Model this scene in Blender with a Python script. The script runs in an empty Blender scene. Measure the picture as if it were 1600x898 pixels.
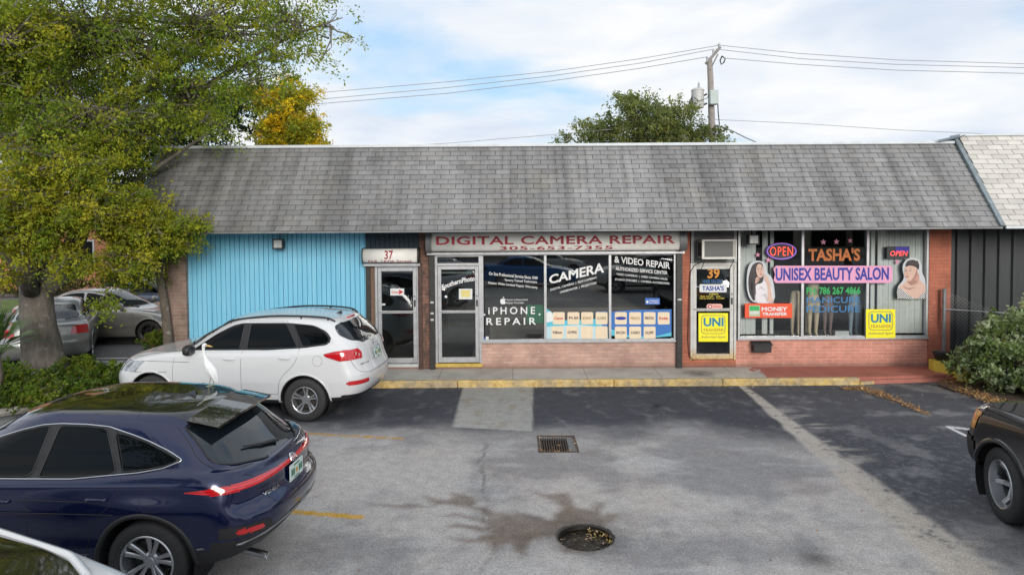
import bpy, math, random
import numpy as np
from mathutils import Vector, Matrix
from mathutils.bvhtree import BVHTree
R = math.radians
rng = np.random.default_rng(7)
random.seed(7)
SC = bpy.context.scene
COL = SC.collection

# ------------------------------------------------------------------ camera
FPX, HOR = 1063.0, 75.0
CAM = np.array([0.0, -14.45, 3.37]); PITCH = 0.0335; ROLL = -0.0065
cd = bpy.data.cameras.new('camera'); cam = bpy.data.objects.new('camera', cd); COL.objects.link(cam)
cd.sensor_width = 36.0; cd.lens = FPX / 1600 * 36.0; cd.shift_y = -HOR / 1600; cd.clip_start = 0.05; cd.clip_end = 3000
CM = Matrix.Rotation(math.pi / 2 - PITCH, 3, 'X') @ Matrix.Rotation(ROLL, 3, 'Z')
cam.matrix_world = Matrix.Translation(Vector(CAM)) @ CM.to_4x4()
SC.camera = cam
CMN = np.array(CM)

# ------------------------------------------------------------------ world, sun, exposure
W = bpy.data.worlds.new('World'); SC.world = W; W.use_nodes = True
nt = W.node_tree; nt.nodes.clear()
SUN_EL, SUN_ROT = R(16), R(165)
def wn(t, **k):
    n = nt.nodes.new(t)
    for a, b in k.items(): setattr(n, a, b)
    return n
sky = wn('ShaderNodeTexSky', sky_type='NISHITA', sun_disc=False, sun_elevation=SUN_EL, sun_rotation=SUN_ROT, air_density=1.1, dust_density=1.5)
geo = wn('ShaderNodeTexCoord'); sep = wn('ShaderNodeSeparateXYZ'); nt.links.new(geo.outputs['Generated'], sep.inputs[0])
def wmath(op, a, b=None):
    n = wn('ShaderNodeMath', operation=op)
    for i, v in enumerate((a, b)):
        if v is None: continue
        if isinstance(v, (int, float)): n.inputs[i].default_value = v
        else: nt.links.new(v, n.inputs[i])
    return n.outputs[0]
den = wmath('ADD', wmath('MAXIMUM', sep.outputs[2], 0.0), 0.18)
cx = wmath('DIVIDE', sep.outputs[0], den); cy = wmath('DIVIDE', sep.outputs[1], den)
cmb = wn('ShaderNodeCombineXYZ'); nt.links.new(cx, cmb.inputs[0]); nt.links.new(cy, cmb.inputs[1]); cmb.inputs[2].default_value = 3.3
def wnoise(scale, det, rough, dist, off):
    m = wn('ShaderNodeMapping'); m.inputs['Location'].default_value = off; nt.links.new(cmb.outputs[0], m.inputs[0])
    n = wn('ShaderNodeTexNoise'); n.inputs['Scale'].default_value = scale; n.inputs['Detail'].default_value = det
    n.inputs['Roughness'].default_value = rough; n.inputs['Distortion'].default_value = dist
    nt.links.new(m.outputs[0], n.inputs[0]); return n.outputs[0]
def wramp(v, stops):
    r = wn('ShaderNodeValToRGB'); nt.links.new(v, r.inputs[0]); e = r.color_ramp.elements
    while len(e) < len(stops): e.new(0.5)
    for i, (p, c) in enumerate(stops): e[i].position = p; e[i].color = (*c, 1) if len(c) == 3 else c
    return r.outputs[0]
SKY_OFF = (0.35, 0.1, 0)
cover = wramp(wnoise(.95, 6, .5, .25, SKY_OFF), [(0.35, (0, 0, 0)), (0.49, (1, 1, 1))])
shade = wramp(wnoise(1.7, 6, .5, .3, (4.1, 2.3, 0)), [(0.30, (4.1, 4.6, 5.4)), (0.46, (4.95, 5.3, 5.8)), (0.62, (5.85, 5.9, 5.95))])
blue = wn('ShaderNodeMix', data_type='RGBA'); blue.inputs[0].default_value = 0.65
sk2 = wn('ShaderNodeMix', data_type='RGBA', blend_type='MULTIPLY'); sk2.inputs[0].default_value = 1.0
nt.links.new(sky.outputs[0], sk2.inputs[6]); sk2.inputs[7].default_value = (1, 1, 1, 1)
nt.links.new(sk2.outputs[2], blue.inputs[6]); blue.inputs[7].default_value = (2.6, 4.2, 6.2, 1)
mx = wn('ShaderNodeMix', data_type='RGBA'); nt.links.new(cover, mx.inputs[0])
nt.links.new(blue.outputs[2], mx.inputs[6]); nt.links.new(shade, mx.inputs[7])
bg = wn('ShaderNodeBackground'); bg.inputs[1].default_value = 0.1; nt.links.new(mx.outputs[2], bg.inputs[0])
wo = wn('ShaderNodeOutputWorld'); nt.links.new(bg.outputs[0], wo.inputs[0])

sl = bpy.data.lights.new('sun', 'SUN'); sun = bpy.data.objects.new('sun', sl); COL.objects.link(sun)
sl.energy = 1.5; sl.angle = R(24); sl.color = (1.0, 0.95, 0.87)
# the sun stands low behind the camera and a little to its right
sd = Vector((math.sin(R(15)) * math.cos(SUN_EL), -math.cos(R(15)) * math.cos(SUN_EL), math.sin(SUN_EL)))
sun.rotation_euler = sd.to_track_quat('Z', 'Y').to_euler()
vs = SC.view_settings; vs.view_transform = 'Standard'; vs.look = 'None'; vs.gamma = 1; vs.exposure = 0.75
SC.cycles.max_bounces = 8; SC.cycles.transparent_max_bounces = 16
SC.cycles.caustics_reflective = False; SC.cycles.caustics_refractive = False

# ------------------------------------------------------------------ measuring: where a sight line through the survey photo meets a real plane
def _ray(px, py): return CMN @ np.array([(px - 800) / FPX, -(py - 449 + HOR) / FPX, -1.0])
def FY(px, py, y=0.0):
    d = _ray(px, py); t = (y - CAM[1]) / d[1]; p = CAM + t * d; return float(p[0]), float(p[2])
def G(px, py, z=0.0):
    d = _ray(px, py); t = (z - CAM[2]) / d[2]; p = CAM + t * d; return float(p[0]), float(p[1])

# ------------------------------------------------------------------ helpers
ORG = {}
def setp(o, label=None, cat=None, group=None, kind=None):
    if label: o['label'] = label
    if cat: o['category'] = cat
    if group: o['group'] = group
    if kind: o['kind'] = kind
    return o
def thing(name, label, cat, loc=(0, 0, 0), rz=0.0, group=None):
    o = bpy.data.objects.new(name, None); COL.objects.link(o); o.location = loc; o.rotation_euler = (0, 0, rz)
    o.empty_display_size = 0.2; ORG[o.name] = np.array(loc, float) if rz == 0 else np.zeros(3)
    return setp(o, label, cat, group)
def mesh_obj(name, v, f, mats, parent=None, smooth=False, midx=None, local=False, normals=None, attrs=None, loc=None):
    v = np.asarray(v, np.float32).reshape(-1, 3)
    off = np.zeros(3)
    if parent is not None and not local: off = ORG.get(parent.name, np.zeros(3))
    if parent is None and loc is not None: off = np.array(loc, float)
    v = v - off
    me = bpy.data.meshes.new(name)
    if isinstance(f, np.ndarray):
        nf, k = f.shape
        me.vertices.add(len(v)); me.vertices.foreach_set('co', v.astype(np.float32).ravel())
        me.loops.add(nf * k); me.loops.foreach_set('vertex_index', f.astype(np.int32).ravel())
        me.polygons.add(nf); me.polygons.foreach_set('loop_start', np.arange(0, nf * k, k, dtype=np.int32))
        me.update(calc_edges=True)
    else:
        me.from_pydata([tuple(map(float, p)) for p in v], [], f)
    if not isinstance(mats, (list, tuple)): mats = [mats]
    for m in mats: me.materials.append(m)
    if midx is not None: me.polygons.foreach_set('material_index', np.asarray(midx, np.int32))
    me.polygons.foreach_set('use_smooth', np.full(len(me.polygons), bool(smooth)))
    if attrs:
        for an, (dom, val) in attrs.items():
            a = me.color_attributes.new(an, 'FLOAT_COLOR', dom)
            a.data.foreach_set('color', np.asarray(val, np.float32).ravel())
    me.validate(clean_customdata=False) if not isinstance(f, np.ndarray) else None
    if normals is not None: me.normals_split_custom_set_from_vertices([tuple(map(float, n)) for n in normals])
    o = bpy.data.objects.new(name, me); COL.objects.link(o)
    if parent is not None:
        o.parent = parent; ORG[o.name] = off
    elif loc is not None: o.location = loc; ORG[o.name] = off
    else: ORG[o.name] = np.zeros(3)
    return o
class MB:
    """collects boxes, tubes, prisms, sweeps into one mesh"""
    def __init__(s): s.v = []; s.f = []; s.m = []; s.mi = 0
    def add(s, vs, fs):
        b = len(s.v); s.v += [tuple(map(float, p)) for p in vs]; s.f += [tuple(b + i for i in q) for q in fs]; s.m += [s.mi] * len(fs); return s
    def box(s, x0, y0, z0, x1, y1, z1, bev=0.0):
        if x0 > x1: x0, x1 = x1, x0
        if y0 > y1: y0, y1 = y1, y0
        if z0 > z1: z0, z1 = z1, z0
        if bev <= 0:
            return s.add([(x0,y0,z0),(x1,y0,z0),(x1,y1,z0),(x0,y1,z0),(x0,y0,z1),(x1,y0,z1),(x1,y1,z1),(x0,y1,z1)],
                  [(0,3,2,1),(4,5,6,7),(0,1,5,4),(1,2,6,5),(2,3,7,6),(3,0,4,7)])
        b = min(bev, (x1-x0)/2.01, (y1-y0)/2.01, (z1-z0)/2.01)
        vs = []; idx = {}
        for a, X in enumerate((x0, x1)):
            for c, Y in enumerate((y0, y1)):
                for d, Z in enumerate((z0, z1)):
                    sx, sy, sz = (1, -1)[a]*b, (1, -1)[c]*b, (1, -1)[d]*b
                    idx[a,c,d] = len(vs); vs += [(X, Y+sy, Z+sz), (X+sx, Y, Z+sz), (X+sx, Y+sy, Z)]
        F = []
        for a in (0, 1): q = [idx[a,0,0], idx[a,1,0], idx[a,1,1], idx[a,0,1]]; F.append(q if a else q[::-1])
        for c in (0, 1): q = [idx[0,c,0]+1, idx[1,c,0]+1, idx[1,c,1]+1, idx[0,c,1]+1]; F.append(q if not c else q[::-1])
        for d in (0, 1): q = [idx[0,0,d]+2, idx[1,0,d]+2, idx[1,1,d]+2, idx[0,1,d]+2]; F.append(q if d else q[::-1])
        for c in (0, 1):
            for d in (0, 1): F.append([idx[0,c,d]+1, idx[1,c,d]+1, idx[1,c,d]+2, idx[0,c,d]+2])
        for a in (0, 1):
            for d in (0, 1): F.append([idx[a,0,d]+0, idx[a,1,d]+0, idx[a,1,d]+2, idx[a,0,d]+2])
        for a in (0, 1):
            for c in (0, 1): F.append([idx[a,c,0]+0, idx[a,c,1]+0, idx[a,c,1]+1, idx[a,c,0]+1])
        for k in idx.values(): F.append([k, k+1, k+2])
        return s.add(vs, F)
    def tube(s, pts, r, n=6, cap=True):
        pts = [np.array(p, float) for p in pts]
        if not hasattr(r, '__len__'): r = [r] * len(pts)
        rings = []; up = None
        for i, p in enumerate(pts):
            d = (pts[min(i+1, len(pts)-1)] - pts[max(i-1, 0)]); d = d / (np.linalg.norm(d) + 1e-9)
            if up is None:
                up = np.array([0, 0, 1.0]) if abs(d[2]) < .9 else np.array([1.0, 0, 0])
            a = np.cross(d, up); a /= np.linalg.norm(a) + 1e-9; up = np.cross(a, d)
            rings.append([p + r[i] * (math.cos(2*math.pi*k/n) * a + math.sin(2*math.pi*k/n) * up) for k in range(n)])
        vs = [q for g in rings for q in g]; fs = []
        for i in range(len(pts) - 1):
            for k in range(n):
                fs.append((i*n+k, i*n+(k+1) % n, (i+1)*n+(k+1) % n, (i+1)*n+k))
        if cap: fs += [tuple(range(n))[::-1], tuple((len(pts)-1)*n + k for k in range(n))]
        return s.add(vs, fs)
    def prism(s, poly, y0, y1, axis='y'):
        """polygon in (x,z) pushed along y (or (x,y) along z, (y,z) along x)"""
        n = len(poly)
        def P(a, b, t): return {'y': (a, t, b), 'z': (a, b, t), 'x': (t, a, b)}[axis]
        vs = [P(a, b, y0) for a, b in poly] + [P(a, b, y1) for a, b in poly]
        fs = [tuple(range(n)), tuple(range(2*n-1, n-1, -1))] + [(i, i+n, (i+1) % n+n, (i+1) % n) for i in range(n)]
        return s.add(vs, fs)
    def lathe(s, prof, c, axis='z', n=32):
        """prof: (radius, height) pairs"""
        vs = []; c = np.array(c, float)
        for (r, h) in prof:
            for k in range(n):
                a = 2*math.pi*k/n; p = (r*math.cos(a), r*math.sin(a), h)
                if axis == 'y': p = (p[0], p[2], p[1])
                if axis == 'x': p = (p[2], p[0], p[1])
                vs.append(c + np.array(p))
        fs = []
        for i in range(len(prof)-1):
            for k in range(n): fs.append((i*n+k, i*n+(k+1) % n, (i+1)*n+(k+1) % n, (i+1)*n+k))
        return s.add(vs, fs)
    def quad(s, a, b, c, d): return s.add([a, b, c, d], [(0, 1, 2, 3)])
    def build(s, name, mats, parent=None, smooth=False, local=False, loc=None):
        o = mesh_obj(name, s.v, s.f, mats, parent, smooth, s.m if isinstance(mats, (list, tuple)) else None, local, loc=loc)
        fixn(o.data); return o
import bmesh
def fixn(me):
    bm = bmesh.new(); bm.from_mesh(me); bmesh.ops.recalc_face_normals(bm, faces=bm.faces); bm.to_mesh(me); bm.free()

# ------------------------------------------------------------------ materials
MATS = {}
def s2l(r, g, b):
    f = lambda c: (c/255/12.92) if c/255 <= .04045 else ((c/255+.055)/1.055)**2.4
    return (f(r), f(g), f(b))
class NT:
    def __init__(s, name):
        s.m = bpy.data.materials.new(name); s.m.use_nodes = True; s.t = s.m.node_tree
        s.b = s.t.nodes['Principled BSDF']; MATS[name] = s.m
        s.tc = s.t.nodes.new('ShaderNodeTexCoord')
    def n(s, t, **k):
        q = s.t.nodes.new(t)
        for a, b in k.items(): setattr(q, a, b)
        return q
    def l(s, a, b): s.t.links.new(a, b)
    def val(s, sock, v):
        if isinstance(v, (int, float)): sock.default_value = v
        elif isinstance(v, tuple): sock.default_value = (*v, 1) if len(v) == 3 and len(sock.default_value) == 4 else v
        else: s.l(v, sock)
    def math(s, op, a, b=0.0, c=None, clamp=False):
        q = s.n('ShaderNodeMath', operation=op, use_clamp=clamp); s.val(q.inputs[0], a); s.val(q.inputs[1], b)
        if c is not None: s.val(q.inputs[2], c)
        return q.outputs[0]
    def co(s, scale=(1, 1, 1), off=(0, 0, 0), rot=(0, 0, 0), src=None):
        q = s.n('ShaderNodeMapping'); q.inputs['Scale'].default_value = scale; q.inputs['Location'].default_value = off
        q.inputs['Rotation'].default_value = rot
        s.l(src if src is not None else s.tc.outputs['Object'], q.inputs[0]); return q.outputs[0]
    def noise(s, scale, det=4, rough=.55, vec=None, dist=0):
        q = s.n('ShaderNodeTexNoise'); q.inputs['Scale'].default_value = scale; q.inputs['Detail'].default_value = det
        q.inputs['Roughness'].default_value = rough; q.inputs['Distortion'].default_value = dist
        s.l(vec if vec is not None else s.tc.outputs['Object'], q.inputs[0]); return q.outputs[0]
    def ramp(s, v, stops, interp='LINEAR'):
        q = s.n('ShaderNodeValToRGB'); s.l(v, q.inputs[0]); e = q.color_ramp.elements; q.color_ramp.interpolation = interp
        while len(e) < len(stops): e.new(.5)
        for i, (p, c) in enumerate(stops):
            if isinstance(c, (int, float)): c = (c, c, c)
            e[i].position = p; e[i].color = (*c, 1)
        return q.outputs[0]
    def mix(s, f, a, b, mode='MIX'):
        q = s.n('ShaderNodeMix', data_type='RGBA', blend_type=mode); s.val(q.inputs[0], f); s.val(q.inputs[6], a); s.val(q.inputs[7], b)
        return q.outputs[2]
    def bump(s, h, strength=.3, dist=.01):
        q = s.n('ShaderNodeBump'); q.inputs['Strength'].default_value = strength; q.inputs['Distance'].default_value = dist
        s.l(h, q.inputs['Height']); s.l(q.outputs[0], s.b.inputs['Normal']); return q
    def attr(s, name): q = s.n('ShaderNodeAttribute', attribute_name=name); return q.outputs['Color']
    def set(s, **k):
        for a, v in k.items(): s.val(s.b.inputs[a.replace('_', ' ')], v)
        return s
def pm(name, c, rough=.6, var=.12, scale=6, metal=0.0, bump=0.0, bscale=60, coat=0.0, spec=.5, dirt=0.0):
    if name in MATS: return MATS[name]
    t = NT(name)
    n = t.noise(scale, 5, .6)
    lo = tuple(x*(1-var) for x in c); hi = tuple(min(1, x*(1+var)) for x in c)
    col = t.ramp(n, [(.3, lo), (.7, hi)]) if var > 0 else c
    if dirt > 0:
        d = t.ramp(t.noise(scale*.5+1.3, 6, .65, dist=.4), [(.48, 0.0), (.72, 1.0)])
        col = t.mix(t.math('MULTIPLY', d, dirt), col, tuple(x*.35 for x in c))
    t.set(Base_Color=col, Roughness=rough, Metallic=metal, Specular_IOR_Level=spec)
    if coat: t.set(Coat_Weight=coat, Coat_Roughness=.03)
    if bump: t.bump(t.noise(bscale, 4, .6), bump, .01)
    return t.m
def emis(name, c, st):
    if name in MATS: return MATS[name]
    t = NT(name); t.set(Base_Color=c, Emission_Color=c, Emission_Strength=st, Roughness=.5); return t.m
M_BLACK = pm('black_plastic', (.018, .018, .02), .5, .2, 20, bump=.1)
M_RUBBER = pm('rubber', (.03, .03, .031), .75, .25, 30, bump=.15, bscale=150, dirt=0)
M_ALU = pm('aluminium', (.52, .53, .55), .38, .10, 9, metal=.55, dirt=.25)
M_ALUW = pm('white_aluminium', (.55, .56, .56), .42, .08, 9, dirt=.3)
M_WHITE = pm('white_vinyl', (.80, .81, .82), .5, .04, 9)
M_CHROME = pm('chrome', (.62, .63, .65), .18, .03, 9, metal=1.0)
M_RIM = pm('alloy', (.50, .51, .53), .28, .05, 9, metal=.85)
M_RIMD = pm('dark_alloy', (.025, .026, .028), .35, .05, 9, metal=.4)
M_DISC = pm('brake_iron', (.06, .058, .055), .5, .3, 30, metal=.5)
def glass_dark(name, c=(.010, .012, .013), rough=.02, spec=.6):
    if name in MATS: return MATS[name]
    t = NT(name); t.set(Base_Color=c, Roughness=rough, Specular_IOR_Level=spec); return t.m
M_CGLASS = glass_dark('tinted_glass', (.003, .004, .0045), .015, .17)
M_RGLASS = glass_dark('rear_glass', (.006, .010, .014), .02, .9)
M_CGLASS2 = glass_dark('clear_glass', (.03, .036, .038), .02, .7)
def pane_mat(name, refl=1.0, tint=(.90, .93, .93)):
    t = NT(name); t.t.nodes.remove(t.b)
    tr = t.n('ShaderNodeBsdfTransparent'); tr.inputs[0].default_value = (*tint, 1)
    gl = t.n('ShaderNodeBsdfGlossy'); gl.inputs['Roughness'].default_value = .015; gl.inputs[0].default_value = (.9, .95, .95, 1)
    fr = t.n('ShaderNodeFresnel'); fr.inputs[0].default_value = 1.52
    f = t.math('MULTIPLY', fr.outputs[0], 2.0*refl, clamp=True)
    mx = t.n('ShaderNodeMixShader'); t.l(f, mx.inputs[0]); t.l(tr.outputs[0], mx.inputs[1]); t.l(gl.outputs[0], mx.inputs[2])
    t.l(mx.outputs[0], t.t.nodes['Material Output'].inputs[0]); return t.m
M_PANE = pane_mat('window_glass', 1.8)
def car_paint(name, c, metal=.0, rough=.32, flake=.04, coat=1.0, dust=.16):
    if name in MATS: return MATS[name]
    t = NT(name); n = t.noise(700, 2, .5); lo = tuple(x*(1-flake) for x in c); hi = tuple(min(1, x*(1+flake)) for x in c)
    col = t.ramp(n, [(.3, lo), (.7, hi)])
    # thin film of road dust, heavier low down
    sp = t.n('ShaderNodeSeparateXYZ'); t.l(t.tc.outputs['Object'], sp.inputs[0])
    low = t.math('MULTIPLY', t.ramp(sp.outputs[2], [(.25, 1.0), (.75, .12)]), t.ramp(t.noise(3.5, 6, .65), [(.35, .25), (.7, 1.0)]))
    f = t.math('MULTIPLY', low, dust)
    col = t.mix(f, col, (.22, .205, .19))
    t.set(Base_Color=col, Metallic=metal, Roughness=t.math('ADD', rough, t.math('MULTIPLY', f, .8)), Coat_Weight=t.math('SUBTRACT', coat, t.math('MULTIPLY', f, 1.6)), Coat_Roughness=.035)
    return t.m

# ------------------------------------------------------------------ text
_tc = [0]
def untangle(v, f, me):
    """bold outlines of letters like M cross themselves: cut the crossings off and fill again"""
    from mathutils.geometry import tessellate_polygon
    par = list(range(len(v)))
    def find(a):
        while par[a] != a: par[a] = par[par[a]]; a = par[a]
        return a
    for q in f:
        for b in q[1:]: par[find(b)] = find(q[0])
    isl = {}
    for i in range(len(v)): isl.setdefault(find(i), []).append(i)
    keep = list(f); nv = [tuple(p) for p in v]
    for r, idx in isl.items():
        P = [np.array(v[i][:2]) for i in idx]; n = len(P)
        if n < 8 or n > 20: continue
        if n != 15: continue                        # the M outline
        out = []; hit = False; i = 0; skip = set()
        for i in range(n):
            a, b, c, d = P[i-1], P[i], P[(i+1) % n], P[(i+2) % n]
            den_ = (b[0]-a[0])*(d[1]-c[1])-(b[1]-a[1])*(d[0]-c[0])
            if i in skip: continue
            if abs(den_) > 1e-9 and np.hypot(*(c-b)) < .05:
                t_ = ((c[0]-a[0])*(d[1]-c[1])-(c[1]-a[1])*(d[0]-c[0]))/den_; u_ = ((c[0]-a[0])*(b[1]-a[1])-(c[1]-a[1])*(b[0]-a[0]))/den_
                if .01 < t_ < .999 and .001 < u_ < .99 and i+1 < n:
                    out.append(a+(b-a)*t_); skip.add(i+1); hit = True; continue
            out.append(b)
        if hit:
            s = set(idx); keep = [q for q in keep if q[0] not in s]; base_ = len(nv)
            nv += [(p[0], p[1], 0.0) for p in out]
            keep += [tuple(base_+k for k in q) for q in tessellate_polygon([[Vector((p[0], p[1], 0)) for p in out]])]
    used = sorted({i for q in keep for i in q}); mp = {a: b for b, a in enumerate(used)}
    v = np.array([nv[i] for i in used]); f = [tuple(mp[i] for i in q) for q in keep]
    bpy.data.meshes.remove(me); me = bpy.data.meshes.new('t'); me.from_pydata([tuple(map(float, p)) for p in v], [], f)
    return v, f, me
def text_geo(s, bold=0.0, ext=.0, shear=0.0, spacing=1.0, dense=0.0):
    c = bpy.data.curves.new('t', 'FONT'); c.body = s; c.size = 1; c.offset = bold; c.extrude = ext; c.shear = shear
    c.space_character = spacing; c.align_x = 'LEFT'; c.resolution_u = 3
    o = bpy.data.objects.new('t', c); COL.objects.link(o)
    dg = bpy.context.evaluated_depsgraph_get(); dg.update()
    me = bpy.data.meshes.new_from_object(o.evaluated_get(dg))
    v = np.array([tuple(q.co) for q in me.vertices]); f = [tuple(p.vertices) for p in me.polygons]
    bpy.data.objects.remove(o); bpy.data.curves.remove(c)
    if bold > 0: v, f, me = untangle(v, f, me)
    if dense:
        bm = bmesh.new(); bm.from_mesh(me)
        bmesh.ops.triangulate(bm, faces=bm.faces, quad_method='BEAUTY', ngon_method='EAR_CLIP')
        ys = [q.co.y for q in bm.verts]; n_ = int((max(ys)-min(ys))/dense)
        for k in range(1, n_+1):
            bmesh.ops.bisect_plane(bm, geom=bm.verts[:]+bm.edges[:]+bm.faces[:], plane_co=(0, min(ys)+k*dense, 0), plane_no=(0, 1, 0), dist=1e-6)
        bm.to_mesh(me); bm.free(); v = np.array([tuple(q.co) for q in me.vertices]); f = [tuple(p.vertices) for p in me.polygons]
    bpy.data.meshes.remove(me)
    return v, f
def lettering(s, box, y, mat, parent, bold=.012, shear=0.0, spacing=1.0, warp=None, name='lettering', px=True, thick=.004):
    """text filled into a rectangle of the wall plane at depth y; box=(x0,y0,x1,y1) surveyed or metres"""
    v, f = text_geo(s, bold, 0.0, shear, spacing, .08 if (warp and not px) else 0.0)
    if len(v) == 0: return None
    mn, mxx = v[:, :2].min(0), v[:, :2].max(0)
    u = (v[:, 0]-mn[0])/(mxx[0]-mn[0]); w = (v[:, 1]-mn[1])/(mxx[1]-mn[1])
    if px:
        xa, za = FY(box[0], box[3], y); xb, zb = FY(box[2], box[1], y); zc = FY(box[2], box[3], y)[1]
        sl = (zc - za)
        zb0 = zb; x = xa + u*(xb-xa); z = za + w*((zb0 - zc)) + 0*u*sl
    else: x = box[0]+u*(box[2]-box[0]); z = box[1]+w*(box[3]-box[1])
    yy = np.full_like(x, y)
    if warp: x, z, yy = warp(u, w, x, z, yy)
    P = np.stack([x, yy, z], 1)
    return mesh_obj(name, P, f, mat, parent)

# value noise for the big surfaces
def vnoise(x, y, seed=0):
    xi = np.floor(x).astype(np.int64); yi = np.floor(y).astype(np.int64); fx = x-xi; fy = y-yi
    fx = fx*fx*(3-2*fx); fy = fy*fy*(3-2*fy)
    def h(a, b):
        n = (a*374761393 + b*668265263 + seed*2147483647) & 0xffffffff
        n = ((n ^ (n >> 13)) * 1274126177) & 0xffffffff
        return ((n ^ (n >> 16)) & 0xffff) / 65535.0
    return (h(xi, yi)*(1-fx)+h(xi+1, yi)*fx)*(1-fy) + (h(xi, yi+1)*(1-fx)+h(xi+1, yi+1)*fx)*fy
def fbm(x, y, oct=5, seed=0, gain=.55):
    s = 0; a = 1; t = 0
    for i in range(oct): s = s + a*vnoise(x*2**i+17.3*i, y*2**i+5.7*i, seed+i); t += a; a *= gain
    return s/t
def poly_sd(px, py, poly):
    """signed distance, negative inside"""
    P = np.array(poly, float); n = len(P); d = np.full(px.shape, 1e9); ins = np.zeros(px.shape, bool)
    for i in range(n):
        a = P[i]; b = P[(i+1) % n]; e = b-a; L = (e*e).sum()+1e-12
        t = np.clip(((px-a[0])*e[0]+(py-a[1])*e[1])/L, 0, 1)
        d = np.minimum(d, np.hypot(px-a[0]-t*e[0], py-a[1]-t*e[1]))
        c = ((a[1] > py) != (b[1] > py)) & (px < (b[0]-a[0])*(py-a[1])/((b[1]-a[1]) if b[1] != a[1] else 1e-9)+a[0])
        ins ^= c
    return np.where(ins, -d, d)
def sst(x, a, b): t = np.clip((x-a)/(b-a), 0, 1); return t*t*(3-2*t)
# ------------------------------------------------------------------ ground
def axis(parts):
    out = [parts[0][0]]
    for a, b, st in parts:
        n = max(1, int(round((b-a)/st))); out += list(np.linspace(a, b, n+1)[1:])
    return np.array(out)
gx = axis([(-500, -60, 55), (-60, -14, 4), (-14, -5, .1), (-5, 7.6, .035), (7.6, 13, .1), (13, 60, 4), (60, 500, 55)])
gy = axis([(-500, -60, 55), (-60, -14.5, 2.5), (-14.5, -11.6, .1), (-11.6, -.9, .035), (-.9, 8, .3), (8, 60, 4), (60, 500, 55)])
X, Y = np.meshgrid(gx, gy)
MHX, MHY, MHR = 0.75, -7.39, .315
wx = fbm(X*1.3, Y*1.3, 4, 3)-.5; wy = fbm(X*1.3+40, Y*1.3, 4, 9)-.5
light = np.array([.46, .44, .425]); mid = np.array([.20, .20, .212]); dark = np.array([.060, .064, .078])
n1 = fbm(X*.45, Y*.9, 5, 1); n2 = fbm(X*2.6, Y*2.6, 5, 2); n3 = fbm(X*9, Y*9, 4, 5); n4 = fbm(X*.7+9, Y*.22, 5, 12)
seamx = 4.50 + (Y+1.2)*.047
right = sst(X + wx*.25, seamx-.05, seamx+.12)
# fresh sealant lies in a band beside the kerb, worn away towards the lane
edge = -3.9 + (n1-.5)*2.2 + (n4-.5)*1.4 - np.clip((X-2)*.32, 0, 1.0) + np.clip((-1.0-X)*.10, 0, .3)
dk = sst(Y, edge-.9, edge+.9)
dkr = np.clip(.95 - sst(-Y, 6.2, 9.0)*.55 - sst(n2, .55, .75)*.25, 0, 1)
d_all = dk*(1-right) + right*dkr
col = light[None, None]*(1-d_all[..., None]) + dark[None, None]*d_all[..., None]
m2 = sst(n1*.4+n4*.4+n2*.2, .43, .60)[..., None]*.68*(1-d_all[..., None])
col = col*(1-m2) + mid*m2
# worn light scuffs over the dark parts
sc = (sst(n3*.5+n2*.5, .50, .74)*(.06+.16*sst(-Y, 3.0, 7.0)*right+.14*(1-right)) + right*sst(-Y, 1.5, 7)*.5*sst(fbm(X*16, Y*16, 3, 81)*.7+n2*.3, .50, .66))[..., None]*d_all[..., None]
col = col*(1-sc) + np.array([.27, .27, .28])*sc
# sweeping tyre arcs
rr = np.hypot(X-7.5, Y+1.0); arc = sst(np.sin(rr*9+wx*5), .72, .97)*sst(n2, .45, .6)*.14
col = col*(1-arc[..., None]*(1-right[..., None])) + .40*arc[..., None]*(1-right[..., None])
# sandy seam between the two pours, broader towards the lane
sw = .055 + np.clip(-Y-1.2, 0, 10)*.034
jag = (n2-.5)*.30*np.clip(-Y/5, 0, 1.6)
sm = 1-sst(np.abs(X-(seamx+sw*.5)+jag*.5), sw*.75, sw*1.15+.03)
gap = sst(n3, .2, .35)
sm = sm*gap
spur = sst(fbm(X*1.6+3, Y*5.5, 5, 91), .55, .68)*sst(X-seamx, -.02, .1)*(1-sst(X-seamx, .25, .85))*sst(-Y, 2.0, 3.5)
sm = np.maximum(sm, spur*.8)
for (qx, qy, qr) in ():
    sm = np.maximum(sm, .8*(1-sst(np.hypot((X-qx)*1.1, (Y-qy)*1.6)+(n2-.5)*.5, qr*.5, qr)))
col = col*(1-sm[..., None]*.92) + np.array([.52, .475, .42])*sm[..., None]*.92
# pale streaks near the centre
pl = sst(fbm(X*1.1, Y*3.2, 5, 22), .56, .74)*(1-d_all)*.5
col = col*(1-pl[..., None]) + np.array([.47, .46, .46])*pl[..., None]
# reddish dust
rd = sst(fbm(X*.8+3, Y*.8, 4, 31), .55, .7)*(1-d_all)*.35
col = col*(1-rd[..., None]*np.array([0, .10, .16]))
# concrete patch
PATCH = [(-.98, -1.0), (.39, -1.0), (.30, -3.85), (-.965, -3.62)]
sd_ = poly_sd(X+wx*.03, Y+wy*.03, PATCH)
pt = 1-sst(sd_, -.015, .03)
pc = np.array([.37, .365, .345])*(.86+.28*n2[..., None])
pc = pc*(1-.25*sst(fbm(X*5, Y*5, 4, 51), .6, .75)[..., None]*np.array([.5, .8, 1.3]))
col = col*(1-pt[..., None]) + pc*pt[..., None]
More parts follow.
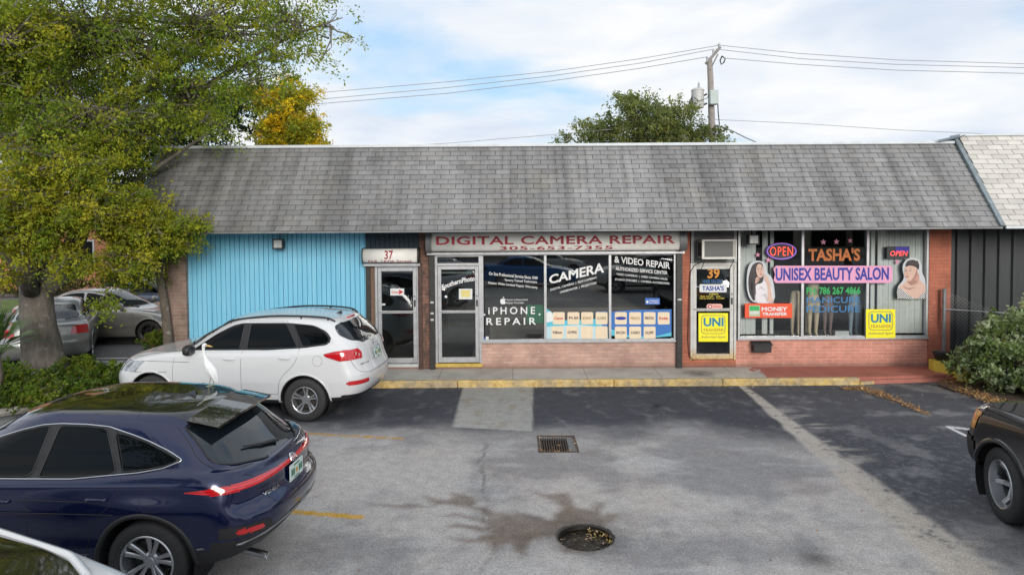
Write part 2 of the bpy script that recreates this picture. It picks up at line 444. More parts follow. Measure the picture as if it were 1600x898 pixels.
# wet stain that runs out of the drain hole
ST = [G(*q) for q in [(866,838),(840,843),(822,862),(812,868),(800,862),(790,852),(770,866),(752,850),(722,846),(700,838),(742,840),(762,832),(700,826),(690,820),(716,818),(757,822),(740,812),(688,806),(700,801),(757,809),(735,797),(690,789),(640,793),(566,786),(620,784),(672,788),(655,772),(692,779),(712,768),(756,779),(742,790),(800,800),(808,796),(862,808),(875,792),(840,768),(885,770),(905,792),(925,795),(932,782),(948,786),(945,800),(972,796),(965,815),(948,818),(966,838),(930,862),(880,866)]]
sd_ = poly_sd(X+(fbm(X*5, Y*5, 3, 61)-.5)*.16, Y+(fbm(X*5+9, Y*5, 3, 62)-.5)*.16, ST)
st_ = (1-sst(sd_, -.10, .05))*(.40+.45*fbm(X*2.2, Y*2.2, 5, 63))
col = col*(1-st_[..., None]*np.array([.80, .90, .98]))
halo = np.exp(-((np.hypot((X-MHX), (Y-MHY))-MHR)/.16)**2)*.35
col = col*(1-halo[..., None])
# oil drips
for (a, b, r_, k) in ((1275, 872, .16, .6), (1027, 634, .10, .85), (1030, 660, .3, .12), (640, 640, .5, .3), (940, 700, .35, .15)):
    q = G(a, b); o_ = np.exp(-(np.hypot(X-q[0], (Y-q[1])*.9)+(n2-.5)*.1)**2/(r_**2))*k
    col = col*(1-o_[..., None])
# yellow stall stripes on the left, worn; white arrow remnant on the right; cracks
def stripe(a, b, w, c, wear):
    global col
    a = np.array(a); b = np.array(b); e = b-a; L = np.hypot(*e); e /= L
    t = (X-a[0])*e[0]+(Y-a[1])*e[1]; s = -(X-a[0])*e[1]+(Y-a[1])*e[0]
    m = (1-sst(np.abs(s)+(n3-.5)*.01, w/2-.01, w/2+.01))*sst(t, -.01, .02)*(1-sst(t, L-.03, L))*(1-wear*sst(n3*.6+n2*.4, .40, .58))
    col = col*(1-m[..., None]) + np.array(c)*m[..., None]
q0 = np.array(G(480, 677)); q1 = np.array(G(632, 685)); stripe(q0-(q1-q0)*2.2, q1, .09, (.50, .30, .08), .55)
q0 = np.array(G(470, 800)); q1 = np.array(G(571, 808)); stripe(q0-(q1-q0)*3.5, q1, .10, (.62, .36, .05), .15)
q0 = np.array([-6.2, -10.05]); stripe(q0, q0+np.array([4.6, -.65]), .10, (.62, .36, .05), .2)
q0 = np.array(G(1478, 666)); q1 = np.array(G(1530, 672)); stripe(q0, q1, .09, (.7, .7, .7), .1)
q0 = np.array(G(1483, 667)); q1 = np.array(G(1512, 682)); stripe(q0, q1, .07, (.7, .7, .7), .1)
for k, pts in enumerate([[(757, 692), (752, 740), (760, 790), (757, 818), (764, 850), (752, 898)], [(764, 690), (748, 722), (757, 760)], [(560, 700), (700, 760), (742, 752)], [(1140, 790), (1250, 860), (1330, 898)], [(1000, 700), (1100, 735), (1230, 728)]]):
    P = [np.array(G(*q)) for q in pts]; m = np.zeros_like(X)
    for a, b in zip(P[:-1], P[1:]):
        e = b-a; L = np.hypot(*e); e /= L; ox = X+(n2-.5)*.22; oy = Y+wy*.15
        t = (ox-a[0])*e[0]+(oy-a[1])*e[1]; s = -(ox-a[0])*e[1]+(oy-a[1])*e[0]
        m = np.maximum(m, (1-sst(np.abs(s), .004, .022))*((t > 0) & (t < L)))
    col = col*(1-m[..., None]*(.30 if k < 2 else .14))
col = col*(.93+.14*n3[..., None])
# street and side lot beyond the shop: ordinary grey asphalt with worn lane
far = sst(Y, -.6, .2)[..., None]
col = col*(1-far) + (np.array([.16, .16, .165])*(.8+.4*fbm(X*.5, Y*.5, 4, 71)[..., None]))*far
Z = np.zeros_like(X); rho = np.hypot(X-MHX, Y-MHY)
rag = MHR + .012*(fbm(np.arctan2(Y-MHY, X-MHX)*4+20, X*0, 3, 5)-.5)*2; near = np.abs(rho-rag) < .0185
Z[(rho < rag) & ~near] = -.10
X = np.where(near, MHX+(X-MHX)*rag/np.maximum(rho, 1e-3), X); Y = np.where(near, MHY+(Y-MHY)*rag/np.maximum(rho, 1e-3), Y)
GR = [G(841, 681), G(897, 681), G(903, 706), G(842, 706)]
gs = poly_sd(X, Y, GR); Z[gs < -.02] = -.05
V = np.stack([X.ravel(), Y.ravel(), Z.ravel()], 1)
ny_, nx_ = X.shape; I = np.arange(ny_*nx_).reshape(ny_, nx_)
Fq = np.stack([I[:-1, :-1].ravel(), I[:-1, 1:].ravel(), I[1:, 1:].ravel(), I[1:, :-1].ravel()], 1)
t = NT('asphalt')
base = t.attr('tone')
fine = t.noise(38, 6, .78); spk = t.noise(115, 3, .65); blot = t.noise(7, 6, .65)
c_ = t.mix(1.0, base, t.ramp(fine, [(.32, .60), (.68, 1.38)]), 'MULTIPLY')
c_ = t.mix(1.0, c_, t.ramp(blot, [(.3, .84), (.7, 1.14)]), 'MULTIPLY')
c_ = t.mix(1.0, c_, t.ramp(spk, [(.34, .45), (.45, .94), (.57, 1.03), (.67, 1.8)]), 'MULTIPLY')
t.set(Base_Color=c_, Roughness=.88, Specular_IOR_Level=.35)
t.bump(t.math('ADD', t.noise(110, 4, .7), t.math('MULTIPLY', blot, .6)), .7, .015)
C4 = np.concatenate([np.clip(col, .01, .9).reshape(-1, 3), np.ones((col.shape[0]*col.shape[1], 1))], 1)
setp(mesh_obj('parking_lot', V, Fq, t.m, smooth=False, attrs={'tone': ('POINT', C4)}), kind='structure')

# sidewalk, kerb
def noisy(name, stops_fn, **k): pass
t = NT('sidewalk_concrete')
n = t.noise(2.2, 6, .6); g = t.noise(40, 5, .7)
sx = t.n('ShaderNodeSeparateXYZ'); t.l(t.tc.outputs['Object'], sx.inputs[0])
base = t.ramp(n, [(.3, (.38, .36, .33)), (.6, (.53, .505, .46)), (.75, (.60, .575, .53))])
redm = t.math('GREATER_THAN', t.math('ADD', sx.outputs[0], t.math('MULTIPLY', t.noise(5, 4, .6), .9)), 5.5)
redc = t.ramp(n, [(.3, (.33, .115, .085)), (.7, (.44, .165, .125))])
c_ = t.mix(redm, base, redc)
# black grime by the salon door
dx = t.math('MULTIPLY', t.math('SUBTRACT', sx.outputs[0], 3.85), 1.9); dy = t.math('ADD', sx.outputs[1], .55)
dd = t.math('ADD', t.math('POWER', t.math('MULTIPLY', dx, dx), 1.0), t.math('MULTIPLY', t.math('MULTIPLY', dy, dy), 3.0))
gm = t.ramp(t.math('ADD', dd, t.math('MULTIPLY', t.noise(8, 5, .7), .9)), [(.35, .85), (.95, 0.0)])
c_ = t.mix(gm, c_, (.07, .065, .06))
# joints every 1.5 m
jx = t.math('PINGPONG', t.math('ADD', sx.outputs[0], 30.0), .75)
c_ = t.mix(t.math('MULTIPLY', t.math('LESS_THAN', jx, .008), .6), c_, (.1, .09, .08))
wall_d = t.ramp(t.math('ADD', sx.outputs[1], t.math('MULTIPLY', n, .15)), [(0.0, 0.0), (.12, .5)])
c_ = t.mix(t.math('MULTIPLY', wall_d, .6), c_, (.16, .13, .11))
c_ = t.mix(1.0, c_, t.ramp(g, [(.3, .86), (.7, 1.12)]), 'MULTIPLY')
t.set(Base_Color=c_, Roughness=.85); t.bump(g, .25, .006)
XL, XK = FY(297, 577)[0], G(1342, 600)[0]
XR9 = 9.05
mb = MB(); mb.prism([(XL, -.96), (XK, -.96), (XR9, -.80), (XR9, 0.3), (XL, 0.3)], -.05, .125, 'z')
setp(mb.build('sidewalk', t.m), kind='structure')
t = NT('kerb_yellow')
n = t.noise(9, 6, .7); n2_ = t.noise(2.0, 6, .6, dist=.5)
c_ = t.ramp(n, [(.30, (.36, .22, .07)), (.5, (.64, .45, .16)), (.72, (.72, .58, .32))])
wear = t.ramp(n2_, [(.43, 0.0), (.58, .95)])
c_ = t.mix(t.math('MULTIPLY', wear, .75), c_, t.ramp(n, [(.3, (.20, .18, .15)), (.7, (.42, .36, .27))]))
t.set(Base_Color=c_, Roughness=.75); t.bump(n, .5, .01)
M_KERB = t.m
mb = MB()
xs = np.arange(XL-.4, XK, .25)
for a, b in zip(xs[:-1], xs[1:]): pass
segs = [XL-.4, -4.2, -1.1, 2.0, 4.15, XK]
for a, b in zip(segs[:-1], segs[1:]): mb.box(a+.004, -1.10, -.05, b-.004, -.963, .133, .018)
mb.prism([(XK+.004, -1.095), (XK+.35, -1.02), (XK+.35, -.9), (XK+.004, -.963)], -.05, .06, 'z')
setp(mb.build('kerb', M_KERB), kind='structure')
M_REDP = pm('red_paint', (.40, .15, .115), .8, .15, 4, bump=.2, dirt=.2)
mb = MB(); mb.prism([(XK+.004, -1.00), (XK+.3, -1.03), (9.0, -.86), (9.0, -.82), (XK+.004, -.965)], -.05, .075, 'z')
setp(mb.build('ramp', M_REDP), kind='structure')

# planting bed on the left with low kerb, soil on the right bed
M_SOIL = pm('soil', (.085, .06, .042), .95, .45, 14, bump=.9, bscale=40)
M_CONC = pm('concrete', (.30, .29, .27), .85, .25, 5, bump=.4, dirt=.4)
mb = MB(); mb.prism([(-16, -3.4), (-9.0, -3.0), (-7.1, -1.25), (-6.95, .0), (-6.95, 2.0), (-7.9, 1.9), (-9.6, -.05), (-16, -1.1)], -.04, .09, 'z')
setp(mb.build('planting_bed', M_SOIL), kind='structure')
mb = MB(); kk = [(-16, -1.1), (-9.6, -.05), (-7.9, 1.9), (-6.95, 2.0)]
for a, b in zip(kk[:-1], kk[1:]):
    mb.tube([(a[0], a[1], .06), (b[0], b[1], .06)], .09, 6)
kk = [(-16, -3.4), (-9.0, -3.0), (-7.1, -1.25), (-6.9, -.3)]
for a, b in zip(kk[:-1], kk[1:]): mb.tube([(a[0], a[1], .06), (b[0], b[1], .06)], .09, 6)
setp(mb.build('bed_kerb', M_CONC), kind='structure')
mb = MB(); mb.prism([(8.35, -1.7), (9.1, -2.9), (14, -4.4), (20, -5), (20, -.05), (9.42, -.05), (9.2, -1.0), (8.3, -1.25)], -.03, .05, 'z')
setp(mb.build('planting_bed', M_SOIL), kind='structure')
# verge of grass and far ground behind on the left
M_GRASS = pm('lawn', (.12, .17, .04), .9, .45, 3, bump=.8, bscale=60)
mb = MB(); mb.box(-60, 9.5, -.02, -8.9, 14.0, .03)
setp(mb.build('grass_verge', M_GRASS), kind='structure')
M_ROADW = pm('road_white', (.62, .62, .60), .8, .2, 8)
mb = MB()
for yy in (1.95, 1.55): mb.quad((-20, yy-.35, .004), (-8.3, yy, .004), (-8.3, yy+.09, .004), (-20, yy-.26, .004))
setp(mb.build('side_lot_lines', M_ROADW), kind='structure')
mb = MB(); mb.box(-60, 8.9, -.02, -8.9, 9.35, .12, .02)
setp(mb.build('far_kerb', M_CONC), kind='structure')
# ------------------------------------------------------------------ shop building
def brick_mat(name, c1, c2, mortar, bw=.235, bh=.072, paint=0.0, stain=.35, msize=.010, dark=None, strength=.6, splash=0.0):
    t = NT(name)
    s = t.n('ShaderNodeSeparateXYZ'); t.l(t.tc.outputs['Object'], s.inputs[0])
    cb = t.n('ShaderNodeCombineXYZ'); t.l(t.math('ADD', s.outputs[0], s.outputs[1]), cb.inputs[0]); t.l(s.outputs[2], cb.inputs[1])
    b = t.n('ShaderNodeTexBrick'); t.l(cb.outputs[0], b.inputs[0])
    b.inputs['Scale'].default_value = 1; b.inputs['Brick Width'].default_value = bw; b.inputs['Row Height'].default_value = bh
    b.inputs['Mortar Size'].default_value = msize; b.inputs['Mortar Smooth'].default_value = .3; b.inputs['Bias'].default_value = 0
    b.inputs['Color1'].default_value = (*c1, 1); b.inputs['Color2'].default_value = (*c2, 1); b.inputs['Mortar'].default_value = (*mortar, 1)
    c_ = b.outputs[0]
    if stain: c_ = t.mix(1.0, c_, t.ramp(t.noise(2.6, 6, .65), [(.3, 1-stain), (.65, 1.1)]), 'MULTIPLY')
    if splash:
        m = t.ramp(t.noise(9, 5, .7, dist=.6), [(.64, 0.0), (.70, 1.0)])
        c_ = t.mix(t.math('MULTIPLY', m, splash), c_, (.62, .56, .52))
        low = t.ramp(t.math('ADD', s.outputs[2], t.math('MULTIPLY', t.noise(6, 4, .6), .10)), [(.20, .65), (.30, 0.0)])
        c_ = t.mix(low, c_, (.16, .10, .075))
    if dark is not None:
        m = t.ramp(t.noise(3.2, 6, .7, dist=1.0), [(.42, 0.0), (.58, 1.0)])
        c_ = t.mix(t.math('MULTIPLY', m, .8), c_, dark)
    t.set(Base_Color=c_, Roughness=.8)
    t.bump(t.math('ADD', t.math('MULTIPLY', b.outputs['Fac'], -1.0), t.math('MULTIPLY', t.noise(60, 4, .7), .35)), strength, .008)
    return t.m
M_BRK_PINK = brick_mat('pink_brick', (.60, .375, .30), (.50, .29, .235), (.46, .34, .29), splash=.75, stain=.3)
M_BRK_OR = brick_mat('orange_brick', (.50, .165, .10), (.45, .145, .085), (.40, .14, .09), stain=.35, splash=.35)
M_BRK_OR2 = brick_mat('salon_brick', (.64, .29, .22), (.56, .24, .18), (.68, .40, .32), stain=.25, splash=.3, msize=.008)
M_BRK_OLD = brick_mat('old_brick', (.33, .215, .175), (.27, .16, .125), (.30, .26, .23), stain=.4)
M_BRK_DK = brick_mat('stained_brick', (.25, .12, .085), (.20, .09, .065), (.17, .10, .08), stain=.5, dark=(.02, .017, .015))
M_BRK_PIER = brick_mat('pier_brick', (.34, .17, .12), (.27, .13, .095), (.22, .13, .10), stain=.5, dark=(.06, .05, .045))
# blue boards
t = NT('blue_boards')
s = t.n('ShaderNodeSeparateXYZ'); t.l(t.tc.outputs['Object'], s.inputs[0])
cell = t.math('FLOOR', t.math('DIVIDE', s.outputs[0], .102))
wnn = t.n('ShaderNodeTexWhiteNoise', noise_dimensions='1D'); t.l(cell, wnn.inputs['W'])
n = t.noise(1.0, 5, .6, vec=t.co(scale=(3.0, 1, .5)))
c_ = t.ramp(n, [(.25, (.17, .50, .71)), (.5, (.21, .56, .77)), (.75, (.27, .62, .81))])
c_ = t.mix(t.math('MULTIPLY', wnn.outputs[0], .22), c_, (.10, .40, .63))
drip = t.ramp(t.noise(1.0, 6, .7, vec=t.co(scale=(16, 1, .6))), [(.56, 0.0), (.74, .55)])
c_ = t.mix(drip, c_, (.07, .30, .50))
low = t.ramp(t.math('ADD', s.outputs[2], t.math('MULTIPLY', n, .5)), [(.35, .45), (.75, 0.0)])
c_ = t.mix(low, c_, (.12, .22, .27)); sp_ = t.ramp(t.noise(3.2, 6, .7, dist=.5), [(.60, 0.0), (.75, .4)]); c_ = t.mix(sp_, c_, (.30, .60, .78))
t.set(Base_Color=c_, Roughness=.6); t.bump(t.noise(30, 5, .7, vec=t.co(scale=(4, 1, .4))), .25, .006)
M_BLUE = t.m
M_BLUE_SHADE = pm('shaded_blue_boards', (.022, .045, .065), .7, .3, 4, bump=.2, dirt=.4)  # board blue darkened by stain and by painted-in shade of the shutter housing
M_GROOVE = pm('groove_shadow_gap', (.03, .10, .16), .9, .2, 9)
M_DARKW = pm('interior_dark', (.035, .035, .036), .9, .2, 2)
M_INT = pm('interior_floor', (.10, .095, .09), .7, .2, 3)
M_SOFF = pm('soffit_paint', (.42, .44, .44), .7, .1, 3, dirt=.3)
M_PALE = pm('pale_panel', (.50, .52, .51), .6, .08, 3, bump=.1, dirt=.3)
M_STUCCO = pm('stucco', (.42, .40, .37), .9, .15, 3, bump=.5)
EAVE = 3.115
ZB = .125
bld = thing('shop_building', 'low shop building with grey shingle mansard roof, blue board wall and two glazed storefronts', 'building', (1.2, 4, 0))
x = lambda p, py=450, y=0.0: FY(p, py, y)[0]
zf = lambda py, px=900, y=0.0: FY(px, py, y)[1]
XB0, XB1 = x(293), x(572)
# shell (back, sides, flat top, floor)
XE = 9.42
mb = MB()
mb.box(XB0-.30, .25, 0, XB0-.12, 12, 4.3); mb.box(XB0-.12, 11.8, 0, XE, 12, 4.3); mb.box(XB0-.12, .3, 4.15, XE, 11.8, 4.3)
mb.build('side_wall', M_STUCCO, bld)
mb = MB(); mb.box(XB0-.1, .21, .1, XE-.02, 11.7, .22); mb.build('floor_slab', M_INT, bld)
mb = MB()
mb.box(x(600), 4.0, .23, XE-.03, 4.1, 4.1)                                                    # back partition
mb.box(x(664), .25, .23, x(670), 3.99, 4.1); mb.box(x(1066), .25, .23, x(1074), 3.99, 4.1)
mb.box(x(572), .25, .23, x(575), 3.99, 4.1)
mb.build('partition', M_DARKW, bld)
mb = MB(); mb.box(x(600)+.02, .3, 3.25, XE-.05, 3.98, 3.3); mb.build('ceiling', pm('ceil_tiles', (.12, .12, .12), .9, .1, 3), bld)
# blue board wall: separate boards with real gaps
mb = MB()
xx = XB0; k = 0
while xx < XB1-.01:
    w_ = min(.102, XB1-xx)
    mb.box(xx+.0045, .0 + random.uniform(-.002, .002), ZB, xx+w_-.0045, .05, 3.2, .004); xx += .102
mb.build('board_wall', M_BLUE, bld)
mb = MB(); mb.box(XB0, .035, ZB, XB1, .2, 3.2); mb.build('board_backing', M_GROOVE, bld)
# brick pillar at the left end
mb = MB(); mb.box(x(262), -.10, 0.05, x(294.5), .25, 3.2); mb.build('brick_pillar', M_BRK_OLD, bld)
# boards above door 37, in the blue with shade and stain mixed in
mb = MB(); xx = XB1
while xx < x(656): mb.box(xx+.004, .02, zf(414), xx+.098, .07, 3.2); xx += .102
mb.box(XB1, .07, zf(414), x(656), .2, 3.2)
mb.build('board_panel', M_BLUE_SHADE, bld)
# narrow side strip left of door 37 and brick pier between the two shop doors
M_STRIPD = pm('dark_steel', (.04, .038, .036), .5, .3, 12, metal=.3, bump=.2)
mb = MB(); mb.box(XB1, -.03, ZB, x(579), .15, zf(410)); mb.build('shutter_guide', M_STRIPD, bld)
mb = MB(); mb.box(x(579)+.002, .0, ZB, x(586), .15, zf(410)); mb.build('wood_post', pm('brown_wood', (.16, .10, .07), .7, .2, 20), bld)
mb = MB(); mb.box(x(655), .005, ZB, x(671), .22, 3.2); mb.build('brick_pier', M_BRK_PIER, bld)
mb = MB(); mb.box(x(655)-.02, -.05, ZB, x(660), .003, zf(409)); mb.build('shutter_guide', pm('brown_rusty_steel', (.085, .05, .04), .6, .4, 14, metal=.3), bld)
def guide(pxa, pxb, label=None, white_at=()):
    mb = MB(); xa, xb = x(pxa), x(pxb)
    mb.box(xa, -.075, ZB+.01, xb, .02, zf(396)); mb.box(xa+.025, -.078, ZB+.01, xb-.025, -.076, zf(396))
    g = mb.build('shutter_guide', M_STRIPD, bld)
    mb = MB()
    for py in white_at: z_ = zf(py); mb.box(xa+.02, -.086, z_-.022, xb-.02, -.0785, z_+.018)
    if white_at: mb.build('latch', pm('worn_white', (.5, .5, .49), .6, .4, 60), g)
guide(671.5, 679.5, white_at=(470, 487, 497)); guide(1056, 1065, white_at=(468,))
mb = MB(); mb.box(x(1065), .0, ZB, x(1078), .22, 3.2); mb.build('brick_pier', M_BRK_OR, bld)
# brick bulkheads under the windows
zsill = zf(533)
mb = MB(); mb.box(x(752), .0, .02, x(1056), .22, zsill-.03); mb.build('brick_wall', M_BRK_PINK, bld)
zsill2 = zf(531)
mb = MB(); mb.box(x(1150), .0, .02, x(1450), .22, zsill2-.03); mb.build('brick_wall', M_BRK_OR2, bld)
mb = MB(); mb.box(x(1450), -.03, .02, x(1484), .25, 3.2); mb.build('brick_pillar', M_BRK_OR, bld)
mb = MB(); mb.box(x(586), .0, .02, x(655)-.02, .15, zf(571)); mb.box(x(680), .0, .02, x(752)-.003, .15, zf(572)); mb.build('brick_wall', M_BRK_PINK, bld)
mb = MB(); mb.box(x(1078)+.002, .0, .02, x(1150)-.003, .15, zf(563)); mb.build('brick_wall', M_BRK_OR, bld)
mb = MB(); mb.box(x(677), -.025, zf(572), x(753), .16, zf(566)-.005, .008); mb.build('door_step', pm('yellow_paint', (.60, .42, .10), .7, .2, 12, dirt=.5), bld)
mb = MB(); mb.box(x(587), -.02, zf(571.5), x(653), .16, zf(566.5), .006); mb.build('door_step', M_ALUW, bld)
# wall over the storefronts behind the shutter boxes
mb = MB(); mb.box(x(671)+.002, .03, zf(395), x(1056), .2, 3.2); mb.build('head_wall', M_STRIPD, bld)

def storefront_window(pa, pb, pt, pbm, mullions, fw=.05, mat=M_ALU, glass=True):
    xa, xb, za, zb = x(pa), x(pb), zf(pbm), zf(pt)
    win = MB()
    win.box(xa, -.02, zb-fw, xb, .08, zb); win.box(xa, -.02, za, xb, .08, za+fw*.8)
    win.box(xa, -.018, za+fw*.8+.001, xa+fw, .078, zb-fw-.001); win.box(xb-fw, -.018, za+fw*.8+.001, xb, .078, zb-fw-.001)
    f = win.build('window', mat, bld)
    for m in mullions:
        q = MB(); xm = x(m); q.box(xm-.026, -.022, za+fw*.8+.002, xm+.026, .076, zb-fw-.002); q.build('mullion', mat, f)
    edges = [xa+fw] + [x(m) for m in mullions] + [xb-fw]
    for a, b in zip(edges[:-1], edges[1:]):
        q = MB(); q.quad((a+.02, .034, za+.02), (b-.02, .034, za+.02), (b-.02, .034, zb-.03), (a+.02, .034, zb-.03))
        q.build('pane', M_PANE, f)
    sl_ = MB(); sl_.box(xa-.02, -.05, za-.035, xb+.02, .09, za-.001, .006); sl_.build('sill', mat, f)
    return f
W1 = storefront_window(752, 1056, 395, 532, [852, 953], .045)
W2 = storefront_window(1153, 1450, 359, 530, [1253.5, 1355], .045)

def glazed_door(pa, pb, pt, pbm, barpy, stile=.075, outer=.05, mat=M_ALU, label=None, transom=None, name='door', leftjamb=0):
    xa, xb, za, zb = x(pa), x(pb), zf(pbm), zf(pt)
    fr = MB()
    ztop = zb if transom is None else zf(transom)
    fr.box(xa, -.03, za, xa+outer, .09, ztop); fr.box(xb-outer, -.03, za, xb, .09, ztop)
    fr.box(xa+outer+.001, -.028, ztop-outer, xb-outer-.001, .088, ztop)
    if transom is not None: fr.box(xa+outer+.001, -.028, zb-.02, xb-outer-.001, .088, zb+.03)
    f = fr.build('door_frame', mat, bld)
    if transom is not None:
        q = MB(); q.quad((xa+outer, .03, zb+.03), (xb-outer, .03, zb+.03), (xb-outer, .03, ztop-outer), (xa+outer, .03, ztop-outer)); q.build('pane', M_PANE, f)
    d = MB(); a, b, lo, hi = xa+outer+.006, xb-outer-.006, za+.012, (zb-.03 if transom is not None else zb-outer-.006)
    zbar = zf(barpy)
    d.box(a, -.015, lo, a+stile, .05, hi, .004); d.box(b-stile, -.015, lo, b, .05, hi, .004)
    d.box(a+stile+.001, -.013, hi-stile, b-stile-.001, .048, hi, .003); d.box(a+stile+.001, -.013, lo, b-stile-.001, .048, lo+.11, .003)
    d.box(a+stile+.001, -.013, zbar-.022, b-stile-.001, .048, zbar+.022, .003)
    dr = d.build(name, mat, bld)
    if label: dr['label'] = label
    for (l, h) in ((lo+.11, zbar-.022), (zbar+.022, hi-stile)):
        q = MB(); q.quad((a+stile-.01, .02, l-.01), (b-stile+.01, .02, l-.01), (b-stile+.01, .02, h+.01), (a+stile-.01, .02, h+.01)); q.build('pane', M_PANE, dr)
    h = MB(); h.tube([(a+stile*.4, -.055, zbar+.03), (b-stile*.4, -.055, zbar+.03)], .012, 8)
    h.tube([(a+stile*.5, -.055, zbar+.03), (a+stile*.5, -.01, zbar+.03)], .01, 6); h.tube([(b-stile*.5, -.055, zbar+.03), (b-stile*.5, -.01, zbar+.03)], .01, 6)
    h.build('push_bar', M_ALUW, dr)
    lk = MB(); lk.box(b-stile*.75, -.024, zbar+.12, b-stile*.25, -.016, zbar+.26, .003); lk.lathe([(0.0, -.03), (.014, -.03), (.014, -.015)], (b-stile*.5, 0, zbar+.34), 'y', 12)
    lk.build('lock', M_STRIPD, dr)
    return dr, (a, b, lo, hi)
D37, _ = glazed_door(586.5, 655, 412, 566, 486, label='glass shop door under the number 37')
D35, _ = glazed_door(680, 752, 412, 565.5, 486, transom=396, label='glass shop door with an arched white name')
# salon door: frame stained yellow at the foot
t = NT('stained_frame')
s = t.n('ShaderNodeSeparateXYZ'); t.l(t.tc.outputs['Object'], s.inputs[0])
lowz = zf(566)
f_ = t.ramp(t.math('ADD', s.outputs[2], t.math('MULTIPLY', t.noise(5, 5, .7), .22)), [(lowz+.14, 1.0), (lowz+.46, 0.0)])
c_ = t.mix(f_, t.ramp(t.noise(8, 5, .6), [(.3, (.48, .48, .46)), (.7, (.60, .60, .58))]), t.ramp(t.noise(14, 4, .6), [(.35, (.42, .26, .10)), (.65, (.62, .44, .16))]))
t.set(Base_Color=c_, Roughness=.5, Metallic=.1); M_STAINF = t.m
D39, _ = glazed_door(1078.5, 1150, 412, 563, 485.5, mat=M_STAINF, label='glass shop door under the number 39')
# pale panel over the salon door around the air conditioner
mb = MB(); xa, xb = x(1080), x(1150)
mb.box(xa, .0, zf(411.5), xb, .12, zf(372)+.55); mb.build('transom_panel', pm('grey_panel', (.17, .175, .18), .6, .15, 4, dirt=.4), bld)
mb = MB(); mb.box(xa-.01, -.02, zf(411), xa+.05, -.002, 3.2); mb.box(xb-.05, -.02, zf(411), xb+.01, -.002, 3.2); mb.build('panel_trim', M_PALE, bld)
# head strip over the salon window
mb = MB(); mb.box(x(1150)+.002, .01, zf(358.5), x(1450)-.002, .2, 3.25); mb.build('head_wall', M_PALE, bld)

# ---- mansard roof of real shingles
def mansard(parent, x0, x1, y0, z0, y1, z1, tones, name, seed, exposure=17, tabw=.318, streak=True, xl1=None):
    rg = np.random.default_rng(seed)
    sl = np.array([0, y1-y0, z1-z0]); L = np.linalg.norm(sl); u = sl/L; nrm = np.array([0, -u[2], u[1]])
    ex = L/exposure; V = []; Fc = []; A = []
    for r_ in range(exposure+1):
        s0 = (r_-0)*ex - .012; s1 = min(s0+ex+.03, L)
        if s0 >= L: break
        xo = x0 - tabw + (.5*tabw if r_ % 2 else 0) + rg.uniform(-.012, .012)
        kx = 0
        while xo < x1:
            a, b = max(xo+.006, x0), min(xo+tabw-.006, x1)
            if b-a > .02:
                dz = rg.uniform(-.0035, .0035); ds = rg.uniform(-.004, .004)
                lift0, lift1 = .021+rg.uniform(-.002, .004), .003
                P = []
                for xx_, ss in ((a, s0+ds+dz), (b, s0+ds-dz), (b, s1), (a, s1)):
                    base_ = np.array([xx_, y0, z0]) + u*max(ss, -.012)
                    P.append(base_ + nrm*((lift0 if ss < s0+ex*.5 else lift1)))
                Q = [P[0]-nrm*lift0*.95, P[1]-nrm*lift0*.95]
                bI = len(V); V += P + Q
                Fc += [(bI, bI+1, bI+2, bI+3), (bI+4, bI+5, bI+1, bI), (bI+4, bI, bI+3, bI+3), (bI+1, bI+5, bI+2, bI+2)]
                tn = tones[rg.integers(len(tones))]*rg.uniform(.95, 1.05)
                if rg.random() < .02: tn = tn*.84
                A += [tn]*6
            xo += tabw; kx += 1
    Fc = [tuple(dict.fromkeys(q)) for q in Fc]
    A = np.array(A); A = np.concatenate([A, np.ones((len(A), 1))], 1)
    t = NT(name)
    base = t.attr('tone')
    g = t.noise(90, 4, .7)
    c_ = t.mix(1.0, base, t.ramp(g, [(.3, .8), (.7, 1.2)]), 'MULTIPLY')
    if streak:
        st1 = t.noise(1.0, 6, .62, vec=t.co(scale=(1.9, .16, .16))); st2 = t.noise(1.0, 6, .65, vec=t.co(scale=(6, .5, .5)))
        c_ = t.mix(1.0, c_, t.ramp(st1, [(.36, .66), (.48, .95), (.62, 1.22)]), 'MULTIPLY')
        c_ = t.mix(1.0, c_, t.ramp(st2, [(.35, .84), (.6, 1.06)]), 'MULTIPLY')
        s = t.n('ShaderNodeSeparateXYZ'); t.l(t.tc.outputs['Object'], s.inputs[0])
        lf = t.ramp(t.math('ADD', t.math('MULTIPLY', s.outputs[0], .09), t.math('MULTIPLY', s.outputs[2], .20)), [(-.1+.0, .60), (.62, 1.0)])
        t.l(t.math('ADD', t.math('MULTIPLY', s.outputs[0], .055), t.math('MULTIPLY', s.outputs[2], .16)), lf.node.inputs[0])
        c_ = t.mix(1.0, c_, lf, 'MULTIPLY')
        warm = t.ramp(t.noise(.9, 4, .6), [(.56, 0.0), (.7, .25)])
        c_ = t.mix(warm, c_, (.24, .215, .16))
    else:
        c_ = t.mix(1.0, c_, t.ramp(t.noise(2.2, 5, .6), [(.3, .88), (.7, 1.08)]), 'MULTIPLY')
    t.set(Base_Color=c_, Roughness=.9, Specular_IOR_Level=.25); t.bump(g, .4, .004)
    o = mesh_obj('shingles', np.array(V), Fc, t.m, parent, attrs={'tone': ('POINT', A)}); fixn(o.data)
    return o
RX0, RX1 = -7.5, 9.53
M_DECK = pm('roof_underlay', (.05, .05, .052), .95, .1, 5)
mb = MB()
mb.prism([(-1.2, EAVE), (.2, 4.87), (.2, EAVE)], RX0, RX1, 'x'); roof = mb.build('roof', M_DECK, bld)
ORG[roof.name] = ORG[bld.name]
sh = mansard(roof, RX0, RX1, -1.2, EAVE, .2, 4.87, [np.array(c) for c in ((.232, .230, .233), (.245, .243, .246), (.220, .219, .223), (.238, .234, .232), (.252, .251, .255))], 'grey_shingles', 4)
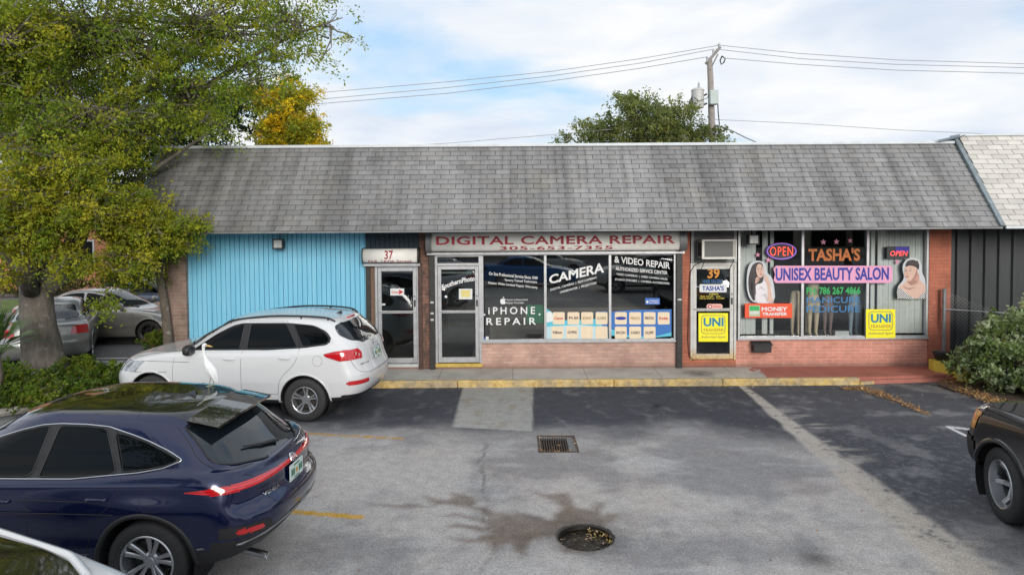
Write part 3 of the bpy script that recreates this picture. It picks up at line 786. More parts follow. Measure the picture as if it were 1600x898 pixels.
M_CAP = pm('white_coping', (.62, .66, .69), .6, .08, 4, dirt=.3)
mb = MB(); mb.box(RX0-.02, .14, 4.862, RX1-.05, .5, 4.925, .01); mb.build('ridge_cap', M_CAP, roof)
mb = MB(); mb.box(RX0-.01, -1.235, EAVE-.04, RX1+.01, -1.2, EAVE-.006); mb.build('eave_trim', pm('eave_metal', (.20, .205, .21), .5, .2, 6, metal=.3, dirt=.4), roof)
mb = MB(); mb.box(RX0, -1.165, EAVE-.03, RX1, .02, EAVE-.004); mb.build('soffit', M_SOFF, roof)
def strip(a, b, w, th, mat, name, par):
    mb = MB(); a = np.array(a); b = np.array(b); d = b-a; d /= np.linalg.norm(d); n_ = np.array([0, -d[2], d[1]])
    P = [];
    for q in (a, b):
        for sx_ in (-w/2, w/2):
            for h in (0, th): P.append(q + np.array([sx_, 0, 0]) + n_*h)
    mb.add(P, [(0,1,3,2), (4,6,7,5), (0,4,5,1), (2,3,7,6), (1,5,7,3), (0,2,6,4)]); return mb.build(name, mat, par)
M_FLASH = pm('weathered_flashing', (.19, .23, .25), .6, .25, 8, bump=.2, dirt=.4)
strip((RX1+.0, -1.22, EAVE-.01), (RX1, .22, 4.95), .09, .055, M_FLASH, 'rake_flashing', roof)
strip((RX0+.0, -1.22, EAVE-.01), (RX0, .22, 4.9), .07, .035, M_FLASH, 'rake_flashing', roof)
mb = MB()
for k in range(7):
    a = 9.05+k*.07; mb.add([(a, .1+.03*k, 4.90), (a+.16, .02, 4.92+.02*k), (a+.2, .4, 4.97+.015*k), (a-.05, .45, 4.93)], [(0, 1, 2, 3)])
mb.build('torn_flashing', M_FLASH, roof)

# ---- right hand neighbour
nb = thing('neighbour_building', 'adjoining building with pale cream shingle roof and dark ribbed metal wall behind the bush', 'building', (13, 4, 0))
NX0, NX1 = x(1484)+.012, 19.0
t = NT('ribbed_metal'); n = t.noise(1.0, 5, .6, vec=t.co(scale=(2, 1, .5)))
t.set(Base_Color=t.ramp(n, [(.3, (.030, .033, .037)), (.7, (.055, .060, .066))]), Roughness=.5, Metallic=.2); M_RIB = t.m
mb = MB(); P = []; xx = NX0; 
pr = []
while xx < NX1:
    pr += [(xx, .10), (xx+.15, .10), (xx+.175, .055), (xx+.235, .055), (xx+.26, .10)]; xx += .30
vs = [(a, b, .05) for a, b in pr] + [(a, b, 3.2) for a, b in pr]; n_ = len(pr)
mb.add(vs, [(i, i+1, n_+i+1, n_+i) for i in range(n_-1)]); mb.build('metal_wall', M_RIB, nb)
mb = MB(); mb.box(NX0, .2, 0, NX1, 12, 4.2); mb.build('building_mass', M_STUCCO, nb)
mb = MB(); mb.prism([(-1.22, EAVE+.02), (.2, 5.03), (.2, EAVE+.02)], RX1+.05, NX1, 'x'); r2 = mb.build('roof', M_DECK, nb); ORG[r2.name] = ORG[nb.name]
mansard(r2, RX1+.05, NX1, -1.22, EAVE+.02, .2, 5.03, [np.array(c) for c in ((.56, .54, .50), (.60, .58, .54), (.52, .50, .47))], 'cream_shingles', 8, exposure=18, streak=False)
mb = MB(); mb.box(RX1+.06, -1.26, EAVE-.04, NX1, -1.22, EAVE+.012); mb.build('eave_trim', M_CAP, r2)
mb = MB(); mb.box(RX1+.06, .15, 5.03, NX1, .5, 5.07); mb.build('ridge_cap', M_CAP, r2)

# ---- roller shutter boxes with signs
def shutter_sign(name, label, pa, pb, pt, pbm, depth, endl, endr, mat, cat='sign'):
    xa, xb = FY(pa, (pt+pbm)/2, -depth*.6)[0], FY(pb, (pt+pbm)/2, -depth*.6)[0]
    za, zb = FY(pa, pbm, -depth*.55)[1], FY(pa, pt, -depth*.55)[1]
    o = thing(name, label, cat, ((xa+xb)/2, 0, za))
    rr_ = (zb-za)/2; prof = []
    for k in range(15):
        a = math.pi*.5*(1-k/14*2); prof.append((-depth+.10 - .10*math.cos(a)**.7 if abs(a) < 1.57 else -depth+.10, (za+zb)/2 + rr_*math.sin(a)))
    prof = [(-.001, zb)] + prof + [(-.001, za)]
    mb = MB(); mb.prism(prof, xa, xb, 'x'); b = mb.build('sign_box', mat, o)
    for f in b.data.polygons: f.use_smooth = abs(f.normal.x) < .5
    mb = MB()
    grow = [(y_*1.05-.004, (za+zb)/2+(z_-(za+zb)/2)*1.08) for y_, z_ in prof]
    grow[0] = (-.0, grow[0][1]); grow[-1] = (-.0, grow[-1][1])
    mb.prism(grow, xa-endl, xa-.001, 'x'); mb.build('end_cap', M_STRIPD if name == 'number_sign' else pm('grey_metal', (.16, .165, .17), .45, .2, 8, metal=.4), o)
    mb = MB(); mb.prism(grow, xb+.001, xb+endr, 'x'); mb.build('end_cap', M_STRIPD if name == 'number_sign' else MATS['grey_metal'], o)
    mb = MB(); mb.box(xa-endl, -.14, za-.075, xb+endr, -.0, za-.021); mb.build('bottom_rail', M_ALU, o)
    def face_y(z):
        s_ = max(-1, min(1, (z-(za+zb)/2)/rr_)); return -depth+.10-.10*math.sqrt(max(0, 1-s_*s_))**.7
    return o, xa, xb, za, zb, face_y
M_SIGNW = pm('sign_white', (.88, .87, .83), .5, .06, 5, dirt=.14)
M_RED = pm('sign_red', (.36, .012, .03), .5, .1, 9)
sg, xa, xb, za, zb, fy = shutter_sign('shop_sign', 'long white rounded sign box reading DIGITAL CAMERA REPAIR above the shop window', 675, 1060, 363.5, 393, .34, .12, .15, M_SIGNW)
def wrap(fy_): 
    def w(u, v, x_, z_, y_): return x_, z_, np.array([fy_(q)-.004 for q in z_])
    return w
Hh = zb-za
lettering('DIGITAL CAMERA REPAIR', (xa+.10, za+Hh*.36, xb-.10, za+Hh*.80), 0, M_RED, sg, bold=.022, warp=wrap(fy), px=False, spacing=1.06)
XC = xa+(xb-xa)*.275; XD = xa+(xb-xa)*.73
lettering('305-653-7355', (XC, za+Hh*.07, XD, za+Hh*.27), 0, M_RED, sg, bold=.015, warp=wrap(fy), px=False, spacing=1.1)
sg, xa, xb, za, zb, fy = shutter_sign('number_sign', 'small white rounded sign box numbered 37 above the left shop door', 568.5, 653, 388.5, 410.5, .30, .02, .03, M_SIGNW)
Hh = zb-za
lettering('37', (xa+(xb-xa)*.40, za+Hh*.26, xa+(xb-xa)*.56, za+Hh*.88), 0, M_RED, sg, bold=.02, warp=wrap(fy), px=False)
lettering('N.E. 167th Street', (xa+(xb-xa)*.10, za+Hh*.04, xa+(xb-xa)*.90, za+Hh*.20), 0, M_RED, sg, bold=.012, warp=wrap(fy), px=False)

# ---- wall lamps
def wall_lamp(label, px_, py_, w=.22, h=.21):
    xc, zc = FY(px_, py_, -.25)
    o = thing('wall_lamp', label, 'lamp', (xc, 0, zc-h/2), group='lamps under the eave')
    mb = MB(); b = .025
    mb.box(xc-w/2, -.30, zc-h/2, xc-w/2+b, -.20, zc+h/2); mb.box(xc+w/2-b, -.30, zc-h/2, xc+w/2, -.20, zc+h/2)
    mb.box(xc-w/2+b, -.30, zc+h/2-b, xc+w/2-b, -.20, zc+h/2); mb.box(xc-w/2+b, -.30, zc-h/2, xc+w/2-b, -.20, zc-h/2+b)
    mb.box(xc-w/2+.01, -.20, zc-h/2+.01, xc+w/2-.01, -.10, zc+h/2-.01, .02); mb.build('housing', M_BLACK, o)
    mb = MB(); mb.box(xc-w/2+b, -.293, zc-h/2+b, xc+w/2-b, -.21, zc+h/2-b); mb.build('lens', pm('lamp_lens', (.60, .62, .60), .2, .15, 30), o)
    mb = MB(); mb.tube([(xc, -.15, zc+h/2-.01), (xc, -.15, EAVE-.03)], .012, 8); mb.build('stem', M_BLACK, o)
wall_lamp('square black lamp with frosted lens on the blue wall', 435, 381)
wall_lamp('square black lamp with frosted lens above the salon window', 1177, 374)

# ---- air conditioner over door 39
yac = -.42
xa, za = FY(1097, 405, yac); xb, zb = FY(1151.5, 374, yac)
ac = thing('air_conditioner', 'white window air conditioner with grey grille jutting out above the salon door', 'air conditioner', ((xa+xb)/2, -.2, za))
mb = MB(); mb.box(xa+.01, yac+.05, za+.01, xb-.01, -.001, zb-.01, .01); mb.build('casing', pm('ac_casing', (.42, .40, .36), .5, .1, 5, dirt=.4), ac)
mb = MB(); b = .05
mb.box(xa, yac, za, xa+b, yac+.049, zb, .006); mb.box(xb-b*.6, yac, za, xb, yac+.049, zb, .006); mb.box(xa+b, yac+.002, zb-b*.6, xb-b*.6, yac+.047, zb); mb.box(xa+b, yac+.002, za, xb-b*.6, yac+.047, za+b*.9)
mb.build('front_frame', pm('ac_white', (.68, .67, .63), .5, .06, 6, dirt=.2), ac)
t = NT('ac_grille'); w_ = t.n('ShaderNodeTexWave', bands_direction='Z'); w_.inputs['Scale'].default_value = 26; t.l(t.tc.outputs['Object'], w_.inputs[0])
t.set(Base_Color=t.ramp(w_.outputs[0], [(.3, (.08, .08, .08)), (.7, (.17, .17, .17))]), Roughness=.6)
mb = MB(); mb.box(xa+b, yac+.012, za+b*.9, xb-b*1.6, yac+.04, zb-b*.6); mb.build('grille', t.m, ac)
mb = MB(); mb.box(xb-b*1.55, yac+.010, za+b*.9, xb-b*.65, yac+.042, zb-b*.6); mb.build('control_panel', MATS['ac_casing'], ac)
mb = MB()
for k in range(6): mb.box(xa+.004, yac+.09+k*.045, za+.05, xa+.012, yac+.11+k*.045, zb-.06)
mb.build('side_vent', M_BLACK, ac)
for sx_ in (xa+.08, xb-.04):
    mb = MB(); mb.tube([(sx_, yac+.05, za-.01), (sx_, -.01, za-.28)], .008, 6); mb.tube([(sx_, yac+.05, za-.012), (sx_, -.01, za-.012)], .008, 6); mb.build('bracket', M_BLACK, ac)
# hanging power lead left of the salon door
cab = MB(); P = [FY(1098, 409, -.05), FY(1085, 414, -.03), FY(1079, 424, -.03), FY(1077, 450, -.03), FY(1076, 490, -.03), FY(1075, 530, -.03), FY(1077, 555, -.03), FY(1083, 563, -.03)]
cab.tube([(a, -.035, b) for a, b in P], .009, 6); setp(cab.build('power_cable', pm('cable_brown', (.06, .03, .025), .7, .2, 20)), 'dark cable hanging down the orange brick pier beside the salon door', 'cable')
cab = MB(); P = [FY(666, 400, -.0), FY(664, 440, 0), FY(666, 500, 0), FY(664, 560, 0)]
# mail tray under the salon window
xa, za = FY(1175.5, 550, -.1); xb, zb = FY(1205, 533.5, -.1)
mbx = thing('mail_box', 'small black open box fixed to the brick below the salon window', 'mailbox', ((xa+xb)/2, -.08, za))
mb = MB(); mb.box(xa+.01, -.16, za, xb-.01, -.002, zb-.05, .01); mb.build('tray', M_BLACK, mbx)
mb = MB(); mb.add([(xa-.01, -.19, zb-.055), (xb+.01, -.19, zb-.055), (xb+.01, -.01, zb), (xa-.01, -.01, zb), (xa-.01, -.19, zb-.067), (xb+.01, -.19, zb-.067), (xb+.01, -.01, zb-.012), (xa-.01, -.01, zb-.012)], [(0,1,2,3), (7,6,5,4), (0,4,5,1), (1,5,6,2), (2,6,7,3), (3,7,4,0)]); mb.build('lid', M_BLACK, mbx)
# ------------------------------------------------------------------ stickers, window lettering and window displays
YG = .028   # just outside the window glass
YD = .014   # just outside the door glass
def flat(poly_px, y, mat, name, parent=None, th=.003, px=True, label=None, cat=None, group=None):
    P = [FY(a, b, y) for a, b in poly_px] if px else poly_px
    c = np.mean(P, 0)
    mb = MB(); mb.prism(P, y, y+th, 'y')
    o = mb.build(name, mat, parent, loc=(c[0], y, c[1]) if parent is None else None)
    if label: setp(o, label, cat, group)
    return o
def rect(a, b, c, d, r=0, n=5):
    if r <= 0: return [(a, d), (c, d), (c, b), (a, b)]
    out = []
    for (cx_, cy_, s) in ((c-r, d-r, 0), (a+r, d-r, 90), (a+r, b+r, 180), (c-r, b+r, 270)):
        for k in range(n+1):
            q = R(s+90*k/n); out.append((cx_+r*math.cos(q), cy_+r*math.sin(q)))
    return out
def ell(cx_, cy_, rx, ry, n=28): return [(cx_+rx*math.cos(2*math.pi*k/n), cy_+ry*math.sin(2*math.pi*k/n)) for k in range(n)]
M_VW = pm('vinyl_white', (.78, .79, .80), .5, .03, 9)
M_VGREY = pm('vinyl_worn', (.60, .61, .62), .5, .1, 30)
M_VRED = pm('vinyl_red', (.55, .03, .03), .5, .05, 9)
M_PAPER = pm('paper', (.72, .74, .74), .7, .04, 9)
M_YEL = pm('sticker_yellow', (.90, .82, .01), .5, .03, 9)
M_YELP = pm('paper_yellow', (.75, .60, .08), .7, .04, 9)
M_BLUEV = pm('vinyl_blue', (.03, .14, .50), .5, .05, 9)
M_NAVY = pm('vinyl_navy', (.012, .03, .33), .5, .05, 9)
M_TEAL = pm('vinyl_teal', (.0, .21, .36), .5, .05, 9)
M_GREEN = pm('vinyl_green', (.02, .42, .10), .5, .05, 9)
M_ORV = pm('vinyl_orange', (.62, .24, .01), .5, .1, 9)
M_PINK = pm('vinyl_pink', (.78, .36, .56), .5, .05, 6)
M_CREAM = pm('vinyl_cream', (.80, .66, .48), .5, .06, 12)
M_ORED = pm('vinyl_orangered', (.80, .085, .025), .5, .04, 9)
M_GRT = pm('vinyl_greytext', (.30, .27, .10), .5, .05, 9)
M_BROWNT = pm('vinyl_brown', (.42, .22, .05), .5, .05, 9)
# door 37 arrow card
o = flat(rect(610, 450.5, 631.5, 461.5), YD, M_PAPER, 'arrow_sign', label='white card with a red arrow on the glass of door 37', cat='sign')
flat([(623.5, 452), (630.5, 456), (623.5, 460)], YD-.003, M_VRED, 'arrow', o, .001)
lettering('Entrance', (612, 454, 623, 458.5), YD-.003, M_VRED, o)
flat(rect(594, 474, 602, 477), YD, M_VGREY, 'door_sticker', label='tiny white sticker low on the upper glass of door 37', cat='sticker')
# next door: arched name, hours card
def arch(amp, tilt):
    def w(u, v, x_, z_, y_): return x_, z_ + amp*(4*u*(1-u)) + tilt*(u-.5), y_
    return w
def tiltw(dz, grow=0):
    def w(u, v, x_, z_, y_):
        zc = z_.mean(); return x_, (z_-zc)*(1+grow*(u-.5)) + zc + dz*(u-.5), y_
    return w
dn = bpy.data.objects
o = lettering('SouthernPhoto', (690, 438, 742, 446), YD, M_VW, None, bold=.03, warp=arch(.03, .19)); setp(o, 'arched white shop name on the upper glass of the door beside the camera window', 'window lettering'); 
o = lettering('NAIL THROUGH', (688, 424.5, 736, 427), YD, M_VGREY, None); bpy.data.objects.remove(o)
o = flat(rect(717, 451, 738, 467.5), YD, M_PAPER, 'hours_card', label='white card with yellow lines on the glass of the middle door', cat='sign')
for k in range(4): flat(rect(720+k % 2, 453.5+k*2.8, 735-k % 2, 455.5+k*2.8), YD-.003, M_YELP, 'lettering', o, .001)
flat(rect(687, 424.0, 737, 427.6), YD+.006, pm('mail_slot', (.16, .20, .20), .4, .1, 5), 'closer_plate', label='slim grey-green bar across the top of the middle door glass', cat='door closer')
GRP = 'white lettering on the camera shop window'
def wl(s, box, lab, mat=M_VW, y=YG, **k):
    o = lettering(s, box, y, mat, None, name='window_lettering', **k); return setp(o, lab, 'window lettering')
wl('On Site Professional Service Since 1949', (764, 428.5, 840, 433.5), 'top slanting line of small white text on the left pane, about service since 1949', warp=tiltw(-.11), bold=.012)
wl('Factory Trained Technicians', (789, 437.0, 839, 442), 'second small white line on the left pane, reading Factory Trained Technicians', warp=tiltw(-.05), bold=.012)
wl('Nation Wide Limited Repair Warranty', (763, 443.5, 840, 448.5), 'third small white line on the left pane, about a limited repair warranty', warp=tiltw(-.11), bold=.012)
o = thing('window_sticker', 'white apple shaped emblem with small text on the left pane above REPAIR', 'window lettering', (*[FY(800, 470, YG)[0], YG], FY(800, 470, YG)[1]))
ap = [(785.5, 466.5), (787.5, 467.2), (789, 466.3), (790.3, 467.2), (788.8, 469.2), (789, 471), (790.4, 472.2), (789.3, 474.4), (788, 475.3), (786.2, 474.8), (784.4, 475.3), (783, 474.4), (781.6, 471.8), (781.6, 469), (783, 467)]
flat(ap, YG, M_VW, 'emblem', o); flat([(785.6, 466), (785.9, 464.2), (787.6, 463), (787.4, 465)], YG, M_VW, 'emblem', o)
lettering('Apple Independent', (791, 466.5, 825, 470.5), YG, M_VGREY, o); lettering('Repair Provider', (791, 471.3, 819, 475.3), YG, M_VGREY, o)
flat(rect(845-22, 476, 851, 505), YG+.002, pm('green_film', (.02, .11, .06), .5, .1, 9), 'window_film', label='dark green square film behind the right end of REPAIR', cat='window film', )
# glossy black backing panels behind the lettering
mb = MB(); 
wl('iPHONE', (763, 479.5, 836, 491), 'large spaced white word ending in PHONE on the left pane', bold=.015, spacing=1.5)
wl('REPAIR', (760, 496.5, 837.5, 507.5), 'large spaced white word REPAIR under the word PHONE on the left pane', bold=.015, spacing=1.45)
flat(ell(757, 491.5, 1.4, 1.6, 10), YG, M_VW, 'window_lettering', label='small white dot left of the word PHONE', cat='window lettering')
flat(ell(843, 491, 1.4, 1.6, 10), YG, M_VW, 'window_lettering', label='small white dot right of the word PHONE', cat='window lettering')
o = flat(rect(759, 525.5, 763.5, 532), YG, M_PAPER, 'window_sticker', label='tiny blue and white sticker in the bottom left corner of the left pane', cat='sticker'); flat(rect(754.5, 527, 758, 530.5), YG, M_BLUEV, 'emblem', o)
wl('CAMERA', (858, 420, 944, 435), 'large rising white word CAMERA on the middle pane', bold=.028, warp=tiltw(.26, .15))
wl('DIGITAL CAMERAS  |  FILM CAMERAS', (860, 441.5, 932, 446), 'small rising white line naming digital and film cameras on the middle pane', bold=.012, warp=tiltw(.26))
wl('UNDERWATER  |  PROJECTORS', (875, 447.5, 932, 452), 'small rising white line naming projectors on the middle pane', bold=.012, warp=tiltw(.20))
wl('& VIDEO REPAIR', (960, 405, 1047, 415.5), 'large falling white words & VIDEO REPAIR on the right pane', bold=.02, warp=tiltw(-.15))
wl('AUTHORIZED SERVICE CENTER', (962, 420.3, 1043, 425.8), 'falling white line AUTHORIZED SERVICE CENTER on the right pane', bold=.018, warp=tiltw(-.10))
wl('VIDEO CAMERAS  |  USED CAMERA SALES', (963, 430.7, 1043, 434.7), 'small falling white line about used camera sales on the right pane', bold=.01, warp=tiltw(-.12))
wl('STUDIO STROBES  |  CAMERA ACCESSORIES', (961, 438.2, 1046, 442.2), 'small falling white line about studio strobes on the right pane', bold=.01, warp=tiltw(-.10))
o = flat(rect(1008, 465.5, 1031, 475.5, 1), YG, M_BLUEV, 'access_sticker', label='small blue wheelchair sticker on the right pane of the camera window', cat='sticker')
flat(ell(1011.5, 471.5, 1.9, 2.2, 12), YG-.003, M_VW, 'symbol', o, .001); lettering('ENTRANCE', (1015, 468.5, 1029, 471), YG-.003, M_VW, o); lettering('BATTERIES', (1015, 472, 1029, 474), YG-.003, M_VW, o)
# blue wave film with brand tiles
def brand_film(poly, tiles, lab, waves):
    o = flat(poly, YG+.001, waves[0][1], 'wave_film', label=lab, cat='window film')
    for pl, m_ in waves[1:]: flat(pl, YG-.002, m_, 'wave', o, .0015)
    for i, (cx_, cy_, s_, m_) in enumerate(tiles):
        tl = flat(rect(cx_-9.3, cy_-9.6, cx_+9.3, cy_+9.6, 2.2), YG-.0055, M_CREAM, 'tile', o, .002)
        if s_ == '@': flat(ell(cx_, cy_, 8.5, 2.6), YG-.0075, m_, 'lettering', tl, .001)
        elif s_: lettering(s_, (cx_-7, cy_-2.2, cx_+7, cy_+2.2), YG-.008, m_, tl, bold=.03)
MCY = pm('wave_cyan', (.10, .52, .66), .5, .03, 5); MBL = pm('wave_blue', (.03, .16, .50), .5, .05, 5); MLB = pm('wave_pale', (.50, .68, .74), .5, .05, 5)
DKT = pm('vinyl_dark', (.05, .04, .04), .5, .05, 9)
brand_film([(854, 482), (863, 488), (880, 500), (935, 498), (949, 487), (950, 531), (854, 531)],
    [(873, 497, 'Canon', M_VRED), (896, 497, 'FUJI', DKT), (917.5, 497, 'SONY', M_BROWNT), (940, 497, 'OLYMPUS', M_GRT), (871, 519, 'Nikon', DKT), (894, 519, 'OLYMPUS', DKT), (917, 519, '', DKT), (940, 519, 'Tamron', M_CREAM)],
    'left film strip with two rows of cream camera maker tiles on the middle pane', [(None, MCY), ([(854, 488), (860, 486), (870, 500), (854, 504)], M_VW), ([(854, 510), (905, 507), (949, 512), (950, 530), (854, 530)], MLB), ([(930, 487), (949, 486), (950, 520), (944, 512), (935, 500)], MBL)])
brand_film([(955, 487), (990, 484), (1049, 483), (1049, 531), (955, 531)],
    [(970, 497, '@', M_NAVY), (992.5, 497, 'MINOLTA', M_BROWNT), (1015, 497, 'PENTAX', DKT), (1037, 497, 'Kodak', M_VRED), (970, 519.5, 'RICOH', DKT), (992.5, 519.5, 'CASIO', DKT), (1015, 519.5, 'CALUMET', DKT)],
    'right film strip with blue waves and cream maker tiles on the right pane', [(None, MBL), ([(955, 514), (985, 524), (1020, 526), (1049, 519), (1049, 530), (955, 530)], MCY), ([(955, 524), (995, 529), (1049, 525), (1049, 530.5), (955, 530.5)], MLB)])
# salon door 39
wl('39', (1105.5, 419, 1124.5, 435), 'orange number 39 on the upper glass of the salon door', mat=M_ORV, y=YD, bold=.03)
wl('HAIR SALON', (1098, 436.5, 1128, 442.5), 'dark blue words under the orange number 39', mat=pm('vinyl_deepblue', (.02, .12, .32), .5, .1, 9), y=YD, bold=.02)
o = flat(rect(1093, 444, 1135.5, 456.5, 2), YD, M_PAPER, 'name_plate', label="white plate reading TASHA'S in blue on the salon door", cat='sign'); lettering("TASHA'S", (1097, 446.5, 1131, 454), YD-.003, M_NAVY, o, bold=.03)
wl('OPEN', (1108, 457.8, 1122, 460.8), 'small yellow OPEN line below the name plate on the salon door', mat=M_YELP, y=YD)
wl('MON. TO SAT.    SUN.', (1094, 461.8, 1126, 464.4), 'yellow line of opening days on the salon door', mat=M_YELP, y=YD)
wl('9:00 am-8:00 pm   CLOSED', (1093, 465.2, 1132, 467.8), 'lower yellow line of opening hours on the salon door', mat=M_YELP, y=YD)
o = flat(rect(1104, 474.5, 1129, 483, 4), YD, pm('sticker_salmon', (.75, .42, .36), .5, .05, 9), 'phone_sticker', label='small oval white and red sticker on the salon door above its bar', cat='sticker'); flat(ell(1109.5, 478.8, 3.4, 3.2, 16), YD-.003, M_VRED, 'symbol', o, .001); flat(ell(1109.5, 478.8, 1.8, 1.7, 12), YD-.0045, M_VW, 'symbol', o, .001); lettering('Direct', (1115, 477, 1126, 480), YD-.003, M_VRED, o)
def uni(a, b, c, d, lab, y):
    o = flat(rect(a, b, c, d), y, M_YEL, 'transfer_sign', label=lab, cat='sign', group='yellow money transfer signs')
    w_, h_ = c-a, d-b
    X_ = lambda u: a+u*w_; Y_ = lambda v: b+v*h_
    ou = rect(X_(.09), Y_(.07), X_(.91), Y_(.73), w_*.12); inn = rect(X_(.115), Y_(.095), X_(.885), Y_(.705), w_*.10)
    P = [FY(p, q, y-.003) for p, q in ou]; Q = [FY(p, q, y-.003) for p, q in inn]; n_ = len(P)
    m = MB(); m.add([(p[0], y-.003, p[1]) for p in P]+[(p[0], y-.003, p[1]) for p in Q], [(i, (i+1) % n_, n_+(i+1) % n_, n_+i) for i in range(n_)]); m.build('border', M_GRT, o)
    lettering('UNI', (X_(.17), Y_(.16), X_(.85), Y_(.47)), y-.003, M_TEAL, o, bold=.035)
    lettering('TRANSFER', (X_(.15), Y_(.54), X_(.86), Y_(.65)), y-.003, M_BROWNT, o, bold=.01)
    lettering('Authorized Agent', (X_(.08), Y_(.79), X_(.92), Y_(.90)), y-.003, M_GRT, o, shear=.25)
uni(1091.5, 489, 1137.5, 533.5, 'yellow UNI TRANSFER sign on the lower glass of the salon door', YD)
uni(1353, 483, 1399, 528, 'yellow UNI TRANSFER sign at the foot of the right salon pane', YG-.075)
# salon window
wl("TASHA'S", (1263, 388, 1344, 408), "large orange name on the middle salon pane under the pink stars", mat=pm('vinyl_rust', (.50, .13, .012), .5, .1, 9), bold=.035)
def star(cx_, cy_, r, lab):
    P = [(cx_+r*(1 if k % 2 == 0 else .42)*math.sin(math.pi*k/5), cy_-r*(1 if k % 2 == 0 else .42)*math.cos(math.pi*k/5)) for k in range(10)]
    flat(P, YG, pm('star_pink', (.70, .28, .42), .5, .05, 9), 'star', label=lab, cat='sticker', group='pink star stickers')
star(1286.5, 378, 5, "pink star above the letter T of the orange name"); star(1307, 377.5, 5, 'pink star above the middle of the orange name, between two other stars'); star(1328.5, 376, 4.2, "pink star above the last letters of the orange name")
star(1200.5, 406, 5, 'pink star at the lower left of the oval OPEN sign'); star(1184, 398, 4.5, 'faded pink star on the pale strip left of the oval OPEN sign'); star(1402, 409, 4.5, 'pink star under the right OPEN sign')
o = flat([(1208.5, 420), (1212, 415), (1392, 415), (1394.5, 419), (1394.5, 437), (1391, 442), (1212, 442), (1208.5, 438), (1211, 429)], YG-.08, M_PINK, 'salon_sign', label='long pink sign reading UNISEX BEAUTY SALON across the salon window', cat='sign')
lettering('UNISEX BEAUTY SALON', (1212, 418.5, 1389, 438.5), YG-.084, M_NAVY, o, bold=.03)
wl('PH: 786 267 4866', (1260, 448.5, 1344.5, 460), 'green phone number on the middle salon pane', mat=M_GREEN, bold=.025)
wl('MANICURE', (1260, 464, 1344, 473.5), 'blue word MANICURE under the green phone number', mat=pm('vinyl_mblue', (.035, .19, .42), .5, .1, 9), bold=.01)
wl('PEDICURE', (1260, 477.5, 1344, 488), 'blue word PEDICURE low on the middle salon pane', mat=MATS['vinyl_mblue'], bold=.01)
# red transfer board
o = flat(rect(1164, 474, 1238, 496.5), YG-.09, M_ORED, 'transfer_board', label='orange red board reading MONEY TRANSFER fixed across the salon window', cat='sign', th=.02)
lettering('MONEY', (1190, 479.5, 1230.5, 486), YG-.094, M_VW, o, bold=.03); lettering('TRANSFER', (1191, 488, 1230, 493), YG-.094, M_VW, o, bold=.03)
q = flat(rect(1170.5, 477, 1187.5, 494), YG-.094, pm('logo_pale', (.45, .52, .36), .5, .1, 9), 'logo', o, .002); flat(rect(1171.5, 478, 1186.5, 485), YG-.096, M_GREEN, 'logo_field', q, .001); lettering('APEX', (1171.5, 486.5, 1186.5, 490.5), YG-.097, M_VW, q, bold=.03)
# neon signs
def neon(cx_, cy_, rx, ry, lab, oval=True, y=.12):
    xc, zc = FY(cx_, cy_, y)
    o = thing('neon_sign', lab, 'neon sign', (xc, y, zc), group='lit OPEN signs')
    if oval:
        flat(ell(cx_, cy_, rx, ry, 32), y+.01, pm('neon_back', (.02, .02, .03), .5, .1, 9), 'backing', o, .012)
        mb = MB(); P = [FY(a, b, y-.01) for a, b in ell(cx_, cy_, rx*.94, ry*.90, 36)]; P.append(P[0]); mb.tube([(a, y-.01, b) for a, b in P], .014, 6, False)
        mb.build('neon_ring', emis('neon_violet', (.28, .14, .55), .35), o)
        lettering('OPEN', (cx_-rx*.74, cy_-ry*.50, cx_+rx*.74, cy_+ry*.52), y-.012, emis('neon_red', (1.0, .07, .03), 1.1), o, bold=-.012, spacing=1.15)
    else:
        flat(rect(cx_-rx, cy_-ry, cx_+rx, cy_+ry), y+.01, MATS['neon_back'], 'backing', o, .03)
        flat(rect(cx_-rx*.25, cy_-ry*.95, cx_+rx*.97, cy_-ry*.1), y+.005, pm('led_blue', (.03, .02, .35), .5, .1, 9), 'lit_panel', o, .003)
        lettering('OPEN', (cx_-rx*.72, cy_-ry*.25, cx_+rx*.85, cy_+ry*.55), y-.002, emis('neon_red2', (1.0, .08, .08), .9), o, bold=0, shear=.2)
neon(1221, 392.5, 24, 13.5, 'oval lit OPEN sign with a violet ring behind the left salon pane', y=-.0)
neon(1403.5, 394.5, 17.5, 9.5, 'small dark rectangular OPEN sign in the right salon pane', oval=False, y=-.045)

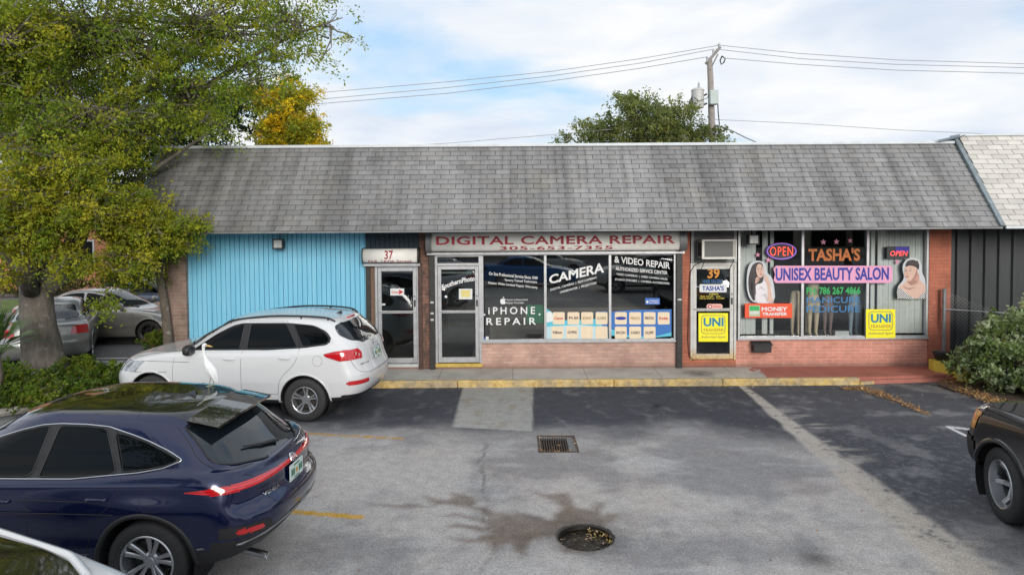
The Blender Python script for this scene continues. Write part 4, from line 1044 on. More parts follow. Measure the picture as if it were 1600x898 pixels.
# pale boarding inside the left and right salon panes
t = NT('ribbed_blind'); w_ = t.n('ShaderNodeTexWave', bands_direction='X'); w_.inputs['Scale'].default_value = 5.0; w_.inputs['Distortion'].default_value = .6; t.l(t.tc.outputs['Object'], w_.inputs[0])
t.set(Base_Color=t.mix(1.0, t.ramp(w_.outputs[0], [(.1, (.82, .86, .84)), (.6, (.92, .94, .92))]), t.ramp(t.noise(1.0, 4, .6, vec=t.co(scale=(1, 1, .3))), [(.3, .85), (.7, 1.05)]), 'MULTIPLY'), Roughness=.7); t.bump(w_.outputs[0], .5, .01)
M_BLIND = t.m
def slats(pa, pb, y, pw, gaps=0, top=362, bot=529):
    pass
def blind(lab, bars, y):
    xs_ = [FY(a, 450, y)[0] for a, _ in bars]; o = thing('window_blind', lab, 'blind', (xs_[0], y, zf(529)), group='pale blinds in the salon window')
    for a, b in bars:
        xa, xb = FY(a, 450, y)[0], FY(b, 450, y)[0]; mb = MB(); n_ = max(1, int(round((xb-xa)/.115))); w_ = (xb-xa)/n_
        pr_ = []
        for i in range(n_): pr_ += [(xa+i*w_, y+.012), (xa+(i+.12)*w_, y), (xa+(i+.88)*w_, y), (xa+(i+1)*w_, y+.012)]
        z0_, z1_ = zf(529.0)+.06, 3.05; m_ = len(pr_)
        mb.add([(p, q, z0_) for p, q in pr_]+[(p, q, z1_) for p, q in pr_]+[(p, q+.006, z0_) for p, q in pr_]+[(p, q+.006, z1_) for p, q in pr_], [(i, i+1, m_+i+1, m_+i) for i in range(m_-1)]+[(2*m_+i, 3*m_+i, 3*m_+i+1, 2*m_+i+1) for i in range(m_-1)])
        mb.build('slat', M_BLIND, o)
blind('pale vertical blind slats at the left edge of the salon window', [(1156, 1181), (1191, 1199.5), (1203, 1209)], .30-.2)
blind('pale ribbed blind filling the right pane of the salon window', [(1360, 1367), (1371, 1446)], .10)

# posters: two flat cut outs
SK1 = pm('print_skin', (.55, .30, .24), .5, .08, 8); SK2 = pm('print_skin_light', (.66, .44, .36), .5, .08, 8); HR = pm('print_hair', (.022, .016, .02), .4, .4, 14); PW = pm('print_white', (.76, .72, .76), .5, .04, 8); PE = pm('print_edge', (.56, .58, .62), .5, .05, 8); LIP = pm('print_lip', (.42, .08, .09), .5, .05, 8)
def curve(P, n=3):
    P = [np.array(p, float) for p in P]
    for _ in range(n):
        Q = []
        for i in range(len(P)):
            a, b = P[i], P[(i+1) % len(P)]; Q += [a*.75+b*.25, a*.25+b*.75]
        P = Q
    return [tuple(p) for p in P]
y0 = YG-.062
o = flat(curve([(1168, 418), (1174, 409), (1184, 406.5), (1193, 409), (1197, 416), (1199, 427), (1206, 432), (1210, 447), (1211.5, 474), (1180, 474), (1170, 466), (1166, 446)], 2), y0, PE, 'poster', label='cut out poster of a person with long dark hair, left in the salon window', cat='poster', th=.004)
flat(curve([(1178, 440), (1190, 439), (1201, 440), (1207, 452), (1208, 473), (1184, 473), (1180, 466), (1177, 452)], 2), y0-.002, PW, 'blouse', o, .0015)
flat(curve([(1173, 420), (1177, 412), (1185, 409), (1191, 411), (1193, 417), (1193, 440), (1188, 443), (1181, 444), (1179, 456), (1180, 470), (1176, 469), (1170, 455), (1169, 436)], 2), y0-.004, HR, 'hair', o, .0015)
flat(curve([(1184, 412.5), (1188.5, 412), (1191.5, 416), (1193, 421), (1194, 425.5), (1192.8, 429), (1191, 433), (1186, 434.5), (1183, 430), (1181.5, 424), (1181.8, 417)], 2), y0-.006, SK2, 'face', o, .0015)
flat(curve([(1181, 432), (1186, 434), (1187, 438), (1182, 442), (1179.5, 446)], 2), y0-.0065, SK2, 'neck', o, .001)
for (a, b) in ((1184.2, 420), (1189.8, 420.3)):
    flat(ell(a, b, 1.3, .55, 10), y0-.008, HR, 'eye', o, .001); flat([(a-1.8, b-2.0), (a, b-2.9), (a+1.8, b-2.1), (a, b-2.3)], y0-.008, HR, 'eyebrow', o, .001)
flat(curve([(1187.6, 420.5), (1188.4, 424.2), (1189.6, 425), (1187.4, 425.2)], 1), y0-.008, SK1, 'nose', o, .001)
flat(ell(1189, 428.4, 2.0, .9, 12), y0-.008, LIP, 'lips', o, .001)
flat(curve([(1195, 427), (1197, 431), (1201, 434), (1204, 446), (1206, 460), (1207, 472), (1202, 472), (1199, 460), (1200, 450), (1196, 439), (1193.5, 433)], 2), y0-.006, SK2, 'forearm', o, .0015)
flat(curve([(1200, 460), (1207, 466), (1210, 472), (1196, 472)], 2), y0-.008, SK2, 'hand', o, .001)
y0 = YG-.062
o = flat(curve([(1411, 411), (1419, 403), (1429, 402), (1437, 406), (1441, 416), (1440, 425), (1445, 434), (1446.5, 444), (1446.5, 467), (1401.5, 467), (1401.5, 448), (1410, 440), (1413, 432), (1410, 422)], 2), y0, PE, 'poster', label='cut out poster of a person with cropped hair and striped top, by the salon window', cat='poster', th=.004)
flat(curve([(1402, 466.5), (1402.5, 449), (1413, 442), (1420, 436), (1433, 434), (1441, 441), (1446, 446), (1446, 466.5)], 1), y0-.002, SK2, 'shoulders', o, .0015)
t = NT('striped_print'); w_ = t.n('ShaderNodeTexWave', bands_direction='DIAGONAL'); w_.inputs['Scale'].default_value = 14; t.l(t.tc.outputs['Object'], w_.inputs[0])
t.set(Base_Color=t.ramp(w_.outputs[0], [(.45, (.05, .05, .06)), (.55, (.75, .75, .75))]), Roughness=.6)
flat([(1402, 466.5), (1402.2, 449), (1410, 452), (1421, 462), (1430, 466.5)], y0-.004, t.m, 'top', o, .001); flat([(1446, 466.5), (1446.2, 455), (1438, 461), (1434, 466.5)], y0-.004, t.m, 'top', o, .001)
flat(curve([(1418, 430), (1430, 428), (1436, 426), (1437, 436), (1432, 446), (1420, 445), (1417, 438)], 2), y0-.004, SK1, 'neck', o, .001)
flat(curve([(1414, 418), (1419, 414), (1428, 413), (1434, 418), (1434, 428), (1429, 436), (1422, 440), (1417, 438), (1413.5, 431), (1412.6, 426)], 2), y0-.006, SK2, 'face', o, .0015)
flat(curve([(1414.5, 418), (1416, 409), (1424, 405.5), (1431, 406.5), (1436, 411), (1436.5, 417), (1435, 422), (1433, 419), (1428, 415.5), (1420, 414.5)], 2), y0-.008, HR, 'hair', o, .0015)
for (a, b) in ((1415.8, 423), (1422.5, 422.8)):
    flat(ell(a, b, 1.4, .6, 10), y0-.009, HR, 'eye', o, .001); flat([(a-1.9, b-2.1), (a, b-3.0), (a+2, b-2.1), (a, b-2.4)], y0-.009, HR, 'eyebrow', o, .001)
flat(curve([(1418, 423.5), (1417.2, 427.6), (1415.6, 428.6), (1418.6, 428.8)], 1), y0-.009, SK1, 'nose', o, .001)
flat(ell(1417.6, 432.2, 2.3, 1.0, 12), y0-.009, LIP, 'lips', o, .001)

SH1 = pm('print_shade', (.40, .21, .17), .5, .15, 30); SHW = pm('print_fold', (.55, .52, .57), .5, .15, 30); HL = pm('print_hair_light', (.09, .07, .075), .4, .3, 60)
for o_ in [q for q in bpy.data.objects if q.get('category') == 'poster']:
    if 'long dark hair' in o_['label']:
        yy_ = YG-.0705
        for P_ in ([(1181.9, 424), (1183.2, 429.5), (1186.2, 434.2), (1183.6, 431.8)], [(1182, 436.5), (1186.8, 435), (1187.3, 437.4), (1182.6, 440)]): flat(P_, yy_, SH1, 'print_shade', o_, .001)
        for P_ in ([(1184, 452), (1190, 447), (1197, 455), (1190, 450)], [(1188, 462), (1197, 458), (1200, 470), (1194, 462)], [(1180, 456), (1182, 466), (1181, 468)]): flat(P_, yy_, SHW, 'print_fold', o_, .001)
        for k_ in range(5): flat([(1171.5+k_*2, 428), (1172.3+k_*2, 440), (1176.6+k_*1.2, 462), (1174.9+k_*1.2, 455)], yy_, HL, 'hair_strand', o_, .001)
    else:
        yy_ = YG-.0735
        for P_ in ([(1432.5, 420), (1434, 428), (1429, 436), (1422.5, 439.6), (1428, 433.5), (1431, 427)], [(1418.5, 440), (1431, 437), (1433, 440.5), (1424, 446)], [(1410, 447), (1420, 450), (1432, 448), (1421, 452.5)]): flat(P_, yy_, SH1, 'print_shade', o_, .001)
        for k_ in range(5): flat([(1419+k_*3.6, 407.3), (1420+k_*3.6, 407), (1424+k_*2.8, 413.4), (1422.6+k_*2.8, 413.4)], yy_, HL, 'hair_strand', o_, .001)

# mannequin leg forms standing in the salon window
def skin_mesh(name, verts, edges, radii, mat, parent=None, loc=(0, 0, 0), sub=2, root=0):
    me = bpy.data.meshes.new(name); me.from_pydata([tuple(v) for v in verts], edges, []); o = bpy.data.objects.new(name, me); COL.objects.link(o)
    m = o.modifiers.new('s', 'SKIN'); sv = me.skin_vertices[0].data
    for i, r_ in enumerate(radii): sv[i].radius = r_ if hasattr(r_, '__len__') else (r_, r_); sv[i].use_root = (i == root)
    m2_ = o.modifiers.new('u', 'SUBSURF'); m2_.levels = sub; m2_.render_levels = sub
    dg = bpy.context.evaluated_depsgraph_get(); dg.update(); nm = bpy.data.meshes.new_from_object(o.evaluated_get(dg))
    v = np.array([tuple(q.co) for q in nm.vertices]); f = [tuple(p.vertices) for p in nm.polygons]
    bpy.data.objects.remove(o); bpy.data.meshes.remove(me); bpy.data.meshes.remove(nm)
    return mesh_obj(name, v, f, mat, parent, smooth=True, local=True, loc=None) if parent is not None else mesh_obj(name, v+np.array(loc), f, mat, None, smooth=True, loc=loc)
mann = [(1243, .26, M_CREAM, 'pale leg mannequin at the left edge behind the post of the salon window', .95), (1270, .28, pm('mannequin_tan', (.72, .60, .42), .5, .1, 8), 'tan torso and leg mannequin at the left of the middle salon pane', 1.0),
        (1293, .34, pm('mannequin_brown', (.26, .18, .17), .5, .1, 8), 'brown leg mannequin in the middle salon pane beside the tan one', .86), (1334, .28, pm('mannequin_jeans', (.28, .37, .44), .6, .2, 20), 'leg mannequin in grey blue jeans at the right of the middle salon pane', .95),
        (1256, .55, pm('mannequin_dull', (.45, .38, .28), .5, .1, 8), 'dull tan leg mannequin standing behind the left window post', .9)]
for px_, yy, mt, lab, sc_ in mann:
    bx, _ = FY(px_, 480, yy); bz = .76
    mb = MB(); mb.box(bx-.3, .16, .23, bx+.3, 1.0, .74) if False else None
    V_ = [(0, 0, .80), (0, 0, .93), (0, 0, 1.08), (-.085, 0, .72), (-.075, -.01, .42), (-.07, .01, .08), (.085, 0, .72), (.075, -.01, .42), (.07, .01, .08), (-.07, -.05, .02), (.07, -.05, .02)]
    E_ = [(0, 1), (1, 2), (0, 3), (3, 4), (4, 5), (0, 6), (6, 7), (7, 8), (5, 9), (8, 10)]
    R_ = [(.165, .11), (.12, .085), (.13, .09), (.088, .088), (.056, .056), (.036, .036), (.088, .088), (.056, .056), (.036, .036), (.03, .03), (.03, .03)]
    if 'torso' in lab: V_ += [(0, 0, 1.28), (0, 0, 1.42)]; E_ += [(2, 11), (11, 12)]; R_ += [(.15, .10), (.06, .05)]
    V_ = [(a*sc_, b*sc_, c*sc_*.98) for a, b, c in V_]; R_ = [tuple(q*sc_ for q in r_) for r_ in R_]
    ob = skin_mesh('mannequin', V_, E_, R_, mt, None, (bx, yy, .74))
    setp(ob, lab, 'mannequin', 'mannequins in the salon window')
shelf = MB(); shelf.box(x(1160), .11, .23, x(1440), 1.1, .735, .01); setp(shelf.build('display_shelf', pm('shelf_paint', (.20, .19, .18), .7, .1, 4), loc=(4.9+2, .6, .23)), 'low display shelf carrying the mannequins inside the salon window', 'shelf')
xa, za = FY(1305, 528, .2); xb, zb = FY(1327, 520.5, .2)
mb = MB(); mb.box(xa, .2, .738, xb, .32, .738+.11, .006); setp(mb.build('display_box', M_PAPER, loc=((xa+xb)/2, .25, .74)), 'small white box on the shelf between the brown and jeans mannequins', 'box')
# camera shop interior hints: counter and shelving
mb = MB(); mb.box(x(760), 1.7, .23, x(1040), 2.3, 1.2, .01); setp(mb.build('shop_counter', pm('counter', (.10, .085, .07), .5, .2, 4), loc=(.5, 2, .23)), 'dark counter inside the camera shop behind the window', 'counter')

# ---- fence post, chain link, yellow block and planter at the right end
gx_, gz_ = FY(1474, 555, -.15)
fo = thing('fence', 'short chain link fence panel on a grey pipe post right of the salon', 'fence', (gx_, -.2, .3))
mb = MB(); mb.tube([(gx_, -.15, .30), (gx_, -.15, FY(1474, 454, -.15)[1])], .038, 10); mb.lathe([(0.001, .05), (.03, .045), (.046, .02), (.046, -.01)], (gx_, -.15, FY(1474, 454, -.15)[1]), 'z', 10); mb.build('post', pm('galvanised', (.24, .25, .26), .5, .2, 10, metal=.5), fo)
t = NT('chain_link'); t.t.nodes.remove(t.b)
c1 = t.n('ShaderNodeSeparateXYZ'); t.l(t.tc.outputs['Object'], c1.inputs[0])
a_ = t.math('PINGPONG', t.math('ADD', t.math('ADD', c1.outputs[0], c1.outputs[2]), 20.0), .04); b_ = t.math('PINGPONG', t.math('ADD', t.math('SUBTRACT', c1.outputs[0], c1.outputs[2]), 20.0), .04)
k_ = t.math('LESS_THAN', t.math('MINIMUM', a_, b_), .003)
df = t.n('ShaderNodeBsdfPrincipled'); df.inputs['Base Color'].default_value = (.2, .2, .2, 1); df.inputs['Metallic'].default_value = .5
tr = t.n('ShaderNodeBsdfTransparent'); mxs = t.n('ShaderNodeMixShader'); t.l(k_, mxs.inputs[0]); t.l(tr.outputs[0], mxs.inputs[1]); t.l(df.outputs[0], mxs.inputs[2]); t.l(mxs.outputs[0], t.t.nodes['Material Output'].inputs[0])
mb = MB(); mb.quad((gx_+.03, -.15, .32), (gx_+.9, -.29, .30), (gx_+.9, -.29, 1.38), (gx_+.03, -.15, 1.75)); mb.build('mesh_panel', t.m, fo)
mb = MB(); mb.tube([(gx_+.02, -.15, 1.36), (gx_+2.6, -.55, 1.22)], .013, 8); mb.build('rail', MATS['galvanised'], fo)
p = [G(1450, 574, .2), G(1489, 586, .2)]
mb = MB(); y1_, y2_ = -.42, -.80
mb.prism([(8.72, -.28), (9.06, -.30), (9.28, -.95), (9.02, -1.02), (8.70, -.50)], .02, .34, 'z')
setp(mb.build('yellow_block', pm('block_yellow', (.72, .58, .08), .7, .12, 6, dirt=.3), loc=(9.0, -.6, .02)), 'bright yellow concrete block at the right end of the red pavement', 'block')
mb = MB(); mb.lathe([(.001, .345), (.11, .345), (.15, .46), (.17, .47), (.17, .50), (.15, .50), (.13, .47), (.001, .46)], (8.9, -.42, 0), 'z', 20)
mb.lathe([(.001, .345), (.10, .345), (.13, .43), (.001, .42)], (9.1, -.62, 0), 'z', 20)
setp(mb.build('planter', M_BLACK, loc=(8.95, -.45, .35)), 'low black round planter on the yellow block by the pipe post', 'planter')

# ---- drain hole and grate
mh = thing('drain_hole', 'round dark drain hole holding wet leaves and water with a stain round it', 'manhole', (MHX, MHY, 0))
mb = MB(); mb.lathe([(MHR-.035, -.11), (MHR-.030, -.015), (MHR-.012, -.008), (MHR+.002, -.004), (MHR+.002, -.03)], (MHX, MHY, 0), 'z', 64); mb.build('rim', pm('wet_iron', (.012, .010, .008), .4, .4, 30, bump=.5), mh, smooth=False)
t = NT('murky_water'); t.set(Specular_IOR_Level=.12); t.set(Base_Color=t.ramp(t.noise(9, 5, .7), [(.35, (.004, .003, .002)), (.6, (.016, .011, .006)), (.75, (.05, .033, .012))]), Roughness=t.ramp(t.noise(12, 4, .6), [(.4, .04), (.65, .5)])); t.bump(t.noise(40, 4, .7), .3, .01)
mb = MB(); mb.add([(MHX+(MHR-.005)*math.cos(2*math.pi*k/48), MHY+(MHR-.005)*math.sin(2*math.pi*k/48), -.055) for k in range(48)], [tuple(range(48))]); mb.build('water', t.m, mh)
def leaf_scatter(name, pts, size, mats, zlift, label, cat, kind='stuff', flatness=.35, seed=3, elong=2.0):
    rg = np.random.default_rng(seed); pts = np.array(pts); n_ = len(pts)
    a = rg.uniform(0, 2*np.pi, n_); s_ = size*rg.uniform(.5, 1.3, n_); tl = rg.normal(0, flatness, n_)
    d = np.stack([np.cos(a), np.sin(a), tl], 1)*s_[:, None]; e = np.stack([-np.sin(a), np.cos(a), rg.normal(0, flatness, n_)], 1)*(s_/elong)[:, None]
    z_ = pts[:, 2:3] if pts.shape[1] > 2 else np.zeros((n_, 1))
    c = np.concatenate([pts[:, :2], z_ + zlift + np.abs(tl)[:, None]*s_[:, None]], 1)
    up = np.array([0, 0, 1.0])*(s_*.2)[:, None]
    V_ = np.stack([c-d, c+e*.5-d*.1+up*0, c+d, c-e*.5-d*.1], 1).reshape(-1, 3)
    F_ = np.arange(n_*4).reshape(n_, 4)
    rgb = np.array(mats)[rg.integers(len(mats), size=n_)]*rg.uniform(.6, 1.25, (n_, 1))
    C_ = np.repeat(np.concatenate([rgb, np.ones((n_, 1))], 1), 4, 0)
    if 'litter' not in MATS:
        t = NT('litter'); t.set(Base_Color=t.attr('tint'), Roughness=.7)
    o = mesh_obj(name, V_, F_, MATS['litter'], attrs={'tint': ('POINT', C_)})
    return setp(o, label, cat, kind=kind)
LC = [(.46, .24, .07), (.36, .17, .05), (.55, .34, .12), (.28, .13, .05), (.62, .42, .20)]
rg = np.random.default_rng(5)
pp = []
for k in range(130):
    a = rg.uniform(-.35, 1.35) if rg.random() < .75 else rg.uniform(0, 6.28); r_ = MHR*(.98-.35*rg.random()**1.6) if rg.random() < .55 else MHR*rg.random()**.5*.9; pp.append((MHX+r_*math.cos(a), MHY+r_*math.sin(a), -.05))
leaf_scatter('wet_leaves', pp, .022, [(.45, .30, .10), (.60, .42, .26), (.40, .33, .04), (.18, .09, .03)], .006, 'wet leaves floating inside the round drain hole', 'fallen leaves', seed=8)
gq = GR
cxg, cyg = np.mean([q[0] for q in gq]), np.mean([q[1] for q in gq]); x0g, x1g = gq[0][0], gq[1][0]; y1g, y0g = gq[0][1], gq[2][1]
gt = thing('storm_grate', 'rectangular rusty storm grate clogged with leaves below the concrete patch', 'grate', (cxg, cyg, 0))
RUST = pm('rusty_iron', (.075, .055, .045), .8, .5, 30, bump=.5)
mb = MB(); x0g, x1g, y0g, y1g = x0g+.01, x1g-.02, y0g+.02, y1g-.02
for (a, b, c, d) in ((x0g-.03, y0g-.03, x1g+.03, y0g), (x0g-.03, y1g, x1g+.03, y1g+.03), (x0g-.03, y0g, x0g, y1g), (x1g, y0g, x1g+.03, y1g)): mb.box(a, b, -.05, c, d, .007)
mb.build('frame', RUST, gt)
mb = MB(); xx = x0g+.02
while xx < x1g-.12: mb.box(xx, y0g, -.045, xx+.016, y1g, -.012); xx += .036
mb.build('bars', RUST, gt)
mb = MB(); mb.box(x1g-.11, y0g+.004, -.05, x1g-.004, y1g-.004, -.005, .01); mb.build('plate', pm('worn_iron', (.16, .16, .16), .7, .3, 20, bump=.4), gt)
mb = MB(); mb.box(x0g, y0g, -.06, x1g, y1g, -.049); mb.build('sump', pm('sump', (.012, .011, .01), .9, .2, 9), gt)
pp = []
for k in range(110):
    s_ = rg.random(); e_ = rg.integers(4); j = rg.normal(0, .015)
    pp.append([(x0g+s_*(x1g-x0g), y1g+j, .008), (x0g+s_*(x1g-x0g), y0g+j, .008), (x0g+j, y0g+s_*(y1g-y0g), .008), (x1g+j, y0g+s_*(y1g-y0g), .008)][e_])
for k in range(14): pp.append((x0g+rg.uniform(.1, .3), y0g+rg.uniform(.08, .3), -.008))
leaf_scatter('wet_leaves', pp, .02, LC, .004, 'brown leaves caught along the edges of the storm grate', 'fallen leaves', seed=9)
# litter drifts
pp = []
def drift(a, b, w0, w1, n_, bias=1.0):
    a = np.array(a); b = np.array(b)
    for k in range(n_):
        t_ = rg.random(); w_ = w0*(1-t_)+w1*t_; p_ = a+(b-a)*t_+rg.normal(0, w_/2, 2); pp.append((p_[0], p_[1], abs(rg.normal(0, .012))))
A = [G(*q) for q in ((1318, 609), (1350, 607), (1395, 624), (1450, 648))]
for a, b, w0, w1, n_ in ((A[0], A[1], .12, .16, 380), (A[1], A[2], .26, .13, 800), (A[2], A[3], .15, .06, 420)): drift(a, b, w0, w1, n_)
leaf_scatter('fallen_leaves', pp, .022, LC, .006, 'drift of brown fallen leaves lying across the right parking bays', 'fallen leaves', seed=10)
pp = []
A = [G(*q) for q in ((1470, 592), (1505, 612), (1545, 628), (1590, 640), (1640, 650))]
for a, b, n_ in zip(A[:-1], A[1:], (500, 700, 600, 400)): drift(a, b, .22, .3, n_)
leaf_scatter('fallen_leaves', pp, .024, LC, .04, 'brown leaf litter along the foot of the variegated bush', 'fallen leaves', seed=11)
pp = []
for k in range(520):
    pp.append((rg.uniform(-2.2, 8.2), -1.14-abs(rg.normal(0, .09)), .002))
for k in range(330): pp.append((rg.uniform(3.5, 9), rg.uniform(-5.5, -1.2), .002))
for k in range(110): pp.append((rg.uniform(-3, 4.5), rg.uniform(-9, -1.3), .002))
leaf_scatter('scattered_leaves', pp, .016, LC+[(.62, .60, .56), (.5, .45, .35)], .003, 'scattered small leaves and bits along the kerb and over the asphalt', 'fallen leaves', seed=12)
# ------------------------------------------------------------------ vehicles
def pchip(Y):
    """slopes for monotone cubic through equally spaced rows Y[k, ...]"""
    d = np.diff(Y, axis=0); m = np.zeros_like(Y)
    a, b = d[:-1], d[1:]; s = (a*b) > 0
    m[1:-1] = np.where(s, 2*a*b/np.where(np.abs(a+b) < 1e-12, 1, a+b), 0)
    m[0] = d[0]; m[-1] = d[-1]; return m
def loop_pts(L, nF, nS, nR, bar):
    xf, xr, w, cf, cr, nf, nr, zc = L
    def quarter(c, n, N):
        a = np.linspace(0, math.pi/2, 400)
        X_ = c*(1-np.abs(np.cos(a))**(2/n)); Y_ = w*np.abs(np.sin(a))**(2/n)
        s = np.concatenate([[0], np.cumsum(np.hypot(np.diff(X_), np.diff(Y_)))]); t_ = np.linspace(0, s[-1]+1e-9, N)
        return np.interp(t_, s, X_), np.interp(t_, s, Y_)
    fx, fy_ = quarter(cf, nf, nF); rx_, ry_ = quarter(cr, nr, nR)
    sx = np.linspace(xf+cf, xr-cr, nS+2)[1:-1]
    X_ = np.concatenate([xf+fx, sx, (xr-rx_)[::-1]]); Y_ = np.concatenate([fy_, np.full(nS, w), ry_[::-1]])
    xm, hl, k = bar; Y_ = Y_*(1-k*np.abs((X_-xm)/hl)**2.6)
    zx = [q[0] for q in zc]; zz = [q[1] for q in zc]
    if len(zx) > 2:   # smooth through the given heights
        xs_ = np.linspace(zx[0], zx[-1], 80); zi = np.interp(xs_, zx, zz)
        ker = np.ones(9)/9; zi = np.convolve(np.pad(zi, 4, 'edge'), ker, 'valid'); Z_ = np.interp(X_, xs_, zi)
    else: Z_ = np.interp(X_, zx, zz)
    return np.stack([X_, Y_, Z_], 1)
def chaik(P, n=2, closed=True):
    P = [np.array(p, float) for p in P]
    for _ in range(n):
        Q = []
        m = len(P)
        for i in range(m if closed else m-1):
            a, b = P[i], P[(i+1) % m]; Q += [a*.78+b*.22, a*.22+b*.78]
        if not closed: Q = [P[0]] + Q + [P[-1]]
        P = Q
    return np.array(P)
def roundp(P, r=.05, k=4):
    P = [np.array(p, float) for p in P]; out = []; n = len(P)
    for i in range(n):
        a, b, c = P[i-1], P[i], P[(i+1) % n]; d1 = a-b; d2 = c-b; l1 = np.linalg.norm(d1); l2 = np.linalg.norm(d2)
        t_ = min(r, l1*.45, l2*.45); p0 = b+d1/l1*t_; p2 = b+d2/l2*t_
        for j in range(k+1): u = j/k; out.append((1-u)**2*p0+2*u*(1-u)*b+u*u*p2)
    return np.array(out)
PROJ = {'side': ((0, 2), 1), 'rear': ((1, 2), 0), 'front': ((1, 2), 0), 'top': ((0, 1), 2)}
def in_poly(px, py, poly):
    ins = np.zeros(px.shape, bool); P = poly; n = len(P)
    for i in range(n):
        a, b = P[i], P[(i+1) % n]
        if a[1] == b[1]: continue
        ins ^= ((a[1] > py) != (b[1] > py)) & (px < (b[0]-a[0])*(py-a[1])/(b[1]-a[1])+a[0])
    return ins
def build_car(name, spec, label, paint, cell=.022, loc=(0, 0, 0), rz=0.0, group=None, cat='car'):
    root = thing(name, label, cat, loc, rz, group); ORG[root.name] = np.zeros(3)
    L = spec['loops']; bar = spec.get('barrel', (2.4, 2.4, .03)); Lx = spec['len']
    nF = max(8, int(1.5/cell)); nS = max(16, int(3.3/cell)); nR = max(8, int(1.25/cell))
    C = np.stack([loop_pts(l, nF, nS, nR, bar) for l in L])
    m = pchip(C)
    rows = []
    for k in range(len(C)-1):
        dist = np.linalg.norm(C[k+1]-C[k], axis=1); n = max(2, int(np.percentile(dist, 70)/cell))
        for t_ in (np.arange(n)/n):
            h00 = 2*t_**3-3*t_**2+1; h10 = t_**3-2*t_**2+t_; h01 = -2*t_**3+3*t_**2; h11 = t_**3-t_**2
            rows.append(h00*C[k]+h10*m[k]+h01*C[k+1]+h11*m[k+1])
    rows.append(C[-1]); S = np.stack(rows)
    if 'deform' in spec: S = spec['deform'](S)
    K, N, _ = S.shape
    V = S.reshape(-1, 3); I = np.arange(K*N).reshape(K, N)
    F = np.stack([I[:-1, :-1].ravel(), I[:-1, 1:].ravel(), I[1:, 1:].ravel(), I[1:, :-1].ravel()], 1)
    def vnorm(V):
        S_ = V.reshape(K, N, 3); du = np.gradient(S_, axis=1); dv = np.gradient(S_, axis=0)
        n_ = np.cross(du, dv); n_ = n_/(np.linalg.norm(n_, axis=2, keepdims=True)+1e-9); return n_.reshape(-1, 3)
    Nn = vnorm(V)
    mid_ = N//2
    if Nn.reshape(K, N, 3)[K//3, mid_, 1] < 0: Nn = -Nn; F = F[:, ::-1].copy()
    def cond(Nv, pr, lim=None):
        if pr == 'side': return Nv[:, 1] > (.30 if lim is None else lim)
        if pr == 'rear': return Nv[:, 0] > (.18 if lim is None else lim)
        if pr == 'front': return Nv[:, 0] < -(.15 if lim is None else lim)
        return Nv[:, 2] > .3
    regs = []
    for rg_ in spec['regions']:
        parts = []
        for q in rg_['polys']:
            pr, P = q[0], q[1]; parts.append((pr, roundp(P, rg_.get('rad', .045)) if rg_.get('smooth', 2) else np.array(P, float)))
        regs.append((rg_, parts))
    # snap grid points onto region outlines so the edges run clean
    moved = np.zeros(len(V), bool)
    for rg_, parts in regs:
        for pr, P in parts:
            (a, b), _d = PROJ[pr]; ok = cond(Nn, pr) & ~moved
            mn_, mx_ = P.min(0)-cell, P.max(0)+cell
            ok &= (V[:, a] > mn_[0]) & (V[:, a] < mx_[0]) & (V[:, b] > mn_[1]) & (V[:, b] < mx_[1])
            idx = np.where(ok)[0]
            if not len(idx): continue
            best = np.full(len(idx), 1e9); bp = np.zeros((len(idx), 2)); q = V[idx][:, [a, b]]
            for i in range(len(P)):
                p0, p1 = P[i], P[(i+1) % len(P)]; e = p1-p0; LL = (e*e).sum()+1e-12
                t_ = np.clip(((q-p0)@e)/LL, 0, 1); c_ = p0+t_[:, None]*e; d_ = np.linalg.norm(q-c_, axis=1)
                w_ = d_ < best; best[w_] = d_[w_]; bp[w_] = c_[w_]
            sel = best < cell*.42; ii = idx[sel]; V[ii, a] = bp[sel, 0]; V[ii, b] = bp[sel, 1]; moved[ii] = True
    fc = V[F].mean(1); fn_ = Nn[F].mean(1)
    lab_ = np.zeros(len(F), int)
    for ri, (rg_, parts) in enumerate(regs):
        mk = np.zeros(len(F), bool)
        for pr, P in parts:
            (a, b), _d = PROJ[pr]; mk |= cond(fn_, pr, rg_.get('lim')) & in_poly(fc[:, a], fc[:, b], P)
        lab_[mk & (lab_ == 0)] = ri+1
    bvh = BVHTree.FromPolygons([tuple(p) for p in V[:, :]], [tuple(int(i) for i in f) for f in F])
    def proj(pr, p, out=.0):
        if pr == 'side': o_, d_ = Vector((p[0], 4, p[1])), Vector((0, -1, 0))
        elif pr == 'rear': o_, d_ = Vector((12, p[0], p[1])), Vector((-1, 0, 0))
        elif pr == 'front': o_, d_ = Vector((-6, p[0], p[1])), Vector((1, 0, 0))
        else: o_, d_ = Vector((p[0], p[1], 5)), Vector((0, 0, -1))
        h = bvh.ray_cast(o_, d_)
        if h[0] is None: return None
        nn = h[1] if h[1].dot(d_) < 0 else -h[1]
        return h[0]+nn*out
    # body and regions to meshes
    bodyp = None
    objs = {}
    def emit(nm, Fsel, mat, side, off=0.0, parent=None):
        """side: 0 both halves in one mesh, -1 / 1 only one half"""
        if len(Fsel) == 0: return None
        u, inv = np.unique(Fsel, return_inverse=True); inv = inv.reshape(Fsel.shape); v = V[u]+Nn[u]*off; nn = Nn[u].copy()
        vs, fs, ns = [], [], []
        if side in (0, 1): vs.append(v); fs.append(inv); ns.append(nn)
        if side in (0, -1):
            b = len(v) if side == 0 else 0
            vm = v*np.array([1, -1, 1]); nm_ = nn*np.array([1, -1, 1]); vs.append(vm); fs.append(inv[:, ::-1]+b); ns.append(nm_)
        o = mesh_obj(nm, np.concatenate(vs), np.concatenate(fs), mat, parent if parent is not None else root, smooth=True, local=True, normals=np.concatenate(ns))
        return o
